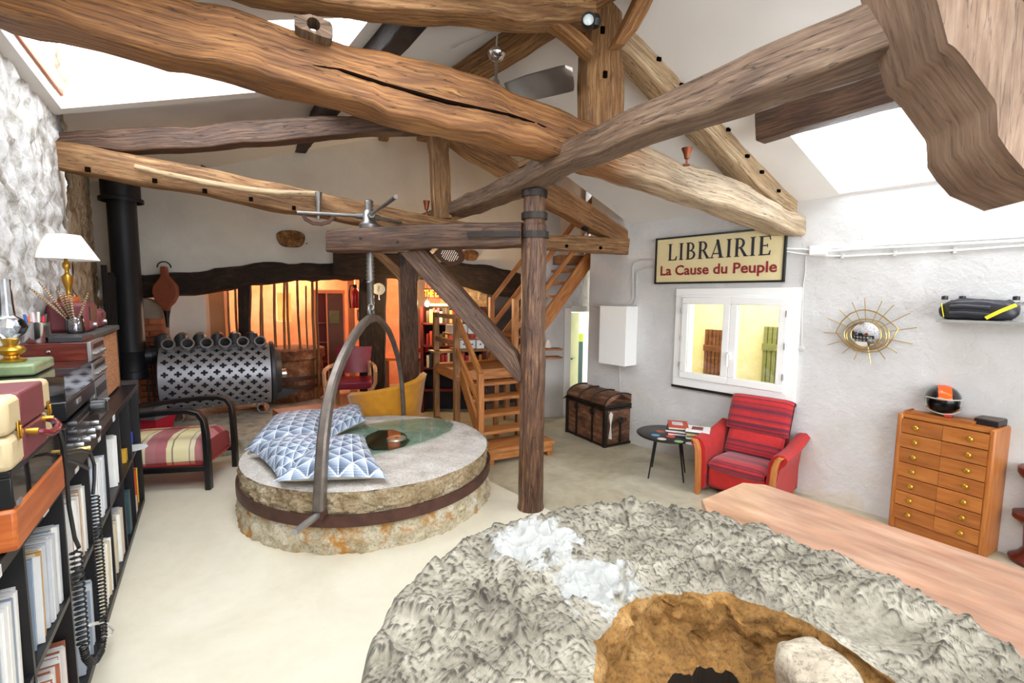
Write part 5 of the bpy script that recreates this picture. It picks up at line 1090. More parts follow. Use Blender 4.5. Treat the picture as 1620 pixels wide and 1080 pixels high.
# eye mirror
ec = WR(1370, 529, -.05); em = thing('eye_mirror', 'gilt wire mirror shaped like an eye with rays on the white wall', 'mirror', ec)
ecp = Pl(ec, WR.d)
MB().lathe([(.001, 0), (.118, 0), (.118, .012), (.112, .014), (.001, .014)], ec, -WR.n, 40).build('mirror_disc', plain('mirror_silver', 'e8e8ee', .03, 1, var=0, bump=0), em)
MB().tube(arc(ec - WR.n * .012, WR.d, Z, .12, 0, 2 * pi, 40)[:-1], .006, 6, closed_path=True).build('disc_rim', 'gold', em)
def alm(xs, c0=1): return [ecp(x, y) for x, y in xs]
up_ = [(1322.5, 525), (1332, 508), (1345, 496), (1360, 490.5), (1372, 490), (1385, 493), (1398, 501), (1410, 511), (1421, 520)]
dn_ = [(1421, 520), (1412, 536), (1402, 549), (1388, 556), (1372, 557), (1356, 554), (1343, 547), (1332, 537), (1322.5, 525)]
MB().tube(alm(up_ + dn_[1:-1]), .006, 6, closed_path=True).build('outer_almond', 'gold', em)
for rr, of in ((.175, 0), (.155, .012)): MB().tube([ec + WR.d * (cos(a) * rr * 1.02) + Z * (sin(a) * rr * .86 - of) for a in [2 * pi * i / 36 for i in range(36)]], .005, 6, closed_path=True).build('iris_ring', 'gold', em)
for x, y in [(1303, 526), (1309, 503), (1328, 490), (1348, 478), (1368, 471), (1395.6, 475.6), (1414, 482), (1439.6, 495), (1450.7, 518), (1444, 544), (1419.6, 558.4), (1400.7, 567.8), (1377, 574.7), (1351, 569), (1331.8, 559), (1309, 545.6)]:
    e = ecp(x, y); d_ = (e - ec).normalized(); MB().tube([ec + d_ * .125, e], .004, 5).build('ray', 'gold', em)
# shelf on the wall
sa0, sa1 = aof(WR, WR(1481, 506, -.26)), -3.4; shz = WR(1481, 507, -.26).z
tag(MB().box(WR.at((sa0 + sa1) / 2, shz, -.13), (sa0 - sa1, .26, .022), (WR.d, WR.n, Z)).build('wall_shelf', plain('grey_painted_shelf', '9a9894', .5, var=.1)), 'thin grey wall shelf above the chest of drawers', 'shelf')
bz = shz + .012; bgc = WR.at(aof(WR, WR(1546, 500, -.13)), bz, -.13)
bg = thing('black_bag', 'black padded bag with yellow and green striped straps on the wall shelf', 'bag', bgc)
M['blackfab'] = plain('black_shiny_fabric', '26262e', .4, var=.3, bump=.4, bs=30)
def bagf(u, v):
    a = u * 2 * pi; b = (v - .5) * pi; ex = lambda t, k: (abs(t) ** k) * (1 if t > 0 else -1); x = ex(cos(a), .6) * ex(cos(b), .5); y = ex(sin(a), .6) * ex(cos(b), .5); z = ex(sin(b), .6)
    p = V((x * .24, y * .1, (z + 1) * .085)); return bgc + WR.d * (p.x * (1 - .1 * (z > 0) * z)) + WR.n * p.y + Z * (p.z + fbm(p, 9) * .02)
MB().grid(bagf, 40, 20).build('bag_body', 'blackfab', bg)
for k, z in enumerate((.05, .105)): MB().tube([bgc + WR.d * x - WR.n * (.105) + Z * (z + .006 * sin(x * 20)) for x in (.16, .08, 0, -.08)], .018, 8, flat=(1, .5)).build('pocket_fold', 'blackfab', bg)
for x0, x1, col in ((-.06, -.22, 0), (.19, .215, 1)):
    MB().tube([bgc + WR.d * x0 - WR.n * .115 + Z * .02, bgc + WR.d * lerp(x0, x1, .5) - WR.n * .118 + Z * .08, bgc + WR.d * x1 - WR.n * .09 + Z * .13], .014, 6, flat=(1, .3)).build('striped_strap', plain('yellow_stripe', 'e8d820', .5), bg)
for x in (.21, -.21, .1): MB().lathe([(.001, 0), (.022, 0), (.022, .03), (.001, .035)], bgc + WR.d * x + Z * .165, n=10).build('corner_toggle', 'blackfab', bg)
hc_ = WR.at(aof(WR, WR(1617, 500, -.13)), bz, -.13); hd_ = thing('headphones', 'silver and black headphones at the right end of the wall shelf', 'headphones', hc_)
MB().tube([hc_ + WR.d * (cos(a) * .08) + Z * (.07 + sin(a) * .07) for a in [pi * i / 12 for i in range(13)]], .014, 8).build('headband', 'chrome', hd_)
for s_ in (-1, 1): MB().lathe([(.001, 0), (.045, 0), (.045, .03), (.001, .035)], hc_ + WR.d * (s_ * .08) + Z * .05, WR.d * -s_, 16).build('ear_cup', 'black', hd_)
# chest of drawers
CB0, CBX = V((3.53, 4.22, 0)), V((.477, -.879, 0)).normalized(); CBD = V((.879, .477, 0)).normalized(); CH, CW, CD = 1.075, .66, .36
AXC = (CBX, CBD, Z)
def Cc(x, d, z): return CB0 + CBX * x + CBD * d + Z * z
cd = thing('chest_of_drawers', 'tall narrow veneered chest of seven drawers with brass knobs against the white wall', 'chest of drawers', Cc(CW / 2, CD / 2, 0))
MB().box(Cc(CW / 2, CD / 2 + .01, CH / 2), (CW - .04, CD - .04, CH - .02), AXC, grain=2).build('carcass', 'walnut', cd)
for x in (.022, CW - .022): MB().box(Cc(x, CD / 2 - .006, CH / 2), (.044, CD + .012, CH), AXC, grain=2).build('side_panel', 'walnut', cd, bevel=.015)
MB().box(Cc(CW / 2, CD / 2, CH - .016), (CW - .08, CD, .032), AXC).build('top', 'walnut', cd)
MB().box(Cc(CW / 2, .03, .05), (CW - .08, .03, .1), AXC).build('plinth', 'walnut_d', cd)
dh = (CH - .04 - .1) / 7
for i in range(7):
    z = .1 + dh * (i + .5); dr = MB().box(Cc(CW / 4 + .0195, .0, z), (CW / 2 - .044 + .003, .024, dh - .008), AXC, 0).box(Cc(CW * 3 / 4 - .0195, .0, z), (CW / 2 - .044 + .003, .024, dh - .008), AXC, 1).build('drawer', ['walnut', 'walnut_d'] if i % 2 else ['walnut_d', 'walnut'], cd)
    for x in (.15, CW - .15): MB().lathe([(.009, 0), (.009, .012), (.019, .016), (.022, .024), (.014, .032), (.001, .033)], Cc(x, -.012, z), -CBD, 14).build('knob', 'brass', dr)
ty_ = Cc(.27, .17, CH); tr = thing('wooden_tray', 'flat wooden tray under the helmet on the chest of drawers', 'tray', ty_)
MB().box(ty_ + Z * .008, (.46, .3, .014), AXC).build('board', 'walnut', tr)
for d_ in (-.145, .145): MB().box(ty_ + CBD * d_ + Z * .015, (.46, .012, .02), AXC).build('rim_strip', 'walnut_d', tr)
for d_ in (-.225, .225): MB().box(ty_ + CBX * d_ + Z * .015, (.012, .28, .02), AXC).build('rim_strip', 'walnut_d', tr)
hm = Cc(.25, .17, CH + .018); he = thing('helmet', 'black open-face helmet with orange stripe and clear visor on the wooden tray', 'helmet', hm)
fw = V((-.60, -.80, 0)).normalized(); rt_ = fw.cross(Z)
def hpt(a, b, r=1.0):     # a around, b up (radians)
    return hm + (fw * (cos(a) * cos(b) * .15) + rt_ * (sin(a) * cos(b) * .125) + Z * (sin(b) * .135)) * r + Z * .125
def helm(u, v):
    a = (u - .5) * 2 * pi; front = max(0, 1 - abs(a) / 1.15); b0_ = lerp(-1.0, .12, min(1, front * 3)); return hpt(a, lerp(b0_, pi / 2, v))
MB().grid(helm, 64, 24).build('shell', plain('gloss_black_shell', '1c181c', .12, var=.1, bump=0, Coat_Weight=.6), he)
mb = MB(); mb.grid(lambda u, v: (lambda b, x: hm + Z * .125 + (fw * (cos(b) * .1512) + Z * (sin(b) * .1365)) * sqrt(max(0, 1 - (x / .125) ** 2)) + rt_ * x)(lerp(.15, 2.6, u), lerp(-.045, .045, v)), 26, 6); mb.build('orange_stripe', plain('gloss_orange', 'f4601c', .15, var=0, bump=0), he)
MB().grid(lambda u, v: hpt(lerp(-1.12, 1.12, u), lerp(-.72 + .25 * (2 * u - 1) ** 2, .22, v), 1.1), 24, 8).build('visor', 'glass_smoke', he)
MB().tube([hpt(lerp(-1.12, 1.12, i / 20), .22, 1.1) for i in range(21)] + [hpt(lerp(1.12, -1.12, i / 20), -.72 + .25 * (2 * i / 20 - 1) ** 2, 1.1) for i in range(21)], .006, 6, closed_path=True).build('visor_rim', plain('visor_trim', 'b8b0a0', .4), he)
MB().grid(lambda u, v: hpt((u - .5) * 2 * pi, lerp(-.98, 1.2, v), .9), 30, 12).build('inner_lining', 'black', he)
MB().box(hm + fw * .1 + Z * .02 - rt_ * .03, (.05, .03, .03), (rt_, fw, Z)).build('chin_strap', plain('strap_red', 'd82020', .5), he)
db = Cc(.56, .2, CH + .0); bx_ = thing('flat_case', 'flat dark case lying at the right end of the chest of drawers', 'case', db)
MB().box(db + Z * .025, (.15, .2, .05), AXC).build('case_body', 'black', bx_, bevel=.004); MB().box(db + Z * .053, (.14, .19, .006), AXC).build('case_lid', plain('worn_brown_lid', '6a5a50', .5, var=.4), bx_)
# turned pedestal at the right edge
tp = G(1641, 893); tpd = thing('turned_pedestal', 'dark turned wooden spool pedestal at the right edge beside the chest', 'pedestal', tp)
MB().lathe([(.16, 0), (.17, .03), (.12, .07), (.09, .12), (.1, .3), (.14, .34), (.17, .36), (.17, .4), (.1, .43), (.09, .52), (.1, .66), (.15, .7), (.165, .73), (.165, .77), (.14, .79), (.001, .79)], tp, n=28).build('turned_column', 'mahog', tpd)
# red armchair
A0 = V((2.07, 4.93, 0)); aw = V((.70, -.71, 0)).normalized(); an_ = V((.71, .70, 0)).normalized()
def Ac(x, d, z): return A0 + aw * x + an_ * d + Z * z
AXA = (aw, an_, Z)
ac = thing('red_armchair', 'red velvet armchair with striped cushions and wooden arm fronts under the window', 'armchair', Ac(.33, .3, 0))
n = NT('striped_red_velvet'); v = n.map('UV'); sx = n.new('SeparateXYZ'); n.l.new(v, sx.inputs[0]); cv = n.new('CombineXYZ'); n.l.new(sx.outputs[1], cv.inputs[0])
f = n.noise(cv.outputs[0], 13, 2, .6); c = n.ramp(f, [(.3, 'c41c1a'), (.44, 'b81c1e'), (.5, '5a1430'), (.55, 'a01a22'), (.62, 'd42a22'), (.7, '6a1230')]); c = n.mix(.35, c, n.ramp(n.noise(n.map('Object'), 14, 5, .7), [(.3, (.55, .4, .45)), (.65, (1, 1, 1))]), 'MULTIPLY'); n.col(c); n.bump(n.noise(n.map('Object'), 90, 4), .4, .004)
M['redstripe'] = n.set(.85, Sheen_Weight=.3)
AWd, ADp = .68, .66
def puff(fc, nu=14, nv=14, us=1, vs=1, mat='redstripe', name='cushion', par=ac): return MB().grid(fc, nu, nv, us=us, vs=vs).build(name, mat, par)
def slabc(cx, d0_, d1_, z0f, z1f, wdt, th, name, tilt=0, us=.6, vs=.6, mat='redstripe'):   # closed puffy slab between two lines, thickness th along normal
    P0, P1 = V((0, d0_, z0f)), V((0, d1_, z1f)); t = (P1 - P0).normalized(); nn = V((0, -t.z, t.y))
    if nn.z < -.01 or (abs(nn.z) < .3 and nn.y > 0): nn = -nn
    L_ = (P1 - P0).length
    def f(u, v):
        a = u * 2 * pi; ex = lambda q, k: (abs(q) ** k) * (1 if q > 0 else -1)
        x = (v - .5) * wdt; e = 1 - abs(2 * v - 1) ** 6; y = ex(cos(a), .45) * L_ / 2 * (.93 + .07 * e); h = ex(sin(a), .6) * th / 2 * (.25 + .75 * e ** .5)
        q = (P0 + P1) / 2 + t * y + nn * (h * (1 + .12 * (1 - (2 * y / L_) ** 2) * (h > 0)))
        return Ac(cx + x, q.y, q.z)
    mb = MB(); mb.grid(f, 40, 22, us=L_ * 2.3, vs=wdt); mb.uv = [[(b, a) for a, b in u_] for u_ in mb.uv]; return mb.build(name, mat, ac)
slabc(AWd / 2, -.04, .56, .34, .30, .56, .16, 'seat_cushion')
slabc(AWd / 2, .44, .62, .36, .66, .58, .15, 'lower_back_cushion')
slabc(AWd / 2, .55, .72, .62, 1.0, .64, .16, 'upper_back_cushion')
MB().box(Ac(AWd / 2, .02, .2), (.56, .06, .22), AXA).box(Ac(AWd / 2, .34, .16), (.56, .6, .2), AXA).box(Ac(AWd / 2, .66, .45), (.6, .08, .8), AXA).build('base', 'redfab', ac, bevel=.03)
for s_, x0 in ((-1, 0), (1, AWd)):
    def armf(u, v, s_=s_, x0=x0):
        d_ = lerp(-.03, .74, v); top = .60 - .0 * v + .14 * max(0, v - .45) ** 1.2; a = u * 2 * pi
        pr = [(-.035, .06), (-.045, .3), (-.03, .5), (.0, top - .03), (.04, top), (.10, top + .005), (.135, top - .035), (.12, top - .08), (.07, top - .14), (.045, .3), (.045, .06), (-.035, .06)]
        x = u * 11; i = min(int(x), 10); px_, z_ = lerp(pr[i][0], pr[i + 1][0], x - i), lerp(pr[i][1], pr[i + 1][1], x - i)
        return Ac(x0 + s_ * px_, d_, z_)
    mb = MB().grid(armf, 22, 14, us=1.4, vs=.7)
    for vv in (0, 1): mb.face([len(mb.v) + i for i in range(22)], [(0, 0)] * 22) or mb.v.extend([armf(i / 22, vv) for i in range(22)])
    mb.build('arm', 'redfab', ac)
    sec = [(.02, .0), (.02, .15), (.025, .35), (.035, .48), (.06, .565), (.085, .59)]
    R = [[Ac(x0 + s_ * px_ + a, -.06 + b, z_) for a, b in ((-.026, -.03), (.026, -.03), (.026, .03), (-.026, .03))] for px_, z_ in sec]
    MB().rings(R).build('wooden_arm_front', 'arm', ac, bevel=.008, sub=0)
    MB().box(Ac(x0 + s_ * .02, .62, .06), (.05, .05, .12), AXA).build('rear_foot', 'arm', ac)
# round side table with magazines
rc_ = V((1.84, 5.42, 0)); rt = thing('round_table', 'small round black side table with painted discs left of the red armchair', 'table', rc_)
MB().lathe([(.001, .485), (.34, .485), (.35, .495), (.35, .505), (.34, .512), (.001, .512)], rc_, n=48).build('table_top', 'black', rt)
for a in (3.6, 5.2, .3, 1.9): MB().tube([rc_ + V((cos(a) * .18, sin(a) * .18, .49)), rc_ + V((cos(a) * .27, sin(a) * .27, .0))], [.014, .008], 8).build('leg', 'black', rt)
for k, (x, y, c) in enumerate(((1037, 688, '4a90c0'), (1047, 694, 'd8d0c0'), (1045, 682, 'c05020'), (1061, 690, 'e03828'), (1074, 698, '80b070'), (1092, 701, 'c8c8c0'))):
    MB().lathe([(.001, 0), (.05, 0), (.001, .0015)], G(x, y, .5125), n=24).build('painted_disc', plain('disc_' + c, c, .4, var=.3), rt)
mg = ['e8e4e0', '8a3a30', 'd8d8d8', '3a3a40', 'e0d0b0', 'b8402c', 'f0f0ee', '6a7a50', 'c8b070', '404858']
for k in range(11):
    left = k < 6; j = k if left else k - 6; cxy = G(1071, 683, .52) if left else G(1103, 690, .52)
    a = .35 + random.uniform(-.12, .12); X = V((cos(-a), sin(-a), 0)); th = .018 if left else .02
    o = MB().box(V((cxy.x, cxy.y, .5145 + th * (j + .5))) + V((random.uniform(-.01, .01), random.uniform(-.01, .01), 0)), (.22 if left else .25, .28 if left else .24, th - .002), (X, Z.cross(X), Z), 0)
    o.box(V((cxy.x, cxy.y, .5145 + th * (j + 1) - .0005)), (.12, .14, .002), (X, Z.cross(X), Z), 1)
    o = o.build('magazine', [plain('mag_' + mg[k % 10], mg[k % 10], .5, var=.15, bump=0), plain('mag_art_' + mg[(k * 3 + 1) % 10], mg[(k * 3 + 1) % 10], .4, var=.5, bump=0)])
    w_ = ['lowest', 'second', 'third', 'fourth', 'fifth', 'topmost'][j] if left else ['lowest', 'second', 'third', 'fourth', 'topmost'][j]
    tag(o, '%s magazine of the %s stack on the round black table' % (w_, 'taller rear' if left else 'lower front'), 'magazine', 'magazines on the round table')
# trunk
TF, tX, tY = V((1.31, 6.42, 0)), V((-.495, .869, 0)).normalized(), V((.869, .495, 0)).normalized(); TLn, TWd, TH = .88, .54, .54
def Tc(x, y, z): return TF + tX * x + tY * y + Z * z
AXT = (tX, tY, Z)
tk = thing('trunk', 'old barrel-lidded wooden travel trunk with black iron straps by the doorway', 'trunk', Tc(TLn / 2, TWd / 2, 0))
n = NT('scuffed_trunk_boards'); M['trunkwood'] = wood('scuffed_trunk_wood', ('4a2a1c', '7a5038', 'a88468'), .55, gs=(2.5, 7, 1), bump=.3, bd=.003, seed=35, blotch=.7)
MB().box(Tc(TLn / 2, TWd / 2, TH / 2), (TLn, TWd, TH), AXT, grain=0).build('body', 'trunkwood', tk, bevel=.006)
lid = [[Tc(x, TWd / 2 + cos(a) * (TWd / 2 + .01), TH + .05 + sin(a) * .15) for a in [pi * i / 14 for i in range(15)]] + [Tc(x, -.01, TH + .0), Tc(x, TWd + .01, TH)][::-1] for x in (-.012, TLn + .012)]
MB().rings(lid, sm=False).build('lid', 'trunkwood', tk, bevel=.004)
mb = MB()
for x in (.005, TLn - .005):
    for y in (.0, TWd): mb.box(Tc(x, y, TH / 2), (.05, .05, TH), AXT)
for z in (.02, TH - .01, TH + .03): mb.box(Tc(TLn / 2, -.008, z), (TLn + .03, .02, .03), AXT); mb.box(Tc(-.012, TWd / 2, z), (.02, TWd + .02, .03), AXT)
mb.build('edge_irons', 'iron', tk)
for x in (.27, .64): MB().box(Tc(x, -.012, TH / 2), (.03, .012, TH), AXT).lathe([(.001, 0), (.05, 0), (.045, .015), (.001, .018)], Tc(x, -.015, TH - .08), -tY, 16).build('strap_and_clasp', 'iron', tk)
for x in (.0, .29, .58, TLn): MB().tube([Tc(x, TWd / 2 + cos(a) * (TWd / 2 + .018), TH + .05 + sin(a) * .158) for a in [pi * i / 12 for i in range(13)]], .018, 6, flat=(.5, 1)).build('lid_band', 'iron', tk)
MB().tube([Tc(-.02, TWd / 2 - .09, .38), Tc(-.05, TWd / 2 - .07, .36), Tc(-.05, TWd / 2 + .07, .36), Tc(-.02, TWd / 2 + .09, .38)], .012, 6).box(Tc(-.012, TWd / 2, .2), (.012, .03, .36), AXT).lathe([(.001, 0), (.05, 0), (.001, .015)], Tc(-.014, TWd / 2, .36), -tX, 16).build('end_handle', 'iron', tk)
MB().prism([(.06, .12), (.12, .1), (.1, .3), (.13, .46), (.09, .5), (.06, .46), (.085, .3)], Tc(-.004, 0, 0), tY, Z, -tX * .004).build('white_paint_smear', 'cream_cloth', tk)
# small shelves near the doorway in the recess
for k, (y, l) in enumerate(((552, 'upper'), (565, 'lower'))):
    p = WF(868, y, -.12); tag(MB().box(p, (.42, .22, .025), (WF.d, WF.n, Z)).build('wall_shelf', 'pine'), 'small %s plank shelf on the recess wall left of the doorway' % l, 'shelf')
p = WF(867, 551, -.12); tag(MB().lathe([(.001, 0), (.05, 0), (.055, .02), (.035, .09), (.02, .13), (.001, .14)], p + Z * .012, n=16).build('white_bottle', 'white'), 'small white bottle on the upper recess shelf', 'bottle')

# ================================================================== THINGS ON THE TIMBERS
fh = V((-.16, 4.42, 0)); fz = ridge(.36).z - .24
cf = thing('ceiling_fan', 'brushed steel ceiling fan hanging from the ridge beam', 'fan', V((fh.x, fh.y, 4.0)))
fo = D(785, 88, 4.35); fh = V((fo.x, fo.y, 0)); zc = D(785, 78, 4.35).z
M['satin'] = plain('satin_nickel', 'a8a098', .3, .85, var=.08, bump=0)
MB().lathe([(.001, 0), (.03, -.005), (.07, -.04), (.078, -.06), (.06, -.1), (.03, -.115), (.001, -.12)], fh + Z * (zc + .02), n=28).build('canopy', 'chrome', cf)
MB().lathe([(.014, zc - .36), (.014, zc - .08)], fh, n=10).lathe([(.04, zc - .36), (.032, zc - .27), (.02, zc - .25)], fh, n=14).build('down_rod', 'satin', cf)
zb_ = zc - .40; MB().lathe([(.001, -.07), (.08, -.07), (.13, -.03), (.135, .02), (.1, .05), (.04, .06)], fh + Z * zb_, n=28).build('motor', 'satin', cf)
tgt = G(912, 122, zb_); a0_ = math.atan2(tgt.y - fh.y, tgt.x - fh.x)
for k in range(3):
    a = a0_ + k * 2 * pi / 3; u = V((cos(a), sin(a), 0)); s_ = V((-sin(a), cos(a), 0)); L_ = .74
    def blf(p, q, u=u, s_=s_): 
        l = lerp(.12, L_, p); w_ = lerp(.06, .1, min(1, p * 2.5)) * (1 if p < .9 else sqrt(max(.02, 1 - ((p - .9) / .1) ** 2)) * .9 + .1); y = (q - .5) * 2; return fh + u * l + s_ * (y * w_) + Z * (zb_ + y * -.06 + .01)
    MB().grid(blf, 18, 6).grid(lambda p, q: blf(p, q) - Z * .008, 18, 6).build('blade', 'satin', cf)
tag(MB().tube([fh + Z * zc + V((0, -.02, .0)), roofL(.42, .93, -.04), roofL(.6, .88, -.03)], .008, 6).build('fan_cable', 'cablegrey'), 'thin white cable running from the fan along the ridge beam', 'cable')
kp = T1(938, 36, -.08); sp = thing('spotlight', 'black twin spotlight on the near king post', 'spotlight', kp - Z * .05)
u = (T1(918, 38, -.3) - kp).normalized(); MB().lathe([(.001, 0), (.045, .0), (.05, .09), (.043, .1), (.04, .07), (.001, .07)], T1(930, 38, -.1), (-T1.n + V((-.5, 0, -.15))).normalized(), 20).build('lamp_can', 'black', sp)
MB().lathe([(.001, 0), (.038, 0), (.001, .012)], T1(930, 38, -.1) + (-T1.n + V((-.5, 0, -.15))).normalized() * .075, (-T1.n + V((-.5, 0, -.15))).normalized(), 16).build('lens', plain('pale_lens', 'dce8e8', .1, var=0, bump=0), sp)
MB().lathe([(.001, -.05), (.035, -.04), (.05, 0), (.035, .04), (.001, .05)], T1(941, 34, -.06), n=18).build('rear_housing', 'black', sp)
def funnel(label, base, h, r):
    t = thing('copper_lamp', label, 'lamp', base); MB().lathe([(.03, 0), (.03, .012), (.008, .014), (.008, h * .35), (.02, h * .4), (.026, h * .62), (r, h), (r - .006, h), (.02, h * .66)], base, n=18).build('funnel_shade', 'copper', t); return t
funnel('small copper funnel lamp standing on the far tie beam left of its king post', T2(675, 341, .1), .17, .04)
funnel('small copper funnel lamp standing on the pale right end of the near tie beam', T1(1086, 262, .12), .15, .05)
b_ = T2(927, 375, .1); t_ = thing('clip_lamp', 'small black and chrome clip lamp on the far tie beam under the right rafter', 'lamp', b_)
MB().lathe([(.02, 0), (.02, .05), (.008, .06), (.008, .1)], b_, n=12).build('stem', 'chrome', t_); MB().lathe([(.001, -.06), (.03, -.05), (.04, .03), (.001, .03)], b_ + Z * .12 - WR.n * .03, V((-.8, -.4, .5)), 14).build('lamp_head', 'black', t_)
pc = D(712, 402, 5.0); pd = thing('perforated_lamp', 'copper lamp with a perforated face hanging under the crane arm', 'lamp', pc - Z * .1)
ax_ = V((-.12, -.62, -.78)).normalized(); e1 = ax_.orthogonal().normalized(); e2 = ax_.cross(e1)
MB().lathe([(.02, -.09), (.06, -.08), (.15, -.02), (.16, .0), (.155, .012), (.15, .008)], pc, ax_, 32, cap=False).build('copper_bowl', 'copper', pd); MB().lathe([(.152, .008), (.152, .011), (.001, .0115)], pc, ax_, 32).build('lamp_face', plain('dark_copper_face', '5a3a2c', .7), pd)
hl = emis('lamp_hole_glow', 'fff4e0', 1.3)
mb = MB()
for i in range(-4, 5):
    for j in range(-4, 5):
        x, y = i * .024 + (j % 2) * .012, j * .021
        if x * x + y * y < .0085: mb.lathe([(.001, 0), (.005, 0), (.001, .001)], pc + ax_ * .013 + e1 * x + e2 * y, ax_, 8)
mb.build('light_holes', hl, pd); MB().tube([pc - ax_ * .08, pc - ax_ * .12 + V((-.1, .06, .0)), pc + V((-.16, .14, -.04))], .02, 8).build('brass_arm', 'brass', pd)
# pulley block on the near tie beam
pbk = thing('pulley_block', 'old wooden block with a round hole sitting on the big tie beam', 'block', T1(498, 48, .12))
outl = [(465, 22), (478, 24), (490, 22), (506, 27), (526, 36), (527, 62), (510, 58), (480, 46), (466, 42)]
o_ = T1(496, 38, .05); pts2 = [((T1(x, y, .05) - o_).dot(T1.d), (T1(x, y, .05) - o_).z) for x, y in outl]
hr = .038; hcx = 0.0; mb = MB(); N_ = 27
ringo = []
for i in range(N_):
    a = 2 * pi * i / N_; d2 = (cos(a), sin(a)); tmax = 9
    for (x1, y1), (x2, y2) in zip(pts2, pts2[1:] + pts2[:1]):
        ex_, ey_ = x2 - x1, y2 - y1; den = d2[0] * ey_ - d2[1] * ex_
        if abs(den) < 1e-9: continue
        t = (x1 * ey_ - y1 * ex_) / den; s_ = (x1 * d2[1] - y1 * d2[0]) / den
        if t > 0 and -1e-6 <= s_ <= 1 + 1e-6: tmax = min(tmax, t)
    ringo.append((d2[0] * tmax, d2[1] * tmax))
W3 = lambda p, d: o_ + T1.d * p[0] + Z * p[1] + T1.n * d
inn_ = [(cos(2 * pi * i / N_) * hr, sin(2 * pi * i / N_) * hr) for i in range(N_)]
mb.rings([[W3(p, 0) for p in inn_], [W3(p, 0) for p in ringo], [W3(p, .14) for p in ringo], [W3(p, .14) for p in inn_], [W3(p, 0) for p in inn_]], cap=False, sm=False); mb.build('block_body', 'oak_grey', pbk)
# sickle pole on the far tie beam
sk_ = thing('drill_brace_pole', 'long pale pole with an iron crescent tool hung along the far tie beam', 'pole', T2(503, 330, -.1))
MB().tube([T2(x, y, -.06) for x, y in [(213, 263), (260, 275), (320, 288), (380, 298), (440, 305), (503, 307)]], [.022, .026, .03, .032, .034, .03], 10).build('pole', 'oak_pale', sk_)
MB().tube([T2(503, 305, -.06), T2(504, 320, -.07), T2(504, 347, -.07)], [.045, .025, .02], 8).build('iron_neck', 'steel', sk_)
MB().tube([T2(x, y, -.09) for x, y in [(478, 337), (484, 347), (495, 353), (508, 354.5), (520, 351), (529, 342)]], .02, 8, flat=(1, .6)).tube([T2(476, 334, -.09), T2(531, 338, -.09)], .009, 6).build('iron_crescent', 'rust', sk_)
# ================================================================== LEFT: RECORD SHELF AND WHAT STANDS ON IT
AXS = (SS, SN, Z)
def sbox(s0, s1, d0_, d1_, z0, z1, mb=None, m=0, grain=None): return (mb or MB()).box(S((s0 + s1) / 2, (d0_ + d1_) / 2, (z0 + z1) / 2), (s1 - s0, d1_ - d0_, z1 - z0), AXS, m, grain)
SF = Pl(S(0, -.02, 0), SS)
def sz(px, py, d=-.02):
    pl = Pl(S(0, d, 0), SS); p = pl(px, py); return (p - SA).dot(SS), p.z
sh = thing('record_shelf', 'long black open cube shelf packed with record sleeves along the stone wall', 'shelf', S(2.2, .2, 0))
PT, NC = .57, 8; SE = PT * NC
sbox(-.03, SE + .03, 0, .43, 1.15, 1.2).build('top_board', 'blackpaint', sh, bevel=.003)
sbox(-.03, SE + .03, 0, .43, .0, .05).build('bottom_board', 'blackpaint', sh, bevel=.003)
sbox(0, SE, .005, .42, .605, .632).build('middle_shelf', 'blackpaint', sh)
sbox(0, SE, .42, .43, .05, 1.15).build('back_panel', 'blackpaint', sh)
for k in range(NC + 1):
    w_ = .022 if 0 < k < NC else .05
    x = k * PT + (0 if 0 < k < NC else (-.012 if k == 0 else .012)); sbox(x - w_ / 2, x + w_ / 2, .003 if 0 < k < NC else 0, .42, .05, 1.15).build('divider' if 0 < k < NC else 'end_panel', 'blackpaint', sh)
for s_ in (1.38, 1.95, 2.57, 3.14, 3.7): sbox(s_ - .035, s_ + .035, -.004, 0, 1.155, 1.195).build('label_card', 'boxwhite', sh)
# record sleeves: a few colours, one object each
RC_ = ['e4e2de', 'c8ccd2', 'd8c8a8', 'b8c0cc', 'ecebe8', 'c89a50', 'a8a8a8', 'd0b8a8', '8f9db0', 'f0eee8', 'b06a50', 'dcd8c8']
PRO = []
for c in RC_:
    m_ = plain('sleeve_' + c, c, .45, var=.1, bump=0); ms = []
    for th in (.008, .013, .02):
        b = MB().box((0, .18, .183), (th, .36, .366)); me = bpy.data.meshes.new('record_sleeve'); me.from_pydata(b.v, [], b.f); me.materials.append(m_); ms.append((th, me))
    PRO.append(ms)
CELLS = [('upper', 2, .3, [0, 1, 4, 3, 9, 2]), ('upper', 3, .62, [0, 1, 4, 9, 3]), ('upper', 4, .72, [0, 10, 1, 4, 2, 9]), ('upper', 5, .88, [0, 1, 3, 4, 2, 9, 5, 8, 0]), ('upper', 6, .85, [1, 3, 8, 0, 6, 4]), ('upper', 7, .5, [1, 3, 8, 0]),
         ('lower', 2, .85, [5, 2, 1, 11, 9, 7, 3]), ('lower', 3, .9, [2, 11, 1, 4, 9, 5]), ('lower', 4, .6, [3, 8, 4, 1]), ('lower', 5, .6, [10, 0, 4, 9])]
cn = ['first', 'second', 'third', 'fourth', 'fifth', 'sixth', 'seventh', 'eighth']
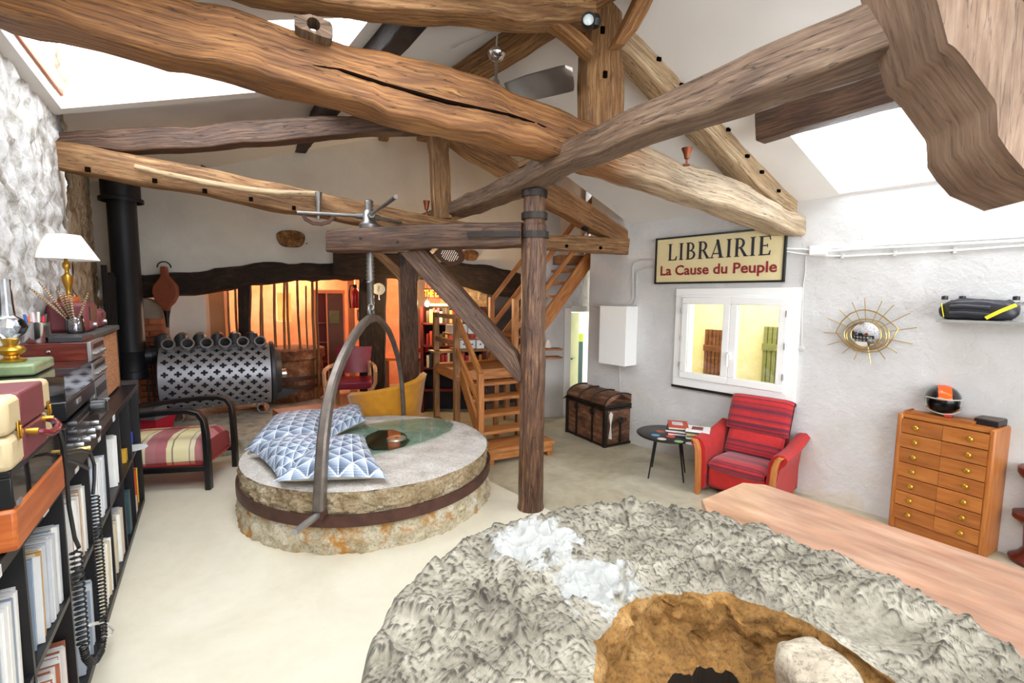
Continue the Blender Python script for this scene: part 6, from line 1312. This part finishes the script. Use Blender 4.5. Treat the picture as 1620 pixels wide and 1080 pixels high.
for row, ci, fill, cols in CELLS:
    zb_ = .634 if row == 'upper' else .052; x = ci * PT + .014; end = ci * PT + PT * fill; k = 0; lean = random.uniform(.03, .10); x += .02
    while x < end and k < 24:
        ms = random.choice([PRO[i] for i in cols]); th, me = random.choice(ms); o = bpy.data.objects.new('record_sleeve', me); C.objects.link(o)
        a = -lean + random.uniform(-.004, .004); X = SS * cos(a) - Z * sin(a) * 1; ZZ = Z * cos(a) + SS * sin(a) * 1; p = S(x + th / 2 + .002, .012 + random.uniform(0, .03), zb_ + th * .08)
        X = (SS * cos(a) - Z * sin(a)); ZZ = (SS * sin(a) + Z * cos(a)); sc_ = random.choice((1, 1, .985, 1.0))
        o.matrix_world = Matrix(((X.x, SN.x, ZZ.x, p.x), (X.y, SN.y, ZZ.y, p.y), (X.z, SN.z, ZZ.z, p.z), (0, 0, 0, 1)))
        tag(o, '%s record sleeve from the far side of the %s %s shelf cell' % (ORD[k], cn[ci], row), 'record', 'records in the %s %s cell of the black shelf' % (cn[ci], row)); k += 1; x += th + .0012
# odd things in the far cells
def small(name, label, cat, mb, mat, bevel=.002): return tag(mb.build(name, mat, bevel=bevel), label, cat)
small('blue_lighter_case', 'small bright blue case in the first upper shelf cell', 'case', sbox(.06, .1, .05, .12, .634, .75), plain('bright_blue', '2050d8', .4))
small('white_dish', 'thin white disc lying over the edge of the first upper shelf cell', 'disc', MB().lathe([(.001, 0), (.12, 0), (.12, .004), (.001, .005)], S(.25, .04, .634), n=28), 'boxwhite', 0)
small('yellow_box', 'small yellow box in the second upper shelf cell', 'box', sbox(.62, .72, .03, .12, .634, .74), plain('mustard_card', 'd8a830', .6))
small('orange_folder', 'orange cardboard folder standing in the first lower shelf cell', 'folder', sbox(.2, .27, .03, .3, .052, .42), plain('orange_card', 'e8501c', .6))
small('yellow_folder', 'yellow folder beside the orange one in the first lower shelf cell', 'folder', sbox(.1, .14, .03, .3, .052, .4), plain('yellow_card', 'e8c030', .6))
small('teal_binder', 'dark teal binder standing in the second lower shelf cell', 'binder', sbox(.75, .86, .015, .33, .052, .41), plain('teal_binder', '34525c', .5, var=.25))
small('paper_stack', 'loose white papers in the first lower shelf cell', 'paper', sbox(.33, .42, .02, .25, .052, .2), 'boxwhite')

# amplifier
am = thing('amplifier', 'black stereo amplifier with knobs under the turntable', 'amplifier', S(2.42, .18, 1.2))
sbox(2.04, 2.80, .0, .36, 1.215, 1.44).build('case', 'black', am, bevel=.004); sbox(2.02, 2.82, -.02, .0, 1.205, 1.445).build('front_plate', 'black', am, bevel=.002)
for s_ in (2.1, 2.72): sbox(s_ - .03, s_ + .03, .03, .09, 1.2, 1.216).build('foot', 'rubber', am)
def knob(px, py, r, l, mat='black', name='knob', par=None):
    s_, z = sz(px, py, -.03); return MB().lathe([(r * .9, 0), (r, .004), (r, l * .8), (r * .85, l), (.001, l)], S(s_, -.02, z), -SN, 18).build(name, mat, par)
knob(147, 644, .042, .07, par=am, name='volume_knob')
for x, y in ((112, 671), (112, 684), (112, 696), (148, 668), (152, 677), (142, 681), (134, 695), (123, 704), (143, 690)): knob(x, y, .013, .035, 'dgrey' if x < 120 else 'steel_lt', par=am)
sbox(2.1, 2.74, -.023, -.02, 1.408, 1.414).build('printed_line', 'steel', am)
# turntable
tt_ = thing('turntable', 'black turntable with clear acrylic lid on top of the amplifier', 'turntable', S(2.32, .2, 1.445))
for s_ in (2.05, 2.6):
    for d_ in (.04, .34): MB().lathe([(.03, 0), (.03, .02), (.001, .02)], S(s_, d_, 1.445), n=12).build('foot', 'rubber', tt_)
sbox(1.98, 2.68, -.005, .4, 1.465, 1.55).build('plinth', 'black', tt_, bevel=.005)
sbox(2.38, 2.47, -.009, -.004, 1.5, 1.525).build('badge', 'steel_lt', tt_)
MB().lathe([(.001, 0), (.15, 0), (.15, .02), (.001, .022)], S(2.37, .2, 1.552), n=40).build('platter', 'steel_lt', tt_); MB().tube([S(2.06, .32, 1.6), S(2.08, .12, 1.6), S(2.16, .08, 1.59)], .006, 8).build('tonearm', 'chrome', tt_)
b = MB(); sbox(2.0, 2.66, .0, .385, 1.676, 1.68, b); sbox(2.0, 2.66, .0, .004, 1.552, 1.676, b); sbox(2.0, 2.66, .381, .385, 1.552, 1.676, b); sbox(2.0, 2.004, .004, .381, 1.552, 1.676, b); sbox(2.656, 2.66, .004, .381, 1.552, 1.676, b); b.build('acrylic_lid', 'acrylic', tt_)
# wooden phonograph with smoked lid
ph = thing('phonograph', 'orange wood phonograph with black smoked lid under the suitcase', 'record player', S(3.28, .15, 1.2))
sbox(2.96, 3.63, -.04, .35, 1.212, 1.36, grain=0).build('wood_case', 'orangewood', ph, bevel=.012)
b = MB(); sbox(2.97, 3.62, -.035, .345, 1.47, 1.495, b); 
for a_, b2 in ((2.97, 2.985), (3.605, 3.62)): sbox(a_, b2, -.035, .345, 1.362, 1.47, b)
sbox(2.985, 3.605, .33, .345, 1.362, 1.47, b); b.build('lid_frame', 'black', ph, bevel=.004)
sbox(2.985, 3.605, -.032, -.026, 1.362, 1.47).build('smoked_pane', plain('smoked_black_pane', '1c1c20', .06, var=.05, bump=0, Coat_Weight=.5), ph)
s_, z = sz(32, 792, -.045); sbox(s_ - .02, s_ + .02, -.046, -.04, z - .008, z + .008).build('badge', 'steel_lt', ph)
for s_ in (3.02, 3.56): sbox(s_ - .03, s_ + .03, .0, .06, 1.2, 1.213).build('foot', 'rubber', ph)
# suitcase
su = thing('suitcase_player', 'cream and maroon suitcase record player with brass latches on top of the phonograph', 'suitcase', S(3.4, .12, 1.497))
M['cream_leather'] = plain('cream_leatherette', 'ccb890', .5, var=.1, bump=.4, bs=120); M['maroon_l'] = plain('maroon_leatherette', '74343a', .5, var=.12, bump=.4, bs=120)
sbox(3.15, 3.66, -.05, .30, 1.5, 1.615).build('lower_case', 'cream_leather', su, bevel=.02); sbox(3.15, 3.66, -.05, .30, 1.62, 1.745).build('lid', 'cream_leather', su, bevel=.02)
sbox(3.26, 3.54, -.053, .303, 1.503, 1.614).build('lower_band', 'maroon_l', su, bevel=.008); sbox(3.26, 3.54, -.053, .303, 1.621, 1.748).build('lid_band', 'maroon_l', su, bevel=.008)
for s_ in (3.21, 3.575):
    b = MB(); sbox(s_ - .014, s_ + .014, -.056, -.05, 1.59, 1.655, b); sbox(s_ - .008, s_ + .008, -.062, -.055, 1.6, 1.64, b); b.build('latch', 'brass', su, bevel=.003)
MB().tube([S(3.3, -.055, 1.60), S(3.31, -.09, 1.59), S(3.34, -.105, 1.575), S(3.40, -.11, 1.57), S(3.46, -.105, 1.575), S(3.49, -.09, 1.59), S(3.50, -.055, 1.60)], [.008, .011, .013, .014, .013, .011, .008], 10).build('handle', plain('handle_maroon', '6a1c26', .25), su)
for s_ in (3.3, 3.5): MB().tube([S(s_, -.05, 1.6), S(s_, -.085, 1.597)], .012, 10).build('handle_mount', 'brass', su)
# green stone block and oil lamp
gb = sbox(2.22, 2.58, .12, .33, 1.682, 1.74); gb.m = 0; tag(gb.build('green_block', plain('green_glazed_block', '7f9068', .35, var=.5, bump=.3, bs=15), bevel=.012), 'mottled green block carrying the oil lamp on the turntable lid', 'block')
ol = S(2.42, .24, 1.742); lp = thing('oil_lamp', 'old oil lamp with brass burner and tall glass chimney on the green block', 'oil lamp', ol)
MB().lathe([(.001, 0), (.055, 0), (.058, .012), (.03, .02), (.028, .03), (.05, .045), (.058, .06), (.05, .075), (.026, .085), (.03, .1), (.036, .115), (.03, .12)], ol, n=26).build('brass_font', 'brass', lp)
MB().lathe([(.034, .12), (.06, .145), (.072, .175), (.06, .21), (.03, .235), (.026, .3), (.024, .42)], ol, n=26, cap=False).build('glass_chimney', 'acrylic', lp)
MB().tube([ol + Z * .1, ol + Z * .1 + SS * -.07], .006, 6).lathe([(.016, 0), (.016, .008), (.001, .008)], ol + Z * .1 - SS * .07, -SS, 12).build('wick_knob', 'brass', lp)
# hi-fi stack
for k, (z0, z1, mt_, lb) in enumerate(((1.2, 1.49, 'steel_lt', 'lowest silver hi-fi unit of the stack beside the turntable'), (1.5, 1.62, 'mahog', 'middle mahogany-sided hi-fi unit of the stack beside the turntable'), (1.635, 1.765, 'mahog', 'upper mahogany-sided hi-fi unit of the stack under the pen tin'))):
    u_ = thing('hifi_unit', lb, 'hi-fi unit', S(1.43, .24, z0))
    sbox(1.2, 1.66, .07, .43, z0 + .008, z1).build('case', mt_, u_, bevel=.004); sbox(1.19, 1.67, .05, .07, z0 + .004, z1 + .002).build('front_plate', 'steel_lt', u_, bevel=.002)
    for j in range(5): MB().lathe([(.012, 0), (.012, .02), (.001, .02)], S(1.26 + j * .08, .05, lerp(z0, z1, .35)), -SN, 12).build('knob', 'steel', u_)
    sbox(1.24, 1.6, .046, .05, lerp(z0, z1, .62), lerp(z0, z1, .85)).build('dial_window', 'black', u_)
    for s_ in (1.26, 1.6): sbox(s_ - .02, s_ + .02, .1, .14, z0 - .0, z0 + .009).build('foot', 'rubber', u_)
    MB().lathe([(.001, 0), (.012, 0), (.01, .008), (.001, .01)], S(1.66, .26, lerp(z0, z1, .6)), SS, 10).build('side_screw', 'chrome', u_)
small('slim_player', 'slim black player lying on top of the hi-fi stack', 'player', sbox(1.3, 1.6, .1, .27, 1.767, 1.80), 'dgrey')
cbn = thing('cork_speaker', 'tall loudspeaker cabinet with cork-textured front at the far end of the shelf', 'speaker', S(.42, .29, 1.2))
n = NT('speckled_cork'); v = n.map('Object'); n.col(n.ramp(n.noise(v, 70, 5, .8), [(.38, '7a4020'), (.48, 'b87848'), (.58, 'd8a880')])); n.bump(n.noise(v, 90, 4), .6, .004); M['cork'] = n.set(.9)
sbox(.03, .84, .15, .43, 1.2, 1.74).build('cabinet', 'black', cbn, bevel=.004); sbox(.05, .82, .125, .15, 1.22, 1.73).build('cork_front', 'cork', cbn)
for s_ in (.035, .835): sbox(s_ - .012, s_ + .012, .12, .16, 1.2, 1.745).build('edge_strip', 'pine_old', cbn)
small('dark_slab', 'rough dark slab lying over the cork speaker and hi-fi stack', 'board', sbox(.0, 1.18, .1, .44, 1.746, 1.79), plain('dark_rough_slab', '4a4440', .8, var=.4, bump=.5, bs=30), .008)
for k, (s0, s1, d0_, d1_, z1, lb) in enumerate(((.62, 1.0, .16, .40, 2.02, 'larger maroon box radio under the table lamp'), (.16, .42, .17, .36, 1.95, 'smaller maroon box radio with bevelled face right of the table lamp'))):
    r_ = thing('box_radio', lb.replace('bevelled', 'chamfered'), 'radio', S((s0 + s1) / 2, (d0_ + d1_) / 2, 1.79)); sbox(s0, s1, d0_, d1_, 1.79, z1).build('case', 'maroon_l', r_, bevel=.03)
    MB().lathe([(.001, 0), (.02, 0), (.018, .02), (.001, .02)], S((s0 + s1) / 2, d0_, 1.84), -SN, 14).build('tuning_knob', 'steel_lt', r_)
    sbox(s0 + .05, s1 - .05, d0_ - .006, d0_, 1.88, z1 - .03).build('speaker_grille', 'black', r_)
lo_ = S(.84, .29, 2.02); tl_ = thing('table_lamp', 'brass baluster table lamp with white cone shade on the maroon radio', 'lamp', lo_)
MB().lathe([(.001, 0), (.065, 0), (.07, .02), (.06, .045), (.001, .045)], lo_, n=26).build('wood_foot', 'orangewood', tl_)
MB().lathe([(.03, .045), (.03, .055), (.015, .07), (.014, .09), (.022, .12), (.032, .16), (.036, .2), (.022, .215), (.014, .225), (.012, .25), (.024, .27), (.026, .3), (.012, .32), (.01, .34)], lo_, n=24).build('brass_baluster', 'brass', tl_)
shd = NT('white_lampshade'); shd.col('f4f2ee'); M['shade'] = shd.set(.8, 0, Transmission_Weight=.0)
MB().lathe([(.205, .33), (.1, .52)], lo_, n=40, cap=False).build('lamp_shade', 'shade', tl_); MB().tube([lo_ + Z * .34, lo_ + Z * .5], .005, 5).build('harp', 'brass', tl_)
vo = S(1.1, .22, 1.79); vs_ = thing('glass_vase', 'clear glass jar holding striped feathers and dried stems', 'vase', vo)
MB().lathe([(.001, .004), (.05, .004), (.055, .02), (.055, .1), (.048, .115), (.052, .13), (.049, .13), (.045, .115), (.051, .1), (.051, .02), (.001, .012)], vo, n=24, cap=False).build('jar', 'acrylic', vs_)
n = NT('striped_feather'); v = n.map('UV'); wv = n.new('TexWave', _Scale=7.0, _Distortion=3.0); n.l.new(v, wv.inputs[0]); n.col(n.ramp(wv.outputs['Fac'], [(.35, '6a4c34'), (.55, 'd0b898')])); M['feather'] = n.set(.8)
for k, (a, l, w_, ln_) in enumerate(((-1.0, .34, .012, 1), (-.85, .30, .012, 1), (-.75, .26, .03, 0), (-.45, .24, .035, 0), (-.2, .22, .035, 0), (.05, .2, .035, 0), (.3, .22, .032, 0), (-.6, .33, .02, 0))):
    base = vo + Z * .05; tipd = (SS * -a * -1 * .8 + Z * 1.0 + SN * (.1 * (k % 3 - 1))).normalized(); tipd = (SS * (-a * .6) - SN * (a * .75) + Z + SN * (.1 * (k % 3 - 1))).normalized()
    sd_ = tipd.cross(SN).normalized(); o = MB().grid(lambda p, q, base=base, tipd=tipd, sd_=sd_, l=l, w_=w_: base + tipd * (p * (l + .05)) + sd_ * ((q - .5) * 2 * w_ * (max(.12, sin(min(1, max(0, p - .2) / .8) * pi * .93) ** .7))) + SN * (.008 * (1 - (2 * q - 1) ** 2)), 14, 4, us=l * 3, vs=w_ * 3).build('feather', 'feather')
    tag(o, ['tall thin dried stem leaning far left in the glass jar', 'second thin dried stem leaning left in the glass jar', 'striped feather leaning left in the glass jar', 'broad striped feather left of the middle of the glass jar', 'broad striped feather near the middle of the glass jar', 'upright striped feather in the glass jar', 'striped feather leaning right in the glass jar', 'long narrow feather between the stems in the glass jar'][k], 'feather', 'feathers in the glass jar')
po = S(1.55, .33, 1.767); pt = tag(MB().lathe([(.001, 0), (.065, 0), (.068, .005), (.066, .13), (.069, .135), (.064, .135), (.063, .01), (.001, .01)], po, n=26, cap=False).build('pen_tin', 'chrome'), 'shiny metal tin full of pens on the hi-fi stack', 'tin')
for k, c in enumerate(('e02030', '202024', 'f0e8d8', 'e86a20', '2060c0', 'f4d8e0')):
    a = k * 1.05; b_ = po + V((cos(a) * .03, sin(a) * .03, .012)); t_ = po + V((cos(a) * .052, sin(a) * .052, .175 + .012 * (k % 3))); o = MB().tube([b_, t_], .008, 6).build('pen', plain('pen_' + c, c, .35, var=0, bump=0))
    tag(o, '%s pen standing in the shiny tin' % ('red', 'black', 'cream', 'orange', 'blue', 'pale pink')[k], 'pen', 'pens in the tin')
# coiled cables in front of the shelf
def helix(pts, r, turns, n_=10):
    pts = [V(p) for p in pts]; L = [0]
    for a, b in zip(pts, pts[1:]): L.append(L[-1] + (b - a).length)
    out = []; N = int(turns * n_)
    for i in range(N + 1):
        l = L[-1] * i / N; j = max(q for q in range(len(L) - 1) if L[q] <= l + 1e-9); f = (l - L[j]) / (L[j + 1] - L[j]); p = lerp(pts[j], pts[j + 1], f); t = (pts[j + 1] - pts[j]).normalized(); e1 = (SS - t * SS.dot(t)).normalized(); e2 = t.cross(e1); a = 2 * pi * i / n_
        out.append(p + (e1 * cos(a) + e2 * sin(a)) * r)
    return out
CQ = lambda pts, d=-.09: [Pl(S(0, d, 0), SS)(x, y) for x, y in pts]
hc1 = thing('headphone_cable', 'black coiled headphone cable looping down from the amplifier to the floor end of the shelf', 'cable', CQ([(150, 1045)])[0])
MB().tube(CQ([(106, 715), (128, 711), (143, 716), (149, 735), (149, 760), (147, 781)]), .008, 6).build('plain_lead', 'rubber', hc1)
MB().tube(helix(CQ([(150, 783), (155, 850), (160, 920), (163, 975)]), .017, 34), .0045, 5, cap=False).build('stretched_coil', 'rubber', hc1)
MB().tube(helix(CQ([(163, 975), (164, 1005), (160, 1030), (152, 1044), (143, 1048), (136, 1040), (132, 1022)]), .013, 36), .0045, 5, cap=False).build('tight_coil', 'rubber', hc1)
MB().tube(helix(CQ([(132, 1022), (128, 970), (124, 920), (120, 872)]), .02, 19), .0045, 5, cap=False).build('loose_coil', 'rubber', hc1)
MB().tube(CQ([(120, 872), (125, 866), (118, 850), (109, 800), (105, 745), (100, 705), (92, 676), (84, 668)]), .008, 6).build('upper_lead', 'rubber', hc1)
s_, z = sz(106, 715); MB().tube([S(s_, -.02, z), S(s_ - .03, -.1, z)], .011, 10).build('jack_plug', 'gold', hc1)
tag(MB().tube(CQ([(103, 727), (115, 729), (127, 734), (139, 741)], -.05), .009, 6).build('black_cable', 'rubber'), 'short black cable lying over the shelf edge below the amplifier', 'cable')
tag(MB().tube(CQ([(140, 989), (155, 985), (172, 987), (180, 995), (176, 1005), (162, 1009)], -.06), .008, 6).build('white_cable', 'boxwhite'), 'loop of white cable at the foot of the shelf', 'cable')

# striped armchair behind the shelf end
q0 = V((-3.25, 4.90, 0)); cx_, cy_ = V((.985, .17, 0)).normalized(), V((-.17, .985, 0)).normalized()
def Bc(x, y, z): return q0 + cx_ * x + cy_ * y + Z * z
sa_ = thing('striped_armchair', 'low armchair with black bentwood arms and red and cream striped seat', 'armchair', Bc(-.35, .35, 0))
for y in (0, .7):
    sec = [(0, .0), (.0, .3), (-.005, .6), (-.02, .76), (-.07, .835), (-.16, .86), (-.34, .855), (-.62, .83), (-1.05, .77)]
    R = []
    P_ = [Bc(x, y, z) for x, z in sec]
    for i, p in enumerate(P_):
        t = (P_[min(i + 1, 8)] - P_[max(i - 1, 0)]).normalized(); nn = cy_; f = t.cross(nn); w_ = .028 if i < 3 else .024; R.append([p + f * (a * w_) + nn * (b * .04) for a, b in ((1, 1), (1, -1), (-1, -1), (-1, 1))])
    MB().rings(R, sm=False).build('arm', 'black', sa_, bevel=.008)
    MB().box(Bc(-.52, y, .235), (1.06, .05, .06), (cx_, cy_, Z)).build('side_rail', 'black', sa_, bevel=.005)
    MB().box(Bc(-1.05, y, .38), (.06, .05, .78), (cx_, cy_, Z)).build('leg', 'black', sa_, bevel=.005)
n = NT('plaid_damask'); v = n.map('UV'); sx = n.new('SeparateXYZ'); n.l.new(v, sx.inputs[0])
cu = n.ramp(n.math('FRACT', n.math('MULTIPLY', sx.outputs[0], 2.1)), [(.0, 'b87878'), (.18, 'b87878'), (.2, 'e8dcb8'), (.3, '9a8070'), (.32, 'ecdfae'), (.62, 'ecdfae'), (.64, '9a8070'), (.67, 'ecdfae'), (.78, 'b46c70'), (1, 'b87878')], 'CONSTANT')
cv2 = n.ramp(sx.outputs[1], [(0, 'c83040'), (.08, 'ffffff'), (.5, 'ffffff'), (.56, 'f4eeee'), (.62, 'b41c34'), (.7, 'f2e6e2'), (.8, 'c02038'), (.9, 'e8b0b0')], 'CONSTANT')
c = n.mix(.75, cu, cv2, 'MULTIPLY'); n.col(c); M['plaid'] = n.set(.8)
def seat(u, v):
    # u along the chair (front at 0), v wraps from lower near side up over the top to the far side
    pr = [(.035, .27), (.02, .34), (.03, .46), (.08, .535), (.2, .575), (.4, .58), (.58, .56), (.66, .5), (.665, .3)]
    x = v * 8; i = min(int(x), 7); y, z = lerp(pr[i][0], pr[i + 1][0], x - i), lerp(pr[i][1], pr[i + 1][1], x - i)
    xx = -.04 - u * 1.0; k = 1 - max(0, 1 - u / .1) ** 2 * .25; return Bc(xx, y, .27 + (z - .27) * k - .03 * u)
mb = MB().grid(seat, 20, 24, us=1, vs=1); mb.face([mb_i for mb_i in range(len(mb.v), len(mb.v) + 25)], [(0, 0)] * 25); mb.v.extend([seat(0, j / 24) for j in range(25)]); mb.build('seat_cushion', 'plaid', sa_)
MB().box(Bc(-.54, .35, .265), (1.02, .64, .02), (cx_, cy_, Z)).build('red_piping', 'redfab', sa_)
mb = MB().grid(lambda u, v: Bc(-1.08 - .16 * v - .05 * sin(u * pi), lerp(.05, .65, u), lerp(.4, .86, v)), 8, 10).grid(lambda u, v: Bc(-.98 - .16 * v + .03 * sin(u * pi), lerp(.05, .65, u), lerp(.4, .86, v)), 8, 10); mb.build('backrest', 'plaid', sa_)
